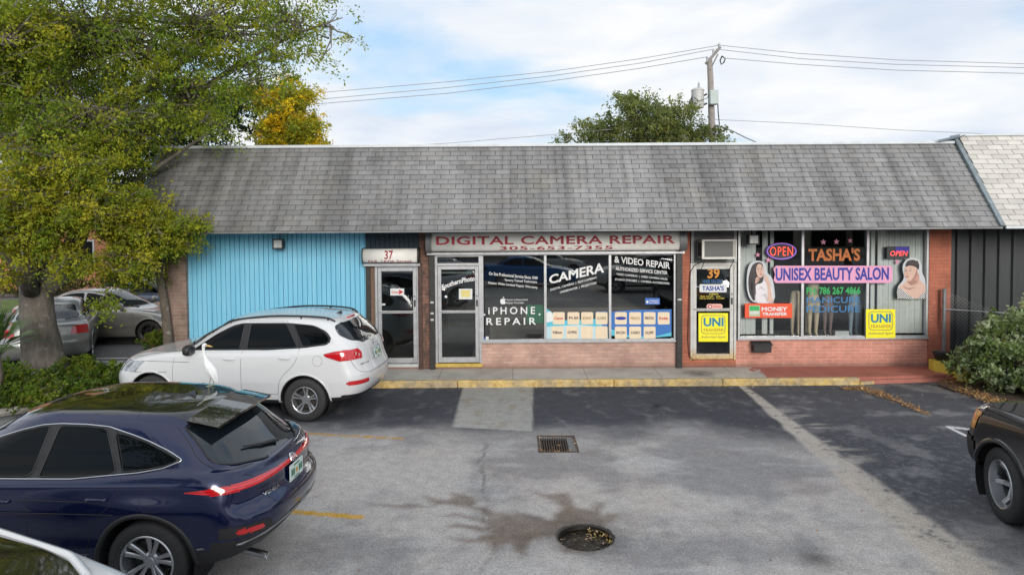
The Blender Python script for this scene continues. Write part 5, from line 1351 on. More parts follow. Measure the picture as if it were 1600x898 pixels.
    hole = {i+1 for i, (rg_, _) in enumerate(regs) if rg_.get('hole')}
    body = emit('body', F[(lab_ == 0)], paint, 0)
    regobj = {}
    for ri, (rg_, parts) in enumerate(regs):
        if rg_.get('hole'): continue
        Fs = F[lab_ == ri+1]; mat = rg_.get('mat') or paint
        for sd_ in ((0,) if rg_.get('centre') else (-1, 1)):
            par = regobj.get((rg_['in'], sd_)) if rg_.get('in') else None
            o = emit(rg_['name'], Fs, mat, sd_, rg_.get('off', 0.0), par)
            if o is not None:
                regobj[(rg_.get('id', rg_['name']), sd_)] = o
                if rg_.get('label'): o['label'] = rg_['label']
        tr = rg_.get('trim')
        if tr:
            for pr, P in parts:
                pts = [proj(pr, p, tr[1]*.2) for p in list(P)+[P[0]]]
                runs = [[]]
                for q in pts:
                    if q is None or (pr in ('rear', 'front') and False): runs.append([])
                    else: runs[-1].append(q)
                for sd_ in ((0,) if rg_.get('centre') else (-1, 1)):
                    mb = MB()
                    for run in runs:
                        if len(run) < 2: continue
                        for s2 in ((1, -1) if sd_ == 0 else (sd_,)):
                            mb.tube([(q.x, q.y*s2, q.z) for q in run], tr[1], 5, False)
                    if mb.v: mb.build('trim', tr[0], regobj.get((rg_.get('id', rg_['name']), sd_)) or root, smooth=True, local=True)
    # shut lines
    mb = MB()
    for pr, P, r_ in spec.get('lines', []):
        P = chaik(P, 2, False)
        Q = []
        for a, b in zip(P[:-1], P[1:]):
            n_ = max(1, int(np.linalg.norm(b-a)/.05)); Q += [a+(b-a)*i/n_ for i in range(n_)]
        Q.append(P[-1]); pts = [proj(pr, q, -r_*.35) for q in Q]; pts = [q for q in pts if q is not None]
        if len(pts) > 1:
            for s2 in (1, -1): mb.tube([(q.x, q.y*s2, q.z) for q in pts], r_, 4, False)
    if mb.v: mb.build('shut_lines', pm('shut_line', (.012, .012, .013), .8, .1, 9), root, local=True)
    # wheel wells, underbody
    R_a = spec['arch']
    mb = MB()
    for wx_ in spec['wheels']:
        for s2 in (1, -1):
            yo = spec['hw']*.985; yi = spec['hw']*.50; n_ = 22; vs = []; fs = []
            for k in range(n_+1):
                a = -R(35)+(math.pi+R(70))*k/n_
                for yy in (yo-.012, yi): vs.append((wx_+R_a*math.cos(a), s2*yy, spec['R']+R_a*math.sin(a)))
            for k in range(n_): fs.append((2*k, 2*k+1, 2*k+3, 2*k+2))
            mb.add(vs, fs); mb.add([(wx_+R_a*math.cos(2*math.pi*k/24), s2*yi, spec['R']+R_a*math.sin(2*math.pi*k/24)) for k in range(24)], [tuple(range(24))])
    z0_ = spec.get('floor', .24)
    mb.add([(p[0], p[1], p[2]+.01) for p in C[0]]+[(p[0], -p[1], p[2]+.01) for p in C[0]], [(i, i+1, N+i+1, N+i) for i in range(N-1)] if C[0].shape[0] == N else [])
    mb.build('underbody', pm('underbody', (.010, .010, .011), .9, .2, 9), root, local=True)
    # arch lips
    if spec.get('lip'):
        m_, rr_, ex = spec['lip']
        for wx_ in spec['wheels']:
            for s2 in (-1, 1):
                pts = []
                for k in range(37):
                    a = R(-24)+(math.pi+R(48))*k/36; q = proj('side', (wx_+(R_a+ex)*math.cos(a), spec['R']+(R_a+ex)*math.sin(a)), -rr_*.45)
                    if q is not None and q.z > .2: pts.append((q.x, q.y*s2, q.z))
                if len(pts) > 2:
                    mb = MB(); mb.tube(pts, rr_, 8); mb.build('arch_lip', m_ or paint, root, smooth=True, local=True)
    for i, wx_ in enumerate(spec['wheels']):
        for s2 in (-1, 1): wheel(root, (wx_, s2*(spec['hw']-spec['tw']/2-.015), spec['R']), spec, s2, spec.get('steer', 0) if i == 0 else 0)
    return root, proj, body, regobj
def wheel(root, c, sp, side, steer=0):
    Rr, w, rim = sp['R'], sp['tw'], sp['rim']; lod = sp.get('lod', 1)
    o = thing('wheel', None, None, c); o.parent = root; o.rotation_euler = (0, 0, (math.pi if side > 0 else 0)+steer); ORG[o.name] = np.zeros(3)
    nn = 48 if lod else 24
    mb = MB(); h = w/2
    mb.lathe([(rim-.005, -h*.86), (rim+.012, -h*.93), (rim+.035, -h*1.0), (Rr-.05, -h*1.01), (Rr-.018, -h*.93), (Rr-.004, -h*.80), (Rr, -h*.55), (Rr, 0), (Rr, h*.55), (Rr-.004, h*.8), (Rr-.018, h*.93), (Rr-.05, h), (rim+.03, h*.96), (rim-.005, h*.86)], (0, 0, 0), 'y', nn)
    t_ = mb.build('tyre', M_RUBBER, o, smooth=True, local=True)
    if lod:
        tm = MB()
        for rr_ in (rim+.05,): tm.lathe([(rr_-.004, -h*1.0), (rr_, -h*1.018), (rr_+.004, -h*1.0)], (0, 0, 0), 'y', nn)
        tm.build('sidewall_ring', M_RUBBER, t_, local=True)
    mb = MB(); rm = sp.get('rimmat', M_RIM); dish = sp.get('dish', .045)
    mb.lathe([(rim+.004, -h*.88), (rim-.004, -h*.95), (rim-.016, -h*.90), (rim-.022, -h*.60), (rim-.035, 0), (rim-.035, h*.5)], (0, 0, 0), 'y', nn)
    st = sp['spokes']; yf = -h*.80+dish
    def spoke(a, w0, w1, th=.035, r0=.05, r1=None):
        r1 = r1 or rim-.016; ca, sa = math.cos(a), math.sin(a); vs = []
        for (r_, ww, y_) in ((r0, w0, yf-.004), ((r0+r1)*.55, (w0+w1)*.48, yf-.010), (r1, w1, -h*.80+dish*.35)):
            for (s_, d_) in ((-1, .010), (-.62, 0), (.62, 0), (1, .010), (1, th), (-1, th)):
                vs.append((ca*r_-sa*s_*ww/2, y_+d_, sa*r_+ca*s_*ww/2))
        fs = []
        for i in range(2):
            for j in range(6): fs.append((i*6+j, i*6+(j+1) % 6, (i+1)*6+(j+1) % 6, (i+1)*6+j))
        mb.add(vs, fs)
    n_ = st['n']
    for k in range(n_):
        a = 2*math.pi*k/n_+st.get('ph', 0)
        if st.get('pair'):
            for s_ in (-1, 1): spoke(a+s_*st['pair'], st['w0'], st['w1'], r0=.04)
        else: spoke(a, st['w0'], st['w1'])
    mb.lathe([(.001, yf-.012), (.03, yf-.012), (.034, yf-.006), (.055, yf-.004), (.075, yf+.01), (.078, yf+.04)], (0, 0, 0), 'y', 24)
    for k in range(5):
        a = 2*math.pi*k/5+.6; mb.lathe([(.001, yf-.003), (.008, yf-.003), (.009, yf+.004)], (.052*math.cos(a), 0, .052*math.sin(a)), 'y', 8)
    mb.build('rim', rm, o, smooth=False, local=True)
    mb = MB(); mb.lathe([(.02, yf+.055), (rim*.72, yf+.055), (rim*.72, yf+.075), (rim-.04, yf+.085), (rim-.036, yf+.10)], (0, 0, 0), 'y', 32)
    mb.build('brake_disc', M_DISC, o, local=True)
    return o
def ellipsoid(mb, c, r, n=14, e=2.6, rot=0):
    vs = []; cs, ss = math.cos(rot), math.sin(rot)
    f = lambda a: math.copysign(abs(a)**(2/e), a)
    for i in range(n+1):
        p_ = -math.pi/2+math.pi*i/n
        for j in range(n*2):
            t_ = math.pi*j/n; X_, Y_, Z_ = r[0]*f(math.cos(p_))*f(math.cos(t_)), r[1]*f(math.cos(p_))*f(math.sin(t_)), r[2]*f(math.sin(p_))
            vs.append((c[0]+X_*cs-Y_*ss, c[1]+X_*ss+Y_*cs, c[2]+Z_))
    fs = [(i*2*n+j, i*2*n+(j+1) % (2*n), (i+1)*2*n+(j+1) % (2*n), (i+1)*2*n+j) for i in range(n) for j in range(2*n)]
    mb.add(vs, fs)
def mirrors(root, xx, y, z, mat, r=(.065, .10, .085), stalk=True):
    for s in (-1, 1):
        mb = MB(); ellipsoid(mb, (xx, s*(y+.10), z+.04), r, 8, 2.8)
        o = mb.build('side_mirror', mat, root, smooth=True, local=True)
        mb = MB(); mb.tube([(xx-.02, s*(y-.02), z-.03), (xx, s*(y+.06), z)], .028, 6); mb.build('mirror_arm', M_BLACK, o, local=True)
        mb = MB(); mb.add([(xx+r[0]*.93, s*(y+.10-r[1]*.75), z+.04-r[2]*.7), (xx+r[0]*.93, s*(y+.10+r[1]*.75), z+.04-r[2]*.7), (xx+r[0]*.93, s*(y+.10+r[1]*.75), z+.04+r[2]*.7), (xx+r[0]*.93, s*(y+.10-r[1]*.75), z+.04+r[2]*.7)], [(0, 1, 2, 3)]); mb.build('mirror_glass', M_CGLASS2, o, local=True)
def handles(proj, doors, pts, mat):
    for xx, z in pts:
        for s in (-1, 1):
            q = proj('side', (xx, z), 0)
            if q is None: continue
            mb = MB(); ellipsoid(mb, (q.x, s*(q.y+.018), q.z), (.10, .014, .017), 6, 3.0)
            mb.box(q.x-.09, s*(q.y-.03), q.z-.012, q.x-.06, s*(q.y+.02), q.z+.012); mb.box(q.x+.06, s*(q.y-.03), q.z-.012, q.x+.09, s*(q.y+.02), q.z+.012)
            best = doors(xx, s); mb.build('handle', mat, best, smooth=True, local=True)
def rail(root, proj, ypts, mat, r=.016, lift=.045):
    for s in (-1, 1):
        P = []
        for i, (xx, yy) in enumerate(ypts):
            q = proj('top', (xx, yy), 0)
            if q is None: continue
            l_ = lift if 0 < i < len(ypts)-1 else .004
            P.append((q.x, s*q.y, q.z+l_))
        mb = MB()
        P2 = chaik(P, 2, False)
        mb.tube(P2, r, 8)
        for i in (1, len(P)//2, len(P)-2): mb.tube([(P[i][0], P[i][1], P[i][2]-lift-.02), P[i]], r*.9, 6)
        mb.build('roof_rail', mat, root, smooth=True, local=True)
M_TAIL = None
def lamp_mats():
    global M_TAIL, M_TAILC, M_HEAD, M_AMBER
    t = NT('tail_red'); w_ = t.n('ShaderNodeTexWave', bands_direction='Z'); w_.inputs['Scale'].default_value = 14; t.l(t.tc.outputs['Object'], w_.inputs[0])
    t.set(Base_Color=t.ramp(w_.outputs[0], [(.2, (.36, .004, .008)), (.8, (.62, .012, .018))]), Roughness=.10, Specular_IOR_Level=.7, Coat_Weight=1.0, Coat_Roughness=.02); M_TAIL = t.m
    M_TAILC = pm('tail_clear', (.55, .36, .34), .12, .25, 40, coat=1.0); M_HEAD = pm('headlamp', (.40, .42, .44), .08, .35, 30, coat=1.0, metal=.4); M_AMBER = pm('amber_lens', (.62, .24, .05), .12, .15, 30, coat=1.0)
lamp_mats()
def oval(x0, z0, rx, rz_, n=20): return [(x0+rx*math.cos(2*math.pi*k/n), z0+rz_*math.sin(2*math.pi*k/n)) for k in range(n)]
def circ(wx_, z, r, n=40): return [(wx_+r*math.cos(2*math.pi*k/n), z+r*math.sin(2*math.pi*k/n)) for k in range(n)]
def plate(root, proj, z, y=0.0, txt='BLQ 47R', w=.31, h=.155, tilt=0.0, lab=None):
    q = proj('rear', (abs(y)+.001, z), .012); xx = q.x+.012
    q2 = proj('rear', (abs(y)+.001, z+h*.4), .012); dx_ = (q2.x-q.x)/(h*.4)
    o = mesh_box = MB(); mb = mesh_box
    def P(a, b, d): return (xx+dx_*b+d, a, z+b)
    mb.add([P(-w/2, -h/2, 0), P(w/2, -h/2, 0), P(w/2, h/2, 0), P(-w/2, h/2, 0), P(-w/2, -h/2, .008), P(w/2, -h/2, .008), P(w/2, h/2, .008), P(-w/2, h/2, .008)], [(0,3,2,1), (4,5,6,7), (0,1,5,4), (1,2,6,5), (2,3,7,6), (3,0,4,7)])
    pl = mb.build('number_plate', pm('plate_white', (.55, .66, .62), .4, .05, 9), root, local=True)
    # an orange blossom mark and blurred green bars of the state plate; no legible number in the photograph
    mb = MB(); mb.add([P(a, b, .011) for a, b in oval(0, -.005, .026, .026, 12)], [tuple(range(12))]); mb.build('emblem', pm('plate_orange', (.55, .26, .04), .5, .1, 9), pl, local=True)
    mb = MB()
    for a0, a1, b0, b1 in ((-.13, -.095, -.035, .03), (-.085, -.05, -.035, .03), (.05, .085, -.035, .03), (.095, .13, -.035, .03), (-.07, .07, .05, .065), (-.06, .06, -.068, -.055)): mb.add([P(a0, b0, .0105), P(a1, b0, .0105), P(a1, b1, .0105), P(a0, b1, .0105)], [(0, 1, 2, 3)])
    mb.build('lettering', pm('plate_green', (.03, .16, .09), .5, .1, 9), pl, local=True)
    return pl
def badge(root, proj, s, zc, y0, y1, h, mat, name='lettering', bold=.03):
    v, f = text_geo(s, bold); mn, mx_ = v[:, :2].min(0), v[:, :2].max(0)
    P = []
    for q in v:
        u = (q[0]-mn[0])/(mx_[0]-mn[0]); w_ = (q[1]-mn[1])/(mx_[1]-mn[1]); yy = y0+u*(y1-y0)
        hcast = proj('rear', (abs(yy), zc+(w_-.5)*h), .006); P.append((hcast.x+.002, yy, hcast.z))
    return mesh_obj(name, P, f, mat, root, local=True)
def ringmark(root, proj, yc, zc, ry, rz_, mat, kind):
    mb = MB()
    def ring(cy_, cz_, a, b):
        pts = []
        for k in range(25):
            q = proj('rear', (abs(cy_+a*math.cos(2*math.pi*k/24)), cz_+b*math.sin(2*math.pi*k/24)), .008); pts.append((q.x, cy_+a*math.cos(2*math.pi*k/24), q.z))
        mb.tube(pts, .0045, 5, False)
    ring(yc, zc, ry, rz_)
    if kind == 'T': ring(yc, zc, ry*.30, rz_*.92); ring(yc, zc+rz_*.45, ry*.66, rz_*.38)
    else:
        for s in (-1, 1): q = [proj('rear', (abs(yc+s*ry*.42+s*d), zc+e), .01) for d, e in ((-.008, -rz_*.7), (.004, 0), (.012, rz_*.7))]; mb.tube([(p.x, yc+s*ry*.42+s*d, p.z) for p, (d, e) in zip(q, ((-.008, 0), (.004, 0), (.012, 0)))], .005, 5)
        q = [proj('rear', (abs(yc+d), zc), .01) for d in (-ry*.45, ry*.45)]; mb.tube([(q[0].x, yc-ry*.45, zc), (q[1].x, yc+ry*.45, zc)], .004, 5)
    return mb.build('emblem', mat, root, local=True)
def anchor(root, local, world, rz):
    c, s = math.cos(rz), math.sin(rz); root.rotation_euler = (0, 0, rz)
    root.location = (world[0]-(local[0]*c-local[1]*s), world[1]-(local[0]*s+local[1]*c), 0)
def GZ(px, py, z): a = G(px, py, z); return a

# --- rounded family SUV (white)
def spec_suv(win=M_CGLASS, rimmat=M_RIM):
    wf, wr, RR, AR = .945, 3.645, .36, .425
    loops = [(.22, 4.42, .80, .50, .40, 3, 3.5, [(0, .32), (1.0, .27), (3.7, .27), (4.7, .36)]),
        (.09, 4.56, .895, .60, .40, 2.6, 3.2, [(0, .36), (1.2, .33), (3.4, .33), (4.7, .42)]),
        (.03, 4.655, .930, .66, .42, 2.5, 3.0, [(0, .50), (4.7, .58)]),
        (.0, 4.67, .945, .70, .42, 2.4, 3.0, [(0, .64), (4.7, .72)]),
        (.05, 4.60, .945, .76, .42, 2.3, 3.0, [(0, .80), (1, .86), (4.7, .92)]),
        (.20, 4.54, .930, .85, .42, 2.3, 3.0, [(.1, .93), (.6, 1.00), (1.2, 1.05), (3, 1.09), (4.6, 1.16)]),
        (.50, 4.51, .885, .90, .42, 2.4, 3.0, [(.3, 1.02), (.9, 1.09), (1.5, 1.12), (3, 1.15), (4.6, 1.24)]),
        (1.16, 4.48, .850, .60, .42, 2.2, 3.0, [(1.0, 1.10), (1.6, 1.15), (3, 1.18), (4.6, 1.30)]),
        (1.62, 4.33, .790, .62, .42, 2.2, 3.0, [(1.5, 1.38), (3, 1.42), (4.6, 1.48)]),
        (2.02, 4.15, .705, .60, .40, 2.4, 3.0, [(1.9, 1.58), (2.6, 1.63), (3.4, 1.64), (4.2, 1.61)]),
        (2.18, 4.06, .60, .50, .40, 2.4, 3.0, [(2.1, 1.645), (2.8, 1.69), (3.4, 1.70), (4.1, 1.655)]),
        (2.4, 3.9, .32, .4, .4, 2.2, 2.6, [(2.3, 1.69), (3.0, 1.725), (3.9, 1.68)]),
        (2.55, 3.8, .001, .3, .3, 2, 2, [(2.5, 1.70), (3.0, 1.733), (3.8, 1.695)])]
    T = (M_BLACK, .011)
    rg = [dict(name='arch_opening', hole=True, smooth=0, polys=[('side', circ(wf, RR, AR)), ('side', circ(wr, RR, AR))]),
        dict(name='windshield', centre=True, mat=M_CGLASS2, off=-.004, trim=T, polys=[('front', [(-.3, 1.13), (.50, 1.15), (.72, 1.185), (.60, 1.55), (.50, 1.615), (-.3, 1.645)])], lim=.3),
        dict(name='rear_window', centre=True, mat=M_RGLASS, off=-.003, trim=(M_BLACK, .008), polys=[('rear', [(-.3, 1.25), (.40, 1.26), (.66, 1.33), (.735, 1.42), (.66, 1.555), (.50, 1.59), (-.3, 1.60)])], lim=.2),
        dict(name='tail_lamp', mat=M_TAIL, off=.006, trim=(M_BLACK, .004), polys=[('side', [(3.98, 1.13), (4.2, 1.18), (4.75, 1.20), (4.75, 1.03), (4.25, 1.02), (4.02, 1.09)]), ('rear', [(.60, 1.02), (1.0, 1.02), (1.0, 1.20), (.62, 1.18), (.56, 1.10)])], lim=.28),
        dict(name='reflector', mat=M_TAIL, off=.006, polys=[('rear', [(.55, .62), (.90, .62), (.90, .69), (.55, .69)])], smooth=1),
        dict(name='headlamp', mat=M_HEAD, off=.004, trim=(M_BLACK, .004), polys=[('side', [(.05, .80), (.30, .76), (.42, .82), (.55, .96), (.35, .95), (.12, .90)]), ('front', [(.55, .76), (.95, .78), (.95, .98), (.70, .93), (.5, .84)])], lim=.12),
        dict(name='side_window', id='w1', mat=win, off=-.003, trim=T, polys=[('side', [(1.70, 1.170), (1.86, 1.285), (2.02, 1.385), (2.18, 1.465), (2.33, 1.530), (2.50, 1.580), (2.545, 1.585), (2.50, 1.185)])]),
        dict(name='side_window', id='w2', mat=win, off=-.003, trim=T, polys=[('side', [(2.62, 1.19), (2.655, 1.590), (3.28, 1.595), (3.50, 1.24), (3.46, 1.22)])]),
        dict(name='side_window', id='w3', mat=win, off=-.003, trim=T, polys=[('side', [(3.40, 1.590), (3.62, 1.582), (3.78, 1.555), (3.92, 1.495), (4.02, 1.41), (4.055, 1.35), (4.00, 1.29), (3.80, 1.26), (3.60, 1.238)])]),
        dict(name='pillar_trim', mat=M_BLACK, off=-.001, rad=.08, polys=[('side', [(1.64, 1.150), (2.01, 1.40), (2.31, 1.555), (2.50, 1.605), (3.30, 1.615), (3.76, 1.58), (3.99, 1.485), (4.09, 1.365), (4.02, 1.27), (3.60, 1.215), (3.0, 1.175)])]),
        dict(name='number_recess', centre=True, mat=None, off=-.012, smooth=1, polys=[('rear', [(-.3, .93), (.30, .93), (.27, 1.10), (-.3, 1.12)])]),
        dict(name='door', id='d1', smooth=1, polys=[('side', [(1.40, .44), (1.36, .80), (1.42, 1.14), (1.62, 1.19), (2.0, 1.46), (2.35, 1.60), (2.585, 1.625), (2.56, 1.1), (2.56, .44)])]),
        dict(name='door', id='d2', smooth=1, polys=[('side', [(2.57, .44), (2.57, 1.1), (2.60, 1.625), (3.27, 1.63), (3.40, 1.60), (3.56, 1.22), (3.50, .98), (3.22, .72), (3.18, .44)])]),
        dict(name='lower_cladding', mat=M_BLACK, smooth=0, centre=True, polys=[('side', [(-.1, .0), (4.8, .0), (4.8, .46), (4.2, .42), (3.6, .36), (.9, .36), (.3, .44), (-.1, .46)]), ('rear', [(-.1, 0), (1, 0), (1, .46), (-.1, .46)]), ('front', [(-.1, 0), (1, 0), (1, .44), (-.1, .44)])], lim=.1),
        dict(name='grille', mat=M_BLACK, centre=True, off=-.01, smooth=1, polys=[('front', [(-.3, .48), (.60, .50), (.56, .60), (-.3, .62)]), ('front', [(-.3, .70), (.42, .72), (.50, .84), (-.3, .86)])], lim=.2)]
    lines = [('side', [(1.37, .44), (1.34, .80), (1.40, 1.14)], .004), ('side', [(2.565, .44), (2.565, 1.16)], .0045), ('side', [(3.19, .44), (3.23, .72), (3.51, .98), (3.57, 1.22), (3.43, 1.59)], .0045), ('side', [(1.38, .455), (3.18, .455)], .004),
        ('side', [(2.60, 1.63), (3.3, 1.635)], .004), ('side', oval(3.88, 1.02, .085, .085, 16)+[(3.965, 1.02)], .003),
        ('top', [(.42, .80), (1.15, .85), (1.35, .80)], .004), ('rear', [(.80, 1.58), (.85, 1.24), (.83, 1.0), (.74, .78), (0, .77)], .004), ('rear', [(.86, .76), (0, .755)], .003)]
    return dict(len=4.675, loops=loops, regions=rg, lines=lines, arch=AR, wheels=(wf, wr), R=RR, tw=.235, rim=.225, hw=.93, barrel=(2.35, 2.35, .05),
        spokes=dict(n=5, pair=.16, w0=.030, w1=.042, ph=.32), rimmat=rimmat, lip=(None, .020, .012))
# --- coupe-roofed crossover (dark blue)
def spec_cross(win=M_CGLASS):
    wf, wr, RR, AR = .93, 3.68, .365, .435
    loops = [(.22, 4.46, .80, .50, .40, 3, 3.2, [(0, .32), (1.0, .26), (3.7, .26), (4.3, .34), (4.7, .42)]),
        (.08, 4.60, .89, .60, .45, 2.6, 2.8, [(0, .36), (1.2, .31), (3.4, .31), (4.2, .38), (4.7, .46)]),
        (.03, 4.70, .925, .66, .48, 2.5, 2.7, [(0, .50), (3.5, .50), (4.7, .58)]),
        (.0, 4.735, .930, .70, .50, 2.4, 2.6, [(0, .62), (3.4, .64), (4.7, .72)]),
        (.05, 4.68, .925, .78, .52, 2.3, 2.6, [(0, .78), (1, .82), (3.4, .86), (4.7, .90)]),
        (.22, 4.60, .905, .85, .50, 2.3, 2.7, [(.1, .89), (.6, .95), (1.2, .99), (3, 1.03), (4.0, 1.05), (4.7, 1.03)]),
        (.52, 4.56, .865, .90, .52, 2.4, 2.8, [(.3, .97), (.9, 1.02), (1.5, 1.05), (3, 1.10), (4.0, 1.14), (4.6, 1.11)]),
        (1.14, 4.50, .825, .60, .60, 2.2, 2.6, [(1.0, 1.03), (1.6, 1.08), (3, 1.13), (4.0, 1.18), (4.6, 1.13)]),
        (1.62, 4.27, .745, .65, .66, 2.2, 2.5, [(1.5, 1.28), (3, 1.33), (3.9, 1.365), (4.4, 1.33)]),
        (2.05, 4.04, .640, .60, .62, 2.4, 2.6, [(1.9, 1.49), (2.5, 1.54), (3.1, 1.555), (3.6, 1.535), (4.1, 1.495)]),
        (2.20, 3.96, .545, .50, .55, 2.4, 2.6, [(2.1, 1.55), (2.6, 1.60), (3.1, 1.612), (3.6, 1.592), (4.0, 1.555)]),
        (2.4, 3.88, .30, .4, .5, 2.2, 2.4, [(2.3, 1.60), (2.7, 1.635), (3.2, 1.64), (3.8, 1.60)]),
        (2.55, 3.8, .001, .3, .3, 2, 2, [(2.5, 1.615), (2.8, 1.645), (3.2, 1.65), (3.8, 1.612)])]
    T = (M_BLACK, .006)
    rg = [dict(name='arch_opening', hole=True, smooth=0, polys=[('side', circ(wf, RR, AR)), ('side', circ(wr, RR, AR))]),
        dict(name='windshield', centre=True, mat=M_CGLASS2, off=-.004, trim=(M_BLACK, .011), polys=[('front', [(-.3, 1.05), (.50, 1.075), (.70, 1.11), (.55, 1.46), (.45, 1.53), (-.3, 1.57)])], lim=.3),
        dict(name='rear_window', centre=True, mat=M_RGLASS, off=-.003, trim=(M_BLACK, .009), polys=[('rear', [(-.3, 1.125), (.35, 1.13), (.62, 1.16), (.70, 1.20), (.575, 1.475), (-.3, 1.515)])], lim=.15),
        dict(name='tail_lamp', centre=True, mat=M_TAIL, off=.007, trim=(M_BLACK, .004), smooth=1, polys=[('side', [(4.02, 1.005), (4.25, 1.030), (4.75, 1.038), (4.75, .992), (4.30, .980)]), ('rear', [(-.1, 1.000), (.55, .992), (.95, .968), (.95, 1.038), (.55, 1.036), (-.1, 1.022)])], lim=.22),
        dict(name='reflector', mat=M_TAIL, off=.005, smooth=1, polys=[('rear', [(.62, .60), (.84, .62), (.84, .665), (.66, .655)])]),
        dict(name='bumper_insert', mat=M_BLACK, off=.002, smooth=1, polys=[('rear', [(.50, .57), (.93, .60), (.93, .70), (.60, .675)])]),
        dict(name='headlamp', mat=M_HEAD, off=.004, trim=(M_BLACK, .004), polys=[('side', [(.05, .78), (.30, .80), (.60, .88), (.40, .89), (.12, .87)]), ('front', [(.45, .76), (.95, .80), (.95, .92), (.70, .88), (.5, .82)])], lim=.12),
        dict(name='side_window', id='w1', mat=win, off=-.003, trim=T, polys=[('side', [(1.60, 1.075), (1.80, 1.195), (2.02, 1.305), (2.2, 1.38), (2.40, 1.445), (2.58, 1.485), (2.66, 1.495), (2.585, 1.10)])]),
        dict(name='side_window', id='w2', mat=win, off=-.003, trim=T, polys=[('side', [(2.66, 1.10), (2.75, 1.498), (3.0, 1.497), (3.20, 1.485), (3.37, 1.15), (3.33, 1.125)])]),
        dict(name='side_window', id='w3', mat=win, off=-.003, trim=T, polys=[('side', [(3.285, 1.455), (3.45, 1.425), (3.62, 1.375), (3.80, 1.305), (3.93, 1.240), (3.80, 1.195), (3.60, 1.165), (3.425, 1.145)])]),
        dict(name='pillar_trim', mat=M_BLACK, off=-.001, rad=.03, smooth=1, trim=(M_CHROME, .008), polys=[('side', [(1.56, 1.063), (1.78, 1.20), (2.00, 1.32), (2.19, 1.395), (2.40, 1.46), (2.58, 1.502), (2.75, 1.515), (3.0, 1.513), (3.22, 1.498), (3.45, 1.44), (3.63, 1.388), (3.82, 1.315), (3.96, 1.240), (3.80, 1.180), (3.60, 1.148), (3.0, 1.093), (2.5, 1.082)])]),
        dict(name='black_roof', centre=True, mat=pm('gloss_black', (.008, .008, .009), .12, .0, 9, coat=1.0), smooth=1, polys=[('top', [(2.16, -.2), (2.16, .38), (2.34, .50), (2.7, .585), (3.2, .60), (3.6, .56), (3.99, .49), (4.02, -.2)])]),
        dict(name='door', id='d1', smooth=1, polys=[('side', [(1.36, .42), (1.32, .80), (1.38, 1.07), (1.56, 1.12), (2.0, 1.38), (2.35, 1.52), (2.66, 1.545), (2.60, 1.1), (2.60, .42)])]),
        dict(name='door', id='d2', smooth=1, polys=[('side', [(2.61, .42), (2.61, 1.1), (2.70, 1.545), (3.15, 1.54), (3.28, 1.50), (3.43, 1.17), (3.46, .96), (3.20, .74), (3.14, .42)])]),
        dict(name='lower_cladding', mat=M_BLACK, smooth=0, centre=True, polys=[('side', [(-.1, .0), (4.8, .0), (4.8, .56), (4.2, .50), (4.08, .44), (3.6, .40), (.9, .40), (.3, .46), (-.1, .48)]), ('rear', [(-.1, 0), (1, 0), (1, .57), (-.1, .59)]), ('front', [(-.1, 0), (1, 0), (1, .44), (-.1, .44)])], lim=.08),
        dict(name='grille', mat=M_BLACK, centre=True, off=-.01, smooth=1, polys=[('front', [(-.3, .46), (.70, .48), (.62, .66), (-.3, .68)])], lim=.2)]
    lines = [('side', [(1.33, .44), (1.30, .80), (1.36, 1.07)], .004), ('side', [(2.605, .44), (2.605, 1.10)], .0045), ('side', [(3.15, .44), (3.21, .74), (3.47, .96), (3.44, 1.17), (3.29, 1.49)], .0045),
        ('side', [(3.66, .88), (3.64, .98), (3.70, 1.03), (3.86, 1.04), (3.90, .99), (3.88, .88), (3.80, .84), (3.70, .85), (3.66, .88)], .003),
        ('top', [(.42, .78), (1.15, .82), (1.35, .78)], .004), ('rear', [(.60, 1.48), (.77, 1.16), (.60, 1.05)], .004), ('rear', [(.55, .985), (.50, .80), (.44, .74), (0, .73)], .005),
        ('top', [(3.44, .60), (3.46, .3), (3.47, 0)], .005)]
    def deform(S):
        # bevelled shoulder crease, flared haunch over the rear wheel, ledge under the lamp strip
        X_, Y_, Z_ = S[..., 0], S[..., 1], S[..., 2]
        side = np.clip(Y_/.9, 0, 1)**4
        h = np.exp(-((X_-3.75)/.55)**2-((Z_-.84)/.10)**2)*.028 + np.exp(-((X_-.95)/.5)**2-((Z_-.80)/.10)**2)*.02
        dip = -np.exp(-((X_-2.3)/1.1)**2-((Z_-.60)/.10)**2)*.022
        S[..., 1] = Y_+side*(h+dip)
        rear = sst(X_, 4.2, 4.6)*(1-sst(np.abs(Y_), .75, .93))
        S[..., 0] = X_-rear*.045*np.exp(-((Z_-.86)/.075)**2)+rear*.03*np.exp(-((Z_-1.01)/.04)**2)
        return S
    return dict(len=4.74, loops=loops, regions=rg, lines=lines, arch=AR, wheels=(wf, wr), R=RR, tw=.235, rim=.245, hw=.915, barrel=(2.35, 2.4, .05),
        spokes=dict(n=5, pair=.20, w0=.030, w1=.052, ph=.15), lip=(M_BLACK, .026, .012), deform=deform)
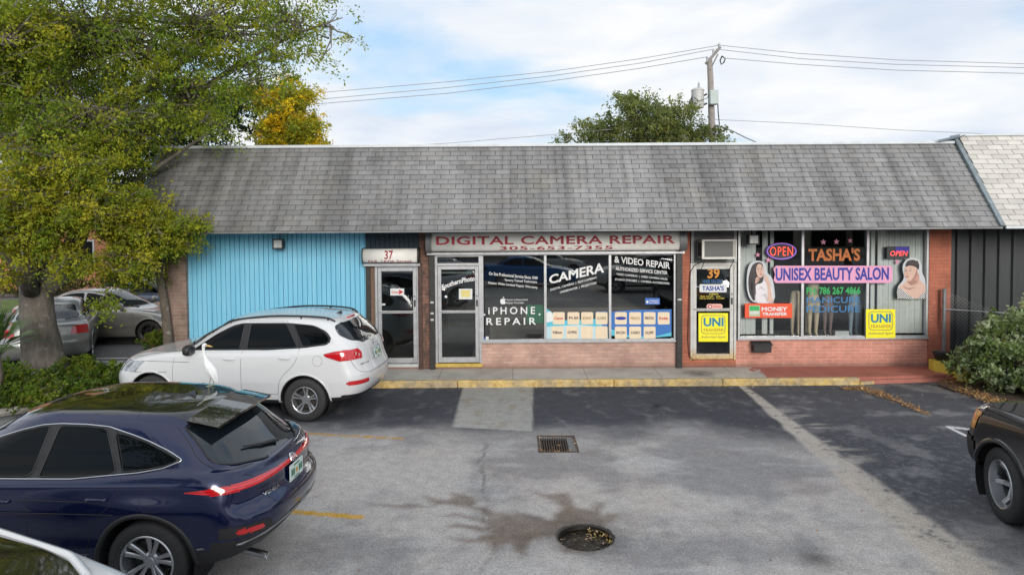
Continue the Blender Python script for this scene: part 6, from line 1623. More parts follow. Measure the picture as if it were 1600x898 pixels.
# --- saloon car
def spec_sedan(win=M_CGLASS, clear=M_CGLASS2, rimmat=M_RIM, spokes=None):
    wf, wr, RR, AR = .93, 3.70, .325, .375
    loops = [(.20, 4.60, .78, .50, .40, 3, 3.5, [(0, .26), (1.0, .20), (3.7, .20), (4.8, .30)]),
        (.08, 4.74, .86, .60, .40, 2.6, 3.2, [(0, .30), (1.2, .25), (3.4, .25), (4.8, .36)]),
        (.02, 4.81, .89, .66, .42, 2.5, 3.0, [(0, .42), (4.8, .50)]),
        (.0, 4.82, .90, .70, .42, 2.4, 3.0, [(0, .54), (4.8, .62)]),
        (.08, 4.76, .895, .80, .42, 2.3, 3.0, [(0, .66), (1, .72), (4.8, .80)]),
        (.26, 4.72, .87, .9, .42, 2.3, 3.0, [(.1, .74), (.6, .81), (1.2, .87), (3, .93), (4.8, 1.00)]),
        (.60, 4.60, .81, .95, .42, 2.4, 3.0, [(.3, .80), (.9, .90), (1.5, .96), (3, .99), (4.6, 1.06)]),
        (1.30, 4.12, .755, .60, .55, 2.2, 2.6, [(1.1, .95), (1.7, .99), (3, 1.02), (4.2, 1.06)]),
        (1.75, 3.86, .68, .62, .55, 2.2, 2.6, [(1.6, 1.17), (3, 1.22), (4.0, 1.22)]),
        (2.15, 3.50, .585, .55, .55, 2.4, 2.6, [(2.0, 1.34), (2.6, 1.395), (3.1, 1.39), (3.6, 1.35)]),
        (2.30, 3.40, .49, .45, .5, 2.4, 2.6, [(2.2, 1.39), (2.6, 1.435), (3.0, 1.43), (3.5, 1.39)]),
        (2.45, 3.25, .25, .3, .4, 2.2, 2.6, [(2.4, 1.43), (2.7, 1.46), (3.2, 1.43)]),
        (2.55, 3.15, .001, .25, .3, 2, 2, [(2.5, 1.44), (2.8, 1.465), (3.1, 1.45)])]
    T = (M_BLACK, .011)
    rg = [dict(name='arch_opening', hole=True, smooth=0, polys=[('side', circ(wf, RR, AR)), ('side', circ(wr, RR, AR))]),
        dict(name='windshield', centre=True, mat=clear, off=-.004, trim=T, polys=[('front', [(-.3, .975), (.45, .99), (.66, 1.02), (.52, 1.32), (.42, 1.375), (-.3, 1.40)])], lim=.25),
        dict(name='rear_window', centre=True, mat=M_RGLASS, off=-.003, trim=(M_BLACK, .008), polys=[('rear', [(-.3, 1.07), (.40, 1.07), (.62, 1.09), (.50, 1.33), (-.3, 1.40)])], lim=.15),
        dict(name='tail_lamp', mat=M_TAIL, off=.006, polys=[('side', [(4.40, .98), (4.9, .98), (4.9, .78), (4.62, .80)]), ('rear', [(.50, .80), (.95, .78), (.95, .99), (.55, .97)])], lim=.25),
        dict(name='headlamp', mat=M_HEAD, off=.004, trim=(M_BLACK, .006), polys=[('side', [(.05, .66), (.28, .62), (.50, .70), (.62, .80), (.30, .77)]), ('front', [(.50, .62), (.95, .62), (.95, .82), (.70, .76), (.5, .72)])], lim=.12),
        dict(name='side_window', id='w1', mat=win, off=-.003, trim=T, polys=[('side', [(1.68, 1.00), (1.88, 1.12), (2.1, 1.225), (2.3, 1.30), (2.48, 1.35), (2.68, 1.375), (2.67, 1.03)])]),
        dict(name='side_window', id='w2', mat=win, off=-.003, trim=T, polys=[('side', [(2.75, 1.03), (2.76, 1.375), (2.95, 1.372), (3.15, 1.352), (3.36, 1.295), (3.54, 1.21), (3.70, 1.11), (3.62, 1.06)])]),
        dict(name='door', id='d1', smooth=1, polys=[('side', [(1.36, .30), (1.34, .70), (1.42, .97), (1.64, 1.03), (2.05, 1.28), (2.42, 1.41), (2.725, 1.42), (2.70, 1.0), (2.70, .30)])]),
        dict(name='door', id='d2', smooth=1, polys=[('side', [(2.71, .30), (2.71, 1.0), (2.735, 1.42), (3.1, 1.41), (3.45, 1.32), (3.72, 1.10), (3.60, .85), (3.34, .66), (3.26, .30)])]),
        dict(name='grille', mat=M_BLACK, centre=True, off=-.01, smooth=1, polys=[('front', [(-.3, .34), (.60, .36), (.56, .46), (-.3, .48)]), ('front', [(-.3, .56), (.40, .58), (.46, .68), (-.3, .70)])], lim=.2)]
    lines = [('side', [(1.33, .30), (1.31, .70), (1.39, .97)], .004), ('side', [(2.705, .30), (2.705, 1.01)], .005), ('side', [(3.27, .30), (3.35, .66), (3.61, .85), (3.73, 1.10)], .005), ('side', [(1.35, .305), (3.27, .305)], .004), ('side', [(1.36, .48), (3.2, .48)], .004),
        ('top', [(.5, .70), (1.15, .78), (1.4, .72)], .004)]
    return dict(len=4.82, loops=loops, regions=rg, lines=lines, arch=AR, wheels=(wf, wr), R=RR, tw=.215, rim=.22, hw=.885, barrel=(2.4, 2.4, .06),
        spokes=spokes or dict(n=7, w0=.05, w1=.05, ph=.1), rimmat=rimmat, lip=(None, .016, .008), lod=1)
# --- big square truck-like SUV (black)
def spec_big():
    wf, wr, RR, AR = .90, 3.72, .40, .455
    loops = [(.18, 4.55, .84, .45, .40, 3.5, 3.5, [(0, .42), (4.8, .42)]),
        (.10, 4.68, .92, .45, .40, 3.2, 3.2, [(0, .48), (4.8, .50)]),
        (.02, 4.75, .96, .50, .42, 3.0, 3.0, [(0, .58), (4.8, .60)]),
        (.0, 4.76, .97, .52, .42, 3.0, 3.0, [(0, .72), (4.8, .74)]),
        (.04, 4.73, .965, .55, .42, 2.9, 3.0, [(0, .90), (4.8, .94)]),
        (.08, 4.70, .95, .58, .42, 2.9, 3.0, [(0, 1.02), (1.2, 1.12), (4.7, 1.16)]),
        (.20, 4.68, .90, .65, .42, 3.0, 3.0, [(.1, 1.13), (.9, 1.20), (1.5, 1.22), (4.6, 1.26)]),
        (1.22, 4.66, .85, .40, .42, 2.6, 3.0, [(1.0, 1.23), (1.6, 1.24), (4.6, 1.30)]),
        (1.65, 4.56, .79, .42, .42, 2.6, 3.0, [(1.5, 1.50), (4.6, 1.54)]),
        (2.0, 4.48, .73, .42, .40, 2.8, 3.0, [(1.9, 1.76), (2.6, 1.79), (4.5, 1.77)]),
        (2.12, 4.40, .64, .40, .40, 2.6, 3.0, [(2.0, 1.82), (2.8, 1.85), (4.4, 1.82)]),
        (2.4, 4.2, .001, .3, .3, 2, 2, [(2.3, 1.85), (3.2, 1.88), (4.2, 1.85)])]
    T = (M_BLACK, .012)
    rg = [dict(name='arch_opening', hole=True, smooth=0, polys=[('side', circ(wf, RR, AR)), ('side', circ(wr, RR, AR))]),
        dict(name='windshield', centre=True, mat=M_CGLASS2, off=-.004, trim=T, polys=[('front', [(-.3, 1.25), (.72, 1.27), (.62, 1.72), (-.3, 1.77)])], lim=.25),
        dict(name='rear_window', centre=True, mat=M_CGLASS, off=-.003, trim=T, polys=[('rear', [(-.3, 1.32), (.70, 1.32), (.62, 1.72), (-.3, 1.73)])], lim=.2),
        dict(name='tail_lamp', mat=M_TAIL, off=.006, polys=[('rear', [(.74, .92), (1.0, .92), (1.0, 1.22), (.74, 1.22)])], lim=.25),
        dict(name='corner_lamp', mat=M_AMBER, off=.008, trim=(M_CHROME, .006), smooth=1, polys=[('side', [(.02, .90), (.36, .93), (.40, 1.08), (.30, 1.13), (.02, 1.08)]), ('front', [(.74, .88), (1.0, .88), (1.0, 1.10), (.78, 1.10)])], lim=.12),
        dict(name='headlamp', mat=M_HEAD, off=.004, trim=(M_CHROME, .006), smooth=1, polys=[('front', [(.42, .86), (.74, .87), (.76, 1.06), (.42, 1.04)])], lim=.2),
        dict(name='side_window', id='w1', mat=M_CGLASS, off=-.003, trim=T, polys=[('side', [(1.72, 1.29), (2.10, 1.66), (2.24, 1.73), (2.52, 1.74), (2.52, 1.30)])]),
        dict(name='side_window', id='w2', mat=M_CGLASS, off=-.003, trim=T, polys=[('side', [(2.64, 1.30), (2.64, 1.74), (3.40, 1.74), (3.46, 1.32)])]),
        dict(name='side_window', id='w3', mat=M_CGLASS, off=-.003, trim=T, polys=[('side', [(3.58, 1.34), (3.54, 1.73), (4.20, 1.71), (4.28, 1.38)])]),
        dict(name='door', id='d1', smooth=1, polys=[('side', [(1.42, .58), (1.38, 1.20), (1.64, 1.25), (2.06, 1.70), (2.25, 1.78), (2.57, 1.785), (2.57, .58)])]),
        dict(name='door', id='d2', smooth=1, polys=[('side', [(2.58, .58), (2.58, 1.785), (3.46, 1.785), (3.53, 1.2), (3.25, .85), (3.18, .58)])]),
        dict(name='front_bumper', mat=M_BLACK, centre=True, off=.012, smooth=0, polys=[('side', [(-.1, .0), (.46, .0), (.46, .74), (-.1, .80)]), ('front', [(-.1, 0), (1.1, 0), (1.1, .78), (-.1, .78)])], lim=.1),
        dict(name='lower_cladding', mat=M_BLACK, smooth=0, centre=True, polys=[('side', [(.46, .0), (4.8, .0), (4.8, .58), (.46, .56)]), ('rear', [(-.1, 0), (1.1, 0), (1.1, .62), (-.1, .62)])], lim=.1),
        dict(name='grille', mat=M_CHROME, centre=True, off=-.006, smooth=1, polys=[('front', [(-.3, .86), (.38, .86), (.38, 1.06), (-.3, 1.08)])], lim=.2)]
    lines = [('side', [(1.40, .58), (1.36, 1.20)], .005), ('side', [(2.575, .58), (2.575, 1.25)], .005), ('side', [(3.19, .58), (3.26, .85), (3.54, 1.2)], .005), ('top', [(.16, .82), (.6, .86), (1.15, .86), (1.4, .80)], .005)]
    return dict(len=4.76, loops=loops, regions=rg, lines=lines, arch=AR, wheels=(wf, wr), R=RR, tw=.265, rim=.262, hw=.965, barrel=(2.35, 2.35, .02),
        spokes=dict(n=6, w0=.065, w1=.055, ph=.2), dish=.10, lip=(None, .034, .014), steer=-R(9))
def doors_of(ro): return lambda xx, s: ro.get(('d1' if xx < 2.6 else 'd2', s))
P_WHITE = car_paint('paint_white', (.63, .64, .655), 0, .30)
P_NAVY = car_paint('paint_navy', (.0012, .0062, .045), .40, .22, .2, dust=.03)
P_BLACK = car_paint('paint_black', (.008, .008, .009), .0, .2, dust=.05)
P_SILV = car_paint('paint_silver', (.44, .425, .40), .65, .34)
P_GREY = car_paint('paint_grey', (.33, .34, .335), .6, .34)
P_BLUE = car_paint('paint_blue', (.015, .12, .36), .1, .5, coat=.1)
P_FARS = car_paint('paint_far_silver', (.44, .43, .42), .1, .5, coat=.1)
# white family SUV parked beside the kerb
A8 = -R(6.5)
suv, prj, body, ro = build_car('parked_suv', spec_suv(), 'white family SUV with black roof rails parked in front of the blue wall', P_WHITE, cell=.020)
w = GZ(478, 626, .36)
anchor(suv, (3.68, -.93), w, A8)
mirrors(suv, 1.66, .87, 1.13, M_BLACK, (.075, .11, .085))
handles(prj, doors_of(ro), [(2.36, 1.03), (3.32, 1.06)], P_WHITE)
rail(suv, prj, [(2.10, .60), (2.24, .63), (2.9, .655), (3.5, .65), (3.95, .60), (4.06, .56)], M_BLACK)
plate(suv, prj, 1.015)
badge(suv, prj, 'SANTA FE', .93, -.68, -.42, .028, M_CHROME)
ringmark(suv, prj, 0, 1.185, .065, .035, M_CHROME, 'H')
mb = MB(); q = prj('top', (3.92, .02), 0); mb.add([(q.x-.08, 0, q.z), (q.x+.05, .02, q.z), (q.x+.05, -.02, q.z), (q.x+.04, 0, q.z+.055)], [(0, 1, 3), (0, 3, 2), (1, 2, 3), (0, 2, 1)]); mb.build('antenna_fin', M_BLACK, suv, local=True)
mb = MB(); q = prj('rear', (.02, 1.625), .008); mb.box(q.x-.02, -.16, q.z-.018, q.x+.014, .16, q.z+.018, .006); mb.build('brake_light', M_TAIL, suv, local=True)
for s in (-1, 1):
    for k_, (yy_, zz_, rr_) in enumerate(((.72, 1.11, .035), (.66, 1.085, .026))):
        q = prj('rear', (yy_, zz_), .012); mb = MB(); ellipsoid(mb, (q.x, s*q.y, q.z), (.008, rr_, rr_), 8, 2); mb.build('clear_lens', M_TAILC, ro.get(('tail_lamp', s)) or suv, smooth=True, local=True)
mb = MB(); a_, b_ = prj('rear', (.0, 1.29), .02), prj('rear', (.42, 1.34), .02); mb.tube([(a_.x+.01, -.05, a_.z), (b_.x+.015, -.42, b_.z)], .010, 6); mb.build('wiper', M_BLACK, suv, local=True)
# cowl, black wipers area at the screen foot
mb = MB()
for s in (-1, 1): a_, b_ = prj('front', (.12, 1.15), .02), prj('front', (.62, 1.22), .02); mb.tube([(a_.x, s*a_.y, a_.z), (b_.x, s*b_.y, b_.z)], .011, 6)
mb.build('wiper', M_BLACK, suv, local=True)

# dark blue crossover in the foreground
blue, prj, body, ro = build_car('parked_crossover', spec_cross(), 'glossy dark blue crossover with black roof and full width red tail light strip', P_NAVY, cell=.016)
BLUE_RZ = -R(4.5)
w = GZ(226, 883, .365)
anchor(blue, (3.68, -.915), w, BLUE_RZ)
mirrors(blue, 1.62, .86, 1.06, P_NAVY)
handles(prj, doors_of(ro), [(2.36, .90), (3.26, .935)], P_NAVY)
plate(blue, prj, .90, y=0)
badge(blue, prj, 'VENZA', .865, -.56, -.32, .030, M_CHROME)
ringmark(blue, prj, 0, 1.005, .062, .042, M_CHROME, 'T')
M_GB = MATS['gloss_black']
mb = MB()   # roof spoiler: arched blade standing off the hatch
n_ = 14; vs = []
for k in range(n_+1):
    y_ = -.57+1.14*k/n_; t_ = 1-(abs(y_)/.57)**2.2
    xl, xt = 3.88+.05*t_, 4.18+.07*t_; zl = 1.520+.050*t_; zt = 1.465+.055*t_
    vs += [(xl, y_, zl+.012), (xt, y_, zt+.012), (xt+.004, y_, zt-.008), (xl+.05, y_, zl-.04)]
fs = []
for k in range(n_):
    for j in range(4): fs.append((k*4+j, k*4+(j+1) % 4, (k+1)*4+(j+1) % 4, (k+1)*4+j))
mb.add(vs, fs); mb.build('spoiler', M_GB, blue, smooth=False, local=True)
mb = MB(); a_, b_ = prj('rear', (.0, 1.165), .02), prj('rear', (.42, 1.24), .02); m_ = prj('rear', (.2, 1.20), .02); mb.tube([(a_.x+.005, .02, a_.z), (m_.x+.005, -.2, m_.z), (b_.x+.005, -.42, b_.z)], [.018, .014, .008], 6); mb.build('wiper', M_BLACK, blue, local=True)
mb = MB(); q = prj('top', (3.62, .02), 0); mb.add([(q.x-.10, 0, q.z-.004), (q.x+.05, .022, q.z-.01), (q.x+.05, -.022, q.z-.01), (q.x+.035, 0, q.z+.05)], [(0, 1, 3), (0, 3, 2), (1, 2, 3), (0, 2, 1)]); mb.build('antenna_fin', M_GB, blue, local=True)
mb = MB(); mb.tube([(4.35, -.52, .34), (4.60, -.54, .30)], .034, 12, False); mb.tube([(4.35, -.52, .34), (4.59, -.54, .30)], .026, 12, True); mb.build('exhaust', M_CHROME, blue, smooth=False, local=True)
mb = MB(); mb.tube([(q_[0], -q_[1]-.012, q_[2]) for q_ in [tuple(prj('side', (a, b), .004)) for a, b in ((1.42, .41), (2.0, .40), (2.8, .40), (3.16, .43))]], .010, 5); mb.build('rocker_trim', M_CHROME, blue, local=True)
for s in (-1, 1):
    P_ = [prj('rear', (a, b), .006) for a, b in ((.90, .515), (.80, .53), (.60, .545), (.3, .56), (.02, .565))]
    mb = MB(); mb.tube([(q_.x, s*q_.y, q_.z) for q_ in P_], .012, 6); mb.build('bumper_trim', pm('satin_trim', (.20, .21, .22), .35, .05, 9, metal=.6), blue, smooth=True, local=True)

# white vehicle whose dark glass roof fills the lower left corner
wc, prj, body, ro = build_car('parked_hatchback', (lambda d: (d.update(regions=[dict(name='glass_roof', centre=True, mat=pm('roof_glass', (.012, .010, .010), .04, .0, 9, coat=1.0), off=.003, smooth=1, trim=(P_WHITE, .022), polys=[('top', [(2.3, -.2), (2.3, .45), (2.9, .60), (3.6, .60), (3.86, .52), (3.90, -.2)])])]+d['regions']), d)[1])(spec_suv()), 'white car with dark glass roof cut off by the lower left corner', P_WHITE, cell=.03)
WRZ = -R(25)
w_ = G(165, 896, 1.66)
anchor(wc, (3.86, .60), w_, WRZ)
mb = MB(); mb.box(3.98, -.55, 1.60, 4.30, .55, 1.635, .015); mb.build('spoiler', P_WHITE, wc, local=True)

# black SUV nosed in at the right edge
big, prj, body, ro = build_car('parked_suv', spec_big(), 'black SUV with amber corner lamp and chrome rimmed wheel cut off by the right edge', P_BLACK, cell=.022)
w_ = GZ(1556, 757, .40)
BRZ = -math.pi/2-R(3)
anchor(big, (.90, -.965), (w_[0]+.03, w_[1]), BRZ)
mirrors(big, 1.80, .92, 1.20, P_BLACK, (.09, .13, .12))
handles(prj, doors_of(ro), [(2.38, 1.10), (3.28, 1.12)], P_BLACK)

# silver saloon in the side lot, facing right
sil, prj, body, ro = build_car('parked_sedan', spec_sedan(rimmat=M_RIMD, spokes=dict(n=7, w0=.045, w1=.03, ph=.1)), 'silver sedan with black wheels parked in the side lot left of the building', P_SILV, cell=.03)
w_ = GZ(232, 520, .325)
anchor(sil, (.93, .885), w_, math.pi+R(1))
mirrors(sil, 1.66, .80, 1.0, P_SILV)
handles(prj, doors_of(ro), [(2.50, .86), (3.45, .88)], P_SILV)
# grey saloon nosed away behind the trunk
gw, prj, body, ro = build_car('parked_sedan', spec_sedan(), 'grey car with its rear to the camera, half hidden behind the big tree trunk', P_GREY, cell=.03)
GX = (62-800)/FPX*14.95
anchor(gw, (4.76, 0), (GX, .50), -R(62))
# the row of cars behind the camera that the shop windows mirror
def tree_copy(o, par=None):
    c = o.copy(); COL.objects.link(c)
    if par is not None: c.parent = par
    for ch in list(o.children): tree_copy(ch, c)
    return c
def far_car(spec, paint, lab, xy, rz, nm='parked_sedan'):
    r_, *_ = build_car(nm, spec, lab, paint, cell=.06)
    if xy[1] < -12:
        for ch in r_.children_recursive:
            for sl_ in getattr(ch, 'material_slots', []):
                if sl_.material in (M_CGLASS, M_CGLASS2, M_RGLASS, M_TAIL, M_CHROME): sl_.link = 'OBJECT'; sl_.material = glass_dark('dull_glass', (.012, .013, .014), .45, .4)
    anchor(r_, (2.4, 0), xy, rz); return r_
far_car(spec_sedan(), P_BLUE, 'blue sedan mirrored in the left pane of the camera shop window', (.9, -18.6), math.pi+R(5))
far_car(spec_sedan(), P_FARS, 'silver sedan mirrored near the top of the left camera shop pane', (2.0, -24.5), math.pi+R(3))
far_car(spec_suv(), P_FARS, 'white SUV mirrored in the right camera shop pane', (6.0, -15.9), R(2), 'parked_suv')
far_car(spec_suv(), P_FARS, 'grey SUV mirrored at the top of the middle camera shop pane', (-5.5, -25), R(185), 'parked_suv')
# far parked cars beyond the side lot
far_car(spec_sedan(), P_WHITE, 'white car parked on the street beyond the verge at the far left', (-19.5, 7.6), R(2))
far_car(spec_sedan(), car_paint('paint_slate', (.12, .16, .22), .4, .3), 'slate blue car beyond the silver sedan beside the brick pillar', (-12.0, 8.0), R(182))
# ------------------------------------------------------------------ trees and shrubs
def leaf_mat(name, transl=.48, rough=.5):
    t = NT(name); c = t.attr('tint')
    t.set(Base_Color=c, Roughness=rough, Specular_IOR_Level=.35)
    tr = t.n('ShaderNodeBsdfTranslucent'); 
    c2 = t.mix(1.0, c, (1.25, 1.35, .55), 'MULTIPLY'); t.l(c2, tr.inputs[0])
    mx = t.n('ShaderNodeMixShader'); mx.inputs[0].default_value = transl; t.l(t.b.outputs[0], mx.inputs[1]); t.l(tr.outputs[0], mx.inputs[2])
    t.l(mx.outputs[0], t.t.nodes['Material Output'].inputs[0]); return t.m
M_LEAF = leaf_mat('leaves')
def leaves_mesh(name, c, size, tint, parent, mat=M_LEAF, elong=2.1, up=.5, seed=1, fold=.25):
    rg = np.random.default_rng(seed); n = len(c)
    d = rg.normal(size=(n, 3)); d[:, 2] -= .35; d /= np.linalg.norm(d, axis=1, keepdims=True)
    h = rg.normal(size=(n, 3)); h[:, 2] += up; e = np.cross(d, h); e /= np.linalg.norm(e, axis=1, keepdims=True)+1e-9
    nrm = np.cross(d, e)
    s = (size*rg.uniform(.6, 1.35, n))[:, None] if np.isscalar(size) else (size*rg.uniform(.6, 1.35, n))[:, None]
    V = np.stack([c-d*s*.5, c-d*s*.05+e*s/elong*.5+nrm*s*fold*.3, c+d*s*.5, c-d*s*.05-e*s/elong*.5+nrm*s*fold*.3], 1).reshape(-1, 3)
    F = np.arange(n*4).reshape(n, 4)
    C = np.repeat(np.concatenate([tint, np.ones((n, 1))], 1), 4, 0)
    return mesh_obj(name, V, F, mat, parent, attrs={'tint': ('POINT', C)}, local=False)
def bark(name, c1, c2, sc_=3.0):
    t = NT(name); v = t.co(scale=(1, 1, .45))
    n = t.noise(sc_, 7, .68, vec=v, dist=.4); n2_ = t.noise(sc_*6, 5, .7, vec=v)
    col = t.mix(1.0, t.ramp(n, [(.3, c1), (.55, tuple((a+b)/2 for a, b in zip(c1, c2))), (.72, c2)]), t.ramp(n2_, [(.3, .7), (.7, 1.2)]), 'MULTIPLY')
    patch = t.ramp(t.noise(sc_*1.1+.7, 5, .6), [(.60, 0.0), (.66, .6)]); col = t.mix(patch, col, (.34, .32, .29))
    t.set(Base_Color=col, Roughness=.9); t.bump(t.math('ADD', n, t.math('MULTIPLY', n2_, .6)), .9, .04); return t.m
M_BARK = bark('grey_bark', (.10, .085, .07), (.26, .235, .205)); M_BARK2 = bark('brown_bark', (.09, .072, .055), (.22, .185, .15), 5)
def limb_path(a, b, rg, n=7, wob=.12, sag=0.0):
    a = np.array(a, float); b = np.array(b, float); L = np.linalg.norm(b-a); P = []
    o1 = rg.normal(size=3)*wob*L; o2 = rg.normal(size=3)*wob*L*.5
    for i in range(n+1):
        t_ = i/n; P.append(a+(b-a)*t_+math.sin(math.pi*t_)*o1+math.sin(2*math.pi*t_)*o2+np.array([0, 0, 1])*sag*L*math.sin(math.pi*t_))
    return P
def crown(blobs, nclump, nleaf, lsize, pal, parent, seed, csize=(.28, .55), hubs=None, limb=True, limbmat=M_BARK, twig_every=1, flat=.75, name='crown', limb_r=.10, elong=2.1, sunside=None, dens=None, shell=.45):
    """blobs: (x,y,z,rx,ry,rz,weight); clump centres inside, leaves in sprays round twigs"""
    rg = np.random.default_rng(seed); blobs = [tuple(b)+(1.0,) if len(b) == 6 else b for b in blobs]
    W_ = np.array([b[6]*b[3]*b[4]*b[5] for b in blobs])**.8; W_ /= W_.sum()
    cnt = (W_*nclump).astype(int)+1; cc = []; cb = []
    for bi, (b, k) in enumerate(zip(blobs, cnt)):
        p = rg.normal(size=(k, 3)); p /= np.linalg.norm(p, axis=1, keepdims=True); r_ = rg.uniform(0, 1, k)**shell
        cc.append(np.array(b[:3])+p*r_[:, None]*np.array(b[3:6])); cb += [bi]*k
    cc = np.concatenate(cc); cb = np.array(cb); nc = len(cc)
    sz = rg.uniform(csize[0], csize[1], nc)
    # leaves: along 5 twigs per clump
    per = max(4, nleaf//nc); tw = 6
    dirs = rg.normal(size=(nc, tw, 3)); dirs[..., 2] = dirs[..., 2]*.55+.05; dirs /= np.linalg.norm(dirs, axis=2, keepdims=True)
    ti = rg.integers(0, tw, (nc, per)); u = rg.uniform(.08, 1, (nc, per))**.7
    D = np.take_along_axis(dirs, ti[..., None].repeat(3, 2), 1)
    P = cc[:, None]+D*(u*sz[:, None])[..., None]
    P[..., 2] -= (u**2*sz[:, None])*.28
    P += rg.normal(size=P.shape)*.055*(sz[:, None, None]/.4)
    pal = np.array(pal); ct = pal[rg.integers(len(pal), size=nc)]*rg.uniform(.80, 1.2, (nc, 1))
    T = np.repeat(ct[:, None], per, 1)*rg.uniform(.72, 1.28, (nc, per, 1))
    odd = rg.random((nc, per)) < .012; T[odd] = np.array([.25, .17, .03])
    if parent.name.startswith(('shade_tree', 'small_tree')): T = T*1.18
    P = P.reshape(-1, 3); T = T.reshape(-1, 3)
    o = leaves_mesh(name, P, lsize, np.clip(T, .005, .9), parent, seed=seed+1, elong=elong)
    # twigs
    mb = MB()
    for i in range(0, nc, twig_every):
        for j in range(0, tw, 3):
            e = cc[i]+dirs[i, j]*sz[i]*.85; e[2] -= sz[i]*.2; mb.tube([cc[i], (cc[i]+e)/2+np.array([0, 0, .02]), e], [.008, .005, .002], 3, False)
    if hubs is not None:
        for i in range(nc):
            b = blobs[cb[i]]; hub = np.array(b[:3])+rg.normal(size=3)*np.array(b[3:6])*.12
            if rg.random() < .8: mb.tube(limb_path(hub, cc[i], rg, 3, .08), [.024, .017, .011, .006], 4, False)
    tw_ = mb.build('twigs', limbmat, parent)
    return o, cc
def YP(px, py, Y_): x_, z_ = FY(px, py, Y_); return (x_, Y_, z_)
def blob(px, py, Y_, rpx, rpy, ry, w=1.0):
    c = YP(px, py, Y_); k = (Y_-CAM[1])/FPX; return (c[0], c[1], c[2], rpx*k, ry, rpy*k, w)
# big old shade tree
TB = YP(72, 598, -1.0); TB = (TB[0], -1.0, .05)
tree = thing('shade_tree', 'large shade tree with thick pale trunk and yellow green crown at the left', 'tree', TB)
mb = MB()
def tp(px, py, dy=0.0): return np.array(YP(px, py, -1.0+dy))
kpx = 13.45/FPX
path = [(74, 640, 46), (73, 605, 38), (70, 577, 32), (66, 545, 28), (61, 515, 25), (58, 490, 23.5), (57, 460, 22.5), (58, 436, 24)]
mb.tube([tp(a, b) for a, b, _ in path], [r_*kpx for _, _, r_ in path], 20, False)
o_t = mb; rgt = np.random.default_rng(3)
mb.tube([tp(52, 448), tp(30, 410, -.2), tp(0, 370, -.5), tp(-60, 300, -.9), tp(-110, 200, -1.2)], [.22, .20, .17, .13, .07], 12)
mb.tube([tp(72, 448), tp(98, 420, .1), tp(112, 395, .2), tp(128, 350, .3), tp(150, 270, .5), tp(200, 160, .4), tp(240, 60, .2)], [.24, .22, .20, .17, .14, .10, .05], 12)
mb.tube([tp(60, 445, .2), tp(62, 380, .5), tp(50, 280, .8), tp(60, 160, .9), tp(70, 20, .9)], [.22, .19, .16, .11, .05], 12)
mb.tube([tp(48, 455, -.3), tp(40, 425, -.7), tp(42, 405, -.9)], [.15, .13, .11], 12)
mb.tube([tp(150, 270, .9), tp(220, 215, .9), tp(300, 150, .8), tp(380, 95, .6), tp(470, 50, .3), tp(535, 28, .1)], [.12, .09, .065, .045, .026, .010], 8)
mb.tube([tp(128, 350, .6), tp(180, 300, .6), tp(240, 265, .5), tp(300, 225, .4), tp(360, 185, .2)], [.10, .075, .05, .03, .01], 8)
mb.tube([tp(0, 370, -.3), tp(40, 300, -.4), tp(120, 240, -.5), tp(200, 170, -.5)], [.12, .08, .05, .02], 8)
mb.tube([tp(200, 160, .4), tp(290, 90, .6), tp(370, 30, .7), tp(450, -20, .7)], [.10, .08, .05, .02], 8)
mb.build('trunk', M_BARK, tree, smooth=True)
PALG = [(.19, .25, .022), (.25, .285, .022), (.15, .21, .022), (.31, .31, .024), (.17, .235, .028), (.12, .175, .022)]
PALY = [(.33, .32, .026), (.27, .29, .026), (.36, .32, .028), (.21, .25, .025)]
bl = [blob(150, 60, -1.0, 190, 110, 2.4), blob(330, 45, -.8, 130, 90, 1.8), blob(455, 35, -.7, 70, 60, .9, .8), blob(515, 45, -.7, 42, 60, .6, .45), blob(20, 90, -1.5, 150, 120, 2.2), blob(300, 140, -.6, 105, 62, 1.5, .8), blob(395, 120, -.8, 80, 55, .9, .8),
      blob(160, 190, -1.2, 150, 80, 2.0), blob(325, 195, -1.0, 55, 24, .8, .8), blob(205, 265, -.9, 42, 26, .6, .5), blob(60, 220, -1.8, 130, 70, 1.6), blob(-120, 150, -1.2, 120, 200, 2.0, .5), blob(250, -80, -.8, 260, 90, 2.2, .6)]
o, cc = crown(bl, 1000, 105000, .070, PALG, tree, 11, hubs=True, limbmat=M_BARK, csize=(.20, .62))
bl = [blob(60, 320, -2.3, 110, 50, 1.0), blob(170, 325, -2.0, 85, 45, .9), blob(40, 375, -2.4, 60, 40, .8), blob(110, 410, -2.4, 45, 25, .5, .6), blob(230, 355, -1.6, 55, 35, .6, .8), blob(15, 430, -2.2, 30, 20, .4, .4), blob(165, 478, -2.3, 26, 14, .3, .8), blob(195, 400, -1.6, 60, 32, .6, .6), blob(-60, 330, -2, 80, 70, 1, .5), blob(100, 250, -2.4, 100, 40, .8, .7), blob(20, 60, -2.6, 80, 60, .8, .4)]
o, cc = crown(bl, 560, 62000, .066, PALG[:4]+PALY*2, tree, 17, hubs=True, limbmat=M_BARK, csize=(.18, .46), name='lower_foliage')
o['label'] = 'yellow green drooping lower foliage'
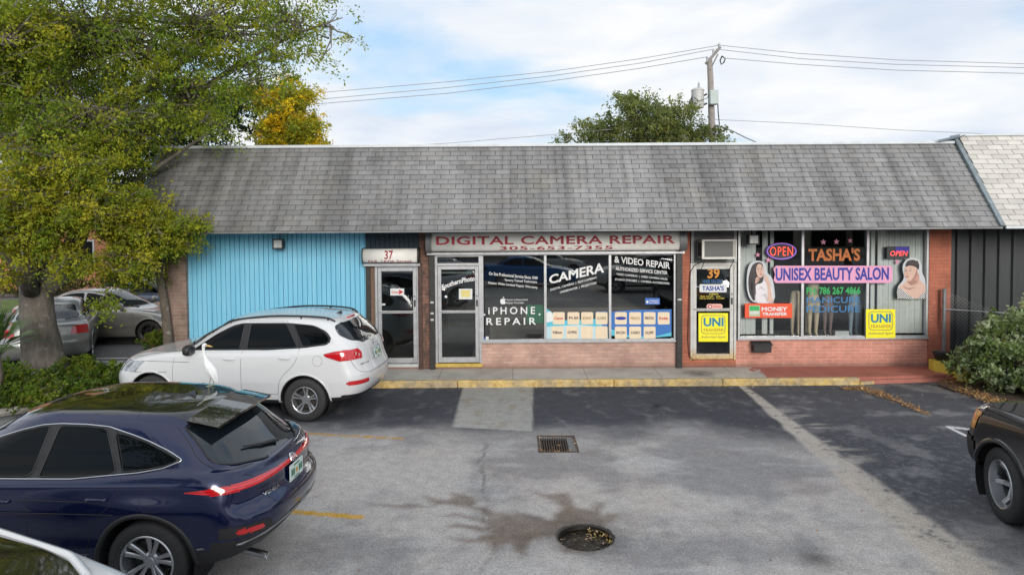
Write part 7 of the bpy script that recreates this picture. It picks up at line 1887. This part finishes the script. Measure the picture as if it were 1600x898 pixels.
# slim second tree beside the brick pillar
T2 = YP(258, 560, -.25); T2 = (T2[0], -.25, .08)
t2 = thing('small_tree', 'slim tree with thin brown trunk beside the brick end pillar', 'tree', T2)
mb = MB(); q = lambda a, b, d=0: np.array(YP(a-5, b, -.25+d))
mb.tube([(T2[0], T2[1], 0), q(268, 530), q(263, 480), q(256, 440), q(252, 410), q(246, 385)], [.12, .095, .085, .08, .075, .07], 12)
mb.tube([q(252, 412), q(272, 380, -.4), q(290, 350, -.9), q(310, 335, -1.4)], [.07, .05, .035, .015], 8)
mb.tube([q(248, 390), q(225, 360, -.2), q(190, 335, -.4)], [.08, .05, .02], 8)
mb.build('trunk', M_BARK2, t2, smooth=True)
bl = [blob(285, 350, -1.5, 38, 16, .4), blob(306, 345, -1.7, 22, 9, .25, .7), blob(262, 378, -1.0, 34, 22, .4), blob(225, 385, -.3, 60, 32, .6), blob(205, 350, -.3, 50, 40, .6), blob(298, 385, -1.2, 12, 18, .2, .8), blob(240, 340, -.8, 40, 25, .5), blob(215, 430, -.2, 50, 22, .5, .6)]
crown(bl, 260, 24000, .062, PALG[:4]+PALY[:2], t2, 23, hubs=True, limbmat=M_BARK2, csize=(.16, .32))
# dark evergreen mass of trees behind the building
def back_tree(name, lab, cx_, cy_, Y_, blobs, pal, n, nl, ls, seed, tr=.22, base=None, csize=(.35, .7), group=None, bm_=M_BARK2, shell=.45):
    c0 = YP(cx_, cy_, Y_); o_ = thing(name, lab, 'tree', (c0[0], Y_, 0), group=group)
    mb = MB(); zc = c0[2]
    mb.tube([(c0[0], Y_, 0), (c0[0]+.05, Y_, zc*.45), (c0[0]-.05, Y_, zc*.75), (c0[0]+.1, Y_, zc)], [tr, tr*.85, tr*.6, tr*.3], 10)
    rg_ = np.random.default_rng(seed)
    for b in blobs: mb.tube(limb_path((c0[0], Y_, zc*.7), b[:3], rg_, 5, .08), [tr*.5, tr*.4, tr*.3, tr*.22, tr*.15, .03], 6)
    mb.build('trunk', bm_, o_, smooth=True)
    crown(blobs, n, nl, ls, pal, o_, seed, hubs=True, limbmat=bm_, csize=csize, shell=shell)
    return o_
DK = [(.022, .045, .014), (.03, .055, .016), (.018, .036, .012)]
back_tree('dark_tree', 'dark evergreen tree behind the left end of the roof', 260, 200, 7.0, [blob(250, 190, 7, 70, 70, 1.5), blob(330, 180, 8, 60, 60, 1.4), blob(180, 230, 7, 60, 60, 1.4), blob(240, 290, 6.5, 50, 40, 1.2), blob(100, 250, 7, 60, 70, 1.4)], DK, 300, 26000, .13, 31)
back_tree('dark_tree', 'dark evergreen tree far left behind the shade tree crown', 60, 240, 9.0, [blob(20, 180, 9, 90, 90, 1.8), blob(110, 130, 9, 70, 60, 1.6), blob(30, 300, 9, 70, 50, 1.4)], DK, 200, 18000, .14, 33)
YL = [(.62, .45, .014), (.50, .42, .02), (.72, .50, .014), (.34, .34, .03), (.24, .28, .03)]
back_tree('yellow_tree', 'bright yellow leaved tree rising behind the shingle roof', 446, 190, 13.0, [blob(455, 195, 13, 50, 40, 1.3), blob(415, 155, 13, 34, 25, 1.0, .8), blob(460, 150, 13.3, 32, 28, 1.0, .8), blob(480, 215, 13, 28, 25, 1.0, .9), blob(425, 215, 13.2, 40, 25, 1.0, .8)], YL, 260, 30000, .12, 37, csize=(.3, .6))
GT = [(.15, .19, .06), (.19, .22, .07), (.12, .155, .05), (.23, .25, .08)]
back_tree('green_tree', 'feathery green tree behind the roof beside the utility pole', 1010, 200, 15.0, [blob(1000, 190, 15, 62, 36, 1.6), blob(945, 205, 15, 55, 24, 1.2, .9), blob(1055, 195, 15, 48, 34, 1.2), blob(985, 158, 15, 42, 18, 1.0, .6), blob(1105, 212, 15, 38, 18, 1.0, .5), blob(892, 215, 15, 28, 13, .7, .5), blob(1075, 168, 15, 25, 16, .8, .35), blob(1020, 230, 15, 130, 25, 1.5)], GT, 330, 26000, .125, 41, csize=(.3, .62), shell=.38)
# low shrubs
def shrub(name, lab, blobs, pal, n, nl, ls, seed, csize=(.12, .24), cat='bush', group=None, elong=1.7, mat=M_LEAF, stems=True):
    c = np.mean([b[:3] for b in blobs], 0); o_ = thing(name, lab, cat, (c[0], c[1], .05), group=group)
    crown(blobs, n, nl, ls, pal, o_, seed, hubs=True, limbmat=M_BARK2, csize=csize, elong=elong, name='foliage', shell=.33)
    return o_
SG = [(.13, .20, .02), (.10, .17, .02), (.17, .22, .025), (.07, .12, .018)]
def gb(px, py, rx, ry, rz, zc, w=1.0): a = G(px, py, zc); return (a[0], a[1], zc, rx, ry, rz, w)
shrub('hedge_bush', 'low lime green hedge at the foot of the big trunk on its left', [gb(-20, 615, 1.0, .5, .32, .32), gb(50, 605, .7, .5, .34, .34), gb(90, 620, .6, .45, .3, .30), gb(-10, 585, .6, .4, .25, .35)], SG, 190, 17000, .065, 51)
shrub('hedge_bush', 'lime green hedge between the big trunk and the white SUV nose', [gb(125, 580, .55, .4, .30, .36), gb(165, 585, .45, .4, .28, .32), gb(145, 600, .5, .4, .25, .28)], SG, 120, 11000, .065, 52)
shrub('small_bush', 'small reddish green bush in front of the brick end pillar', [gb(247, 533, .35, .35, .25, .40), gb(262, 524, .25, .25, .25, .5)], SG+[(.22, .08, .04)], 50, 3600, .07, 53)
VG = [(.44, .49, .35), (.36, .42, .27), (.24, .31, .15), (.54, .58, .45), (.17, .24, .08), (.34, .41, .25)]
shrub('variegated_bush', 'big rounded pale variegated bush before the dark metal wall', [(9.35, -1.75, .62, .74, .62, .56), (10.3, -2.0, .72, .95, .75, .64), (9.40, -1.5, 1.02, .56, .5, .40), (10.0, -1.6, 1.24, .62, .5, .38), (9.9, -1.5, 1.62, .20, .2, .14, .6), (9.2, -1.6, 1.35, .12, .15, .12, .5), (11.6, -2.3, .8, .9, .7, .65), (8.9, -1.55, .50, .42, .4, .40), (9.8, -2.5, .45, .8, .4, .38)], VG, 470, 40000, .085, 54, csize=(.14, .30))
shrub('green_shrub', 'plain green shrub mixed into the right side of the pale bush', [(10.1, -2.45, 1.05, .3, .25, .26), (10.0, -2.65, .80, .22, .2, .18)], [(.10, .22, .02), (.14, .27, .03)], 26, 2200, .08, 55)
# palm-like plant at the left edge
pc = np.array(YP(-8, 545, -2.6)); pl_ = thing('fan_palm', 'small spiky palm at the left edge in front of the parked cars', 'palm', (pc[0], pc[1], .05))
mb = MB(); rgp = np.random.default_rng(6)
for k in range(26):
    a = rgp.uniform(0, 6.28); el = rgp.uniform(.1, 1.3); L_ = rgp.uniform(.55, .85); d = np.array([math.cos(a)*math.cos(el), math.sin(a)*math.cos(el), math.sin(el)])
    for j in range(9):
        f_ = (j-4)*.11; d2 = d+np.array([-math.sin(a), math.cos(a), 0])*f_; d2 /= np.linalg.norm(d2); s_ = np.cross(d2, [0, 0, 1]); s_ /= np.linalg.norm(s_)
        b0 = pc+d*.28*L_; b1 = b0+d2*L_*.5; b2 = b0+d2*L_*.85+np.array([0, 0, -.10])
        mb.add([b0-s_*.006, b0+s_*.006, b1+s_*.016, b1-s_*.016, b2], [(0, 1, 2, 3), (3, 2, 4)])
    mb.tube([pc-np.array([0, 0, .2]), pc+d*.3*L_], .008, 4)
mb.build('fronds', pm('palm_leaf', (.09, .15, .04), .45, .35, 6), pl_)
mb = MB(); mb.tube([(pc[0], pc[1], 0), (pc[0]+.03, pc[1], pc[2]*.6), pc], [.11, .09, .07], 10); mb.build('trunk', M_BARK2, pl_)

# ------------------------------------------------------------------ utility pole and wires
PY = 15.5
pb = YP(1113, 226, PY); pt_ = YP(1108, 76, PY); K = (PY-CAM[1])/FPX
pole = thing('utility_pole', 'weathered utility pole with transformer drum rising behind the roof', 'utility pole', (pb[0], PY, 0))
mb = MB(); mb.tube([(pb[0]+.1, PY, 0), pb, YP(1110, 120, PY), YP(1108.5, 92, PY)], [.17, .15, .125, .115], 14); mb.build('pole', pm('pole_wood', (.30, .27, .25), .9, .2, 6, bump=.4), pole, smooth=True)
ca, cb_ = np.array(YP(1104, 99, PY-.9)), np.array(YP(1124.5, 75, PY+.9))
mb = MB(); mb.tube([ca, cb_], .09, 4); mb.tube([YP(1109, 110, PY-.1), (ca+cb_)/2+np.array([.2, 0, .05])], .03, 5); mb.build('cross_arm', pm('arm_wood', (.22, .20, .18), .9, .2, 6), pole)
for f_ in (.05, .5, .95):
    p_ = ca+(cb_-ca)*f_; mb = MB(); mb.lathe([(.03, 0), (.05, .05), (.03, .08), (.06, .12), (.02, .18), (.001, .19)], p_+np.array([0, 0, .06]), 'z', 10); mb.build('insulator', pm('porcelain', (.35, .36, .38), .3, .1, 9), pole, smooth=True)
tc_ = np.array(YP(1090, 155, PY)); h_ = 14*K; r_ = 9.5*K
mb = MB(); mb.lathe([(.001, -h_), (r_*.92, -h_), (r_, -h_+.05), (r_, h_-.05), (r_*1.06, h_-.04), (r_*1.06, h_), (r_*.6, h_+.08), (.001, h_+.1)], tc_, 'z', 24); tf = mb.build('transformer', pm('transformer_paint', (.50, .50, .50), .5, .12, 3, dirt=.4), pole, smooth=False)
mb = MB(); mb.lathe([(.04, 0), (.06, .05), (.035, .09), (.06, .13), (.03, .2), (.001, .3)], tc_+np.array([.05, 0, h_+.08]), 'z', 10); mb.build('bushing', MATS['porcelain'], tf, smooth=True)
bc = np.array(YP(1114, 153, PY-.25)); mb = MB(); mb.box(bc[0]-6.5*K, bc[1]-.2, bc[2]-11*K, bc[0]+6.5*K, bc[1]+.1, bc[2]+11*K, .03); mb.build('switch_box', pm('box_paint', (.38, .44, .43), .5, .1, 5), pole)
mb = MB(); mb.tube([tc_+np.array([r_, 0, .15]), bc+np.array([-.2, .2, .2])], .04, 6); mb.tube([tc_+np.array([r_, 0, -.25]), bc+np.array([-.2, .2, -.2])], .04, 6); mb.build('bracket', M_STRIPD, pole)
mb = MB()
mb.tube([YP(1082, 150, PY-.3), YP(1078, 158, PY-.3), YP(1078, 185, PY-.3)], .025, 5); mb.tube([YP(1081, 150, PY-.4), YP(1083, 170, PY-.4), YP(1079, 192, PY-.4)], .02, 5)
mb.tube([YP(1121, 148, PY-.3), YP(1122, 175, PY-.3), YP(1124, 195, PY-.3), YP(1118, 208, PY-.2), YP(1113, 212, PY-.15)], .025, 5)
mb.tube([YP(1084, 152, PY-.5), YP(1092, 158, PY-.5), YP(1104, 154, PY-.4), YP(1109, 148, PY-.3)], .015, 5)
mb.tube([YP(1128, 88, PY), YP(1133, 92, PY), YP(1131, 98, PY), YP(1127, 101, PY), YP(1125, 95, PY), YP(1128, 88, PY)], .03, 5)
mb.build('leads', M_BLACK, pole)
M_WIRE = pm('wire', (.30, .30, .32), .6, .1, 5)
def wire(pts, lab, r=.015, Y0=PY, Y1=PY):
    P = []
    for i, (a, b) in enumerate(pts): P.append(YP(a, b, Y0+(Y1-Y0)*i/(len(pts)-1)))
    Q = [np.array(p) for p in P]; out = []
    for i in range(len(Q)-1):
        for k in range(6): out.append(Q[i]+(Q[i+1]-Q[i])*k/6)
    out.append(Q[-1]); mb = MB(); mb.tube(out, r, 5); o_ = mb.build('power_line', M_WIRE, None, loc=tuple(P[0])); setp(o_, lab, 'power line', 'overhead wires')
wire([(1124, 71), (1000, 92), (860, 112), (700, 128), (500, 145), (200, 165)], 'highest overhead wire running left from the pole', Y0=PY+.9, Y1=PY+4)
wire([(1116, 77), (1000, 99), (860, 119), (700, 137), (503, 155), (200, 178)], 'second overhead wire running left from the pole', Y0=PY, Y1=PY+4)
wire([(1106, 89), (1000, 107), (860, 127), (700, 146), (503, 162), (200, 186)], 'third and lowest of the three upper wires left of the pole', Y0=PY-.9, Y1=PY+4)
wire([(1124, 71), (1250, 84), (1400, 94), (1600, 100), (1900, 108)], 'highest overhead wire running right from the pole', Y0=PY+.9, Y1=PY)
wire([(1118, 77), (1250, 92), (1400, 101), (1600, 106), (1900, 113)], 'second overhead wire running right from the pole', Y0=PY, Y1=PY)
wire([(1130, 91), (1250, 101), (1400, 110), (1600, 115), (1900, 121)], 'third overhead wire running right from the pole', Y0=PY-.9, Y1=PY)
wire([(1113, 190), (980, 200), (858, 211), (700, 224), (520, 233), (300, 240)], 'thin low wire passing in front of the green tree', r=.012, Y0=PY-.5, Y1=PY-3)
wire([(1115, 187), (1250, 193), (1400, 203), (1600, 212), (1900, 222)], 'thin low wire running right from the pole above the roof', r=.012)
wire([(1113, 197), (1128, 198), (1145, 205), (1165, 215), (1190, 226)], 'short black service wire dropping right from the pole to the roof', r=.025, Y0=PY, Y1=PY-3)

# ------------------------------------------------------------------ background beyond the side lot
ob = thing('distant_building', 'terracotta stucco building far behind the trees on the left', 'building', (-26, 24, 0))
mb = MB(); a = FY(70, 400, 18)[0]; b = FY(256, 400, 18)[0]; mb.box(a-6, 18, 0, b+6, 30, 4.6); mb.build('wall', pm('terracotta_stucco', (.50, .21, .12), .9, .1, 2, bump=.2), ob)
mb = MB(); mb.box(a-6.2, 17.8, 4.6, b+6.2, 30, 4.8); mb.build('roof', M_CAP, ob)
for xx in (a+1.0, a+4.5, a+8):
    mb = MB(); mb.box(xx, 17.94, 1.0, xx+1.4, 18.0-.002, 2.4); f = mb.build('window', M_ALUW, ob); mb = MB(); mb.box(xx+.08, 17.92, 1.08, xx+1.32, 17.938, 2.32); mb.build('pane', M_CGLASS, f)
dh = thing('hedge_row', 'long dark hedge behind the grass verge left of the building', 'hedge', (-22, 15.5, 0))
bl = [(-40+i*2.2, 15.2, .55, 1.5, .6, .55, 1) for i in range(15)]
crown(bl, 260, 15000, .14, [(.06, .085, .02), (.09, .09, .025), (.045, .07, .018)], dh, 77, csize=(.3, .5), name='foliage')
# low commercial block behind the camera across the lot (seen only mirrored)
cb2 = thing('opposite_building', 'low beige building across the lot behind the camera', 'building', (0, -45, 0))
mb = MB(); mb.box(-40, -50, 0, 40, -40, 5); mb.build('wall', pm('beige_wall', (.35, .31, .25), .9, .1, 1), cb2)
mb = MB(); mb.box(-41, -39.99, 3.4, 41, -38.8, 3.7); mb.build('canopy', M_STUCCO, cb2)
for xx in range(-36, 36, 6):
    mb = MB(); mb.box(xx, -39.98, .8, xx+4.5, -39.9, 3.0); mb.build('window', M_CGLASS, cb2)
for i, (xx, yy, s) in enumerate(((-10.5, -21.5, 1.75), (-4, -33, 1.0), (9, -34, .95), (22, -30, 1.0), (-26, -24, 1.3))):
    o_ = thing('lot_tree', ['broad tree behind the camera at the left of the lot', 'tree behind the camera left of centre', 'tree behind the camera right of centre', 'tree behind the camera at the right of the lot', 'far left tree behind the camera'][i], 'tree', (xx, yy, 0))
    mb = MB(); mb.tube([(xx, yy, 0), (xx+.1, yy, 1.5*s), (xx, yy, 3.4*s)], [.24, .2, .14], 10); mb.build('trunk', M_BARK2, o_, smooth=True)
    crown([(xx, yy, 4.8*s, 2.8*s, 2.8*s, 1.7*s, 1), (xx+1.2, yy+.6, 5.6*s, 1.8, 1.8, 1.2, .8), (xx-1.3, yy, 4.2*s, 1.8, 1.8, 1.0, .8)], 130, 8000, .26, [(.05, .08, .02), (.07, .10, .02)], o_, 80+i, csize=(.5, .9))

# ------------------------------------------------------------------ white egret standing on the blue car roof
def stand_on(px, py, z): return np.array((*G(px, py, z), z))
dg = bpy.context.evaluated_depsgraph_get(); dg.update()
d_ = Vector(_ray(325, 603)).normalized(); hit = SC.ray_cast(dg, Vector(CAM), d_)
ft = np.array(hit[1]) if hit[0] else stand_on(322, 600, 1.62)
k_ = .0066
def eg(dx, dz, dy=0.0): return (dx*k_, dy, dz*k_)
V_ = [eg(8, 21), eg(3, 30), eg(-2.5, 41), eg(-5, 50), eg(-6, 57), eg(-6.0, 63), eg(-4.5, 65.5), eg(-2.0, 65.2), eg(12.5, 13), eg(14.5, 6), eg(2, 20, .0), eg(2.5, 10), eg(3, .4), eg(5, 20, .03), eg(5, 10, .03), eg(5.4, .4, .03)]
E_ = [(0, 1), (1, 2), (2, 3), (3, 4), (4, 5), (5, 6), (6, 7), (0, 8), (8, 9)]
R_ = [(.066, .056), (.056, .048), (.036, .030), (.020, .020), (.016, .016), (.017, .017), (.027, .025), (.020, .018), (.052, .040), (.020, .012)]
eb = thing('egret', 'white egret with pale yellow beak standing on the roof of the dark blue car', 'bird', tuple(ft))
PP = [(-1.2, 65.0, .012), (-2.6, 65.6, .021), (-4.6, 65.4, .024), (-5.8, 63, .018), (-6.1, 58, .0135), (-5.2, 51, .015), (-3.2, 44, .021), (-.6, 37, .036), (3.2, 29.5, .051), (7.2, 22.5, .056), (11, 15.5, .043), (13.6, 9.5, .026), (15.2, 4.5, .008)]
PQ = chaik([(*eg(a_, b_), r_) for a_, b_, r_ in PP], 2, False)
mb = MB(); mb.tube([p[:3] for p in PQ], [p[3] for p in PQ], 14); mb.build('body', pm('feathers', (.78, .79, .79), .8, .04, 40, bump=.2), eb, smooth=True, local=True)
mb = MB(); mb.tube([eg(-.5, 65), eg(4, 64.2), eg(9.5, 62.8)], [.011, .008, .001], 8); mb.build('beak', pm('beak', (.62, .42, .15), .5, .1, 20), eb, smooth=True, local=True)
mb = MB(); ellipsoid(mb, eg(-1.8, 66.3, -.017), (.005, .004, .005), 6, 2); mb.build('eye', M_BLACK, eb, local=True)
for (dx, dy) in ((2.5, -.015), (6, .03)):
    mb = MB(); mb.tube([eg(dx+4, 18, dy), eg(dx+2, 10, dy), eg(dx, .6, dy)], [.008, .005, .0045], 6)
    for a in (-.6, 0, .6, 2.8): mb.tube([eg(dx, .6, dy), (dx*k_-math.cos(a)*.03, dy+math.sin(a)*.03, .004)], [.004, .002], 4)
    mb.build('leg', pm('bird_leg', (.30, .31, .22), .6, .1, 20), eb, local=True)
mb = MB(); WP = [(3.6, 31, .020), (7, 24.5, .030), (11.4, 15.8, .024), (15, 6.5, .006)]
PQ = chaik([(*eg(a_, b_, -.034), r_) for a_, b_, r_ in WP], 2, False); mb.tube([p[:3] for p in PQ], [p[3] for p in PQ], 10); mb.build('wing', pm('wing_feathers', (.70, .71, .73), .8, .06, 60, bump=.3), eb, smooth=True, local=True)
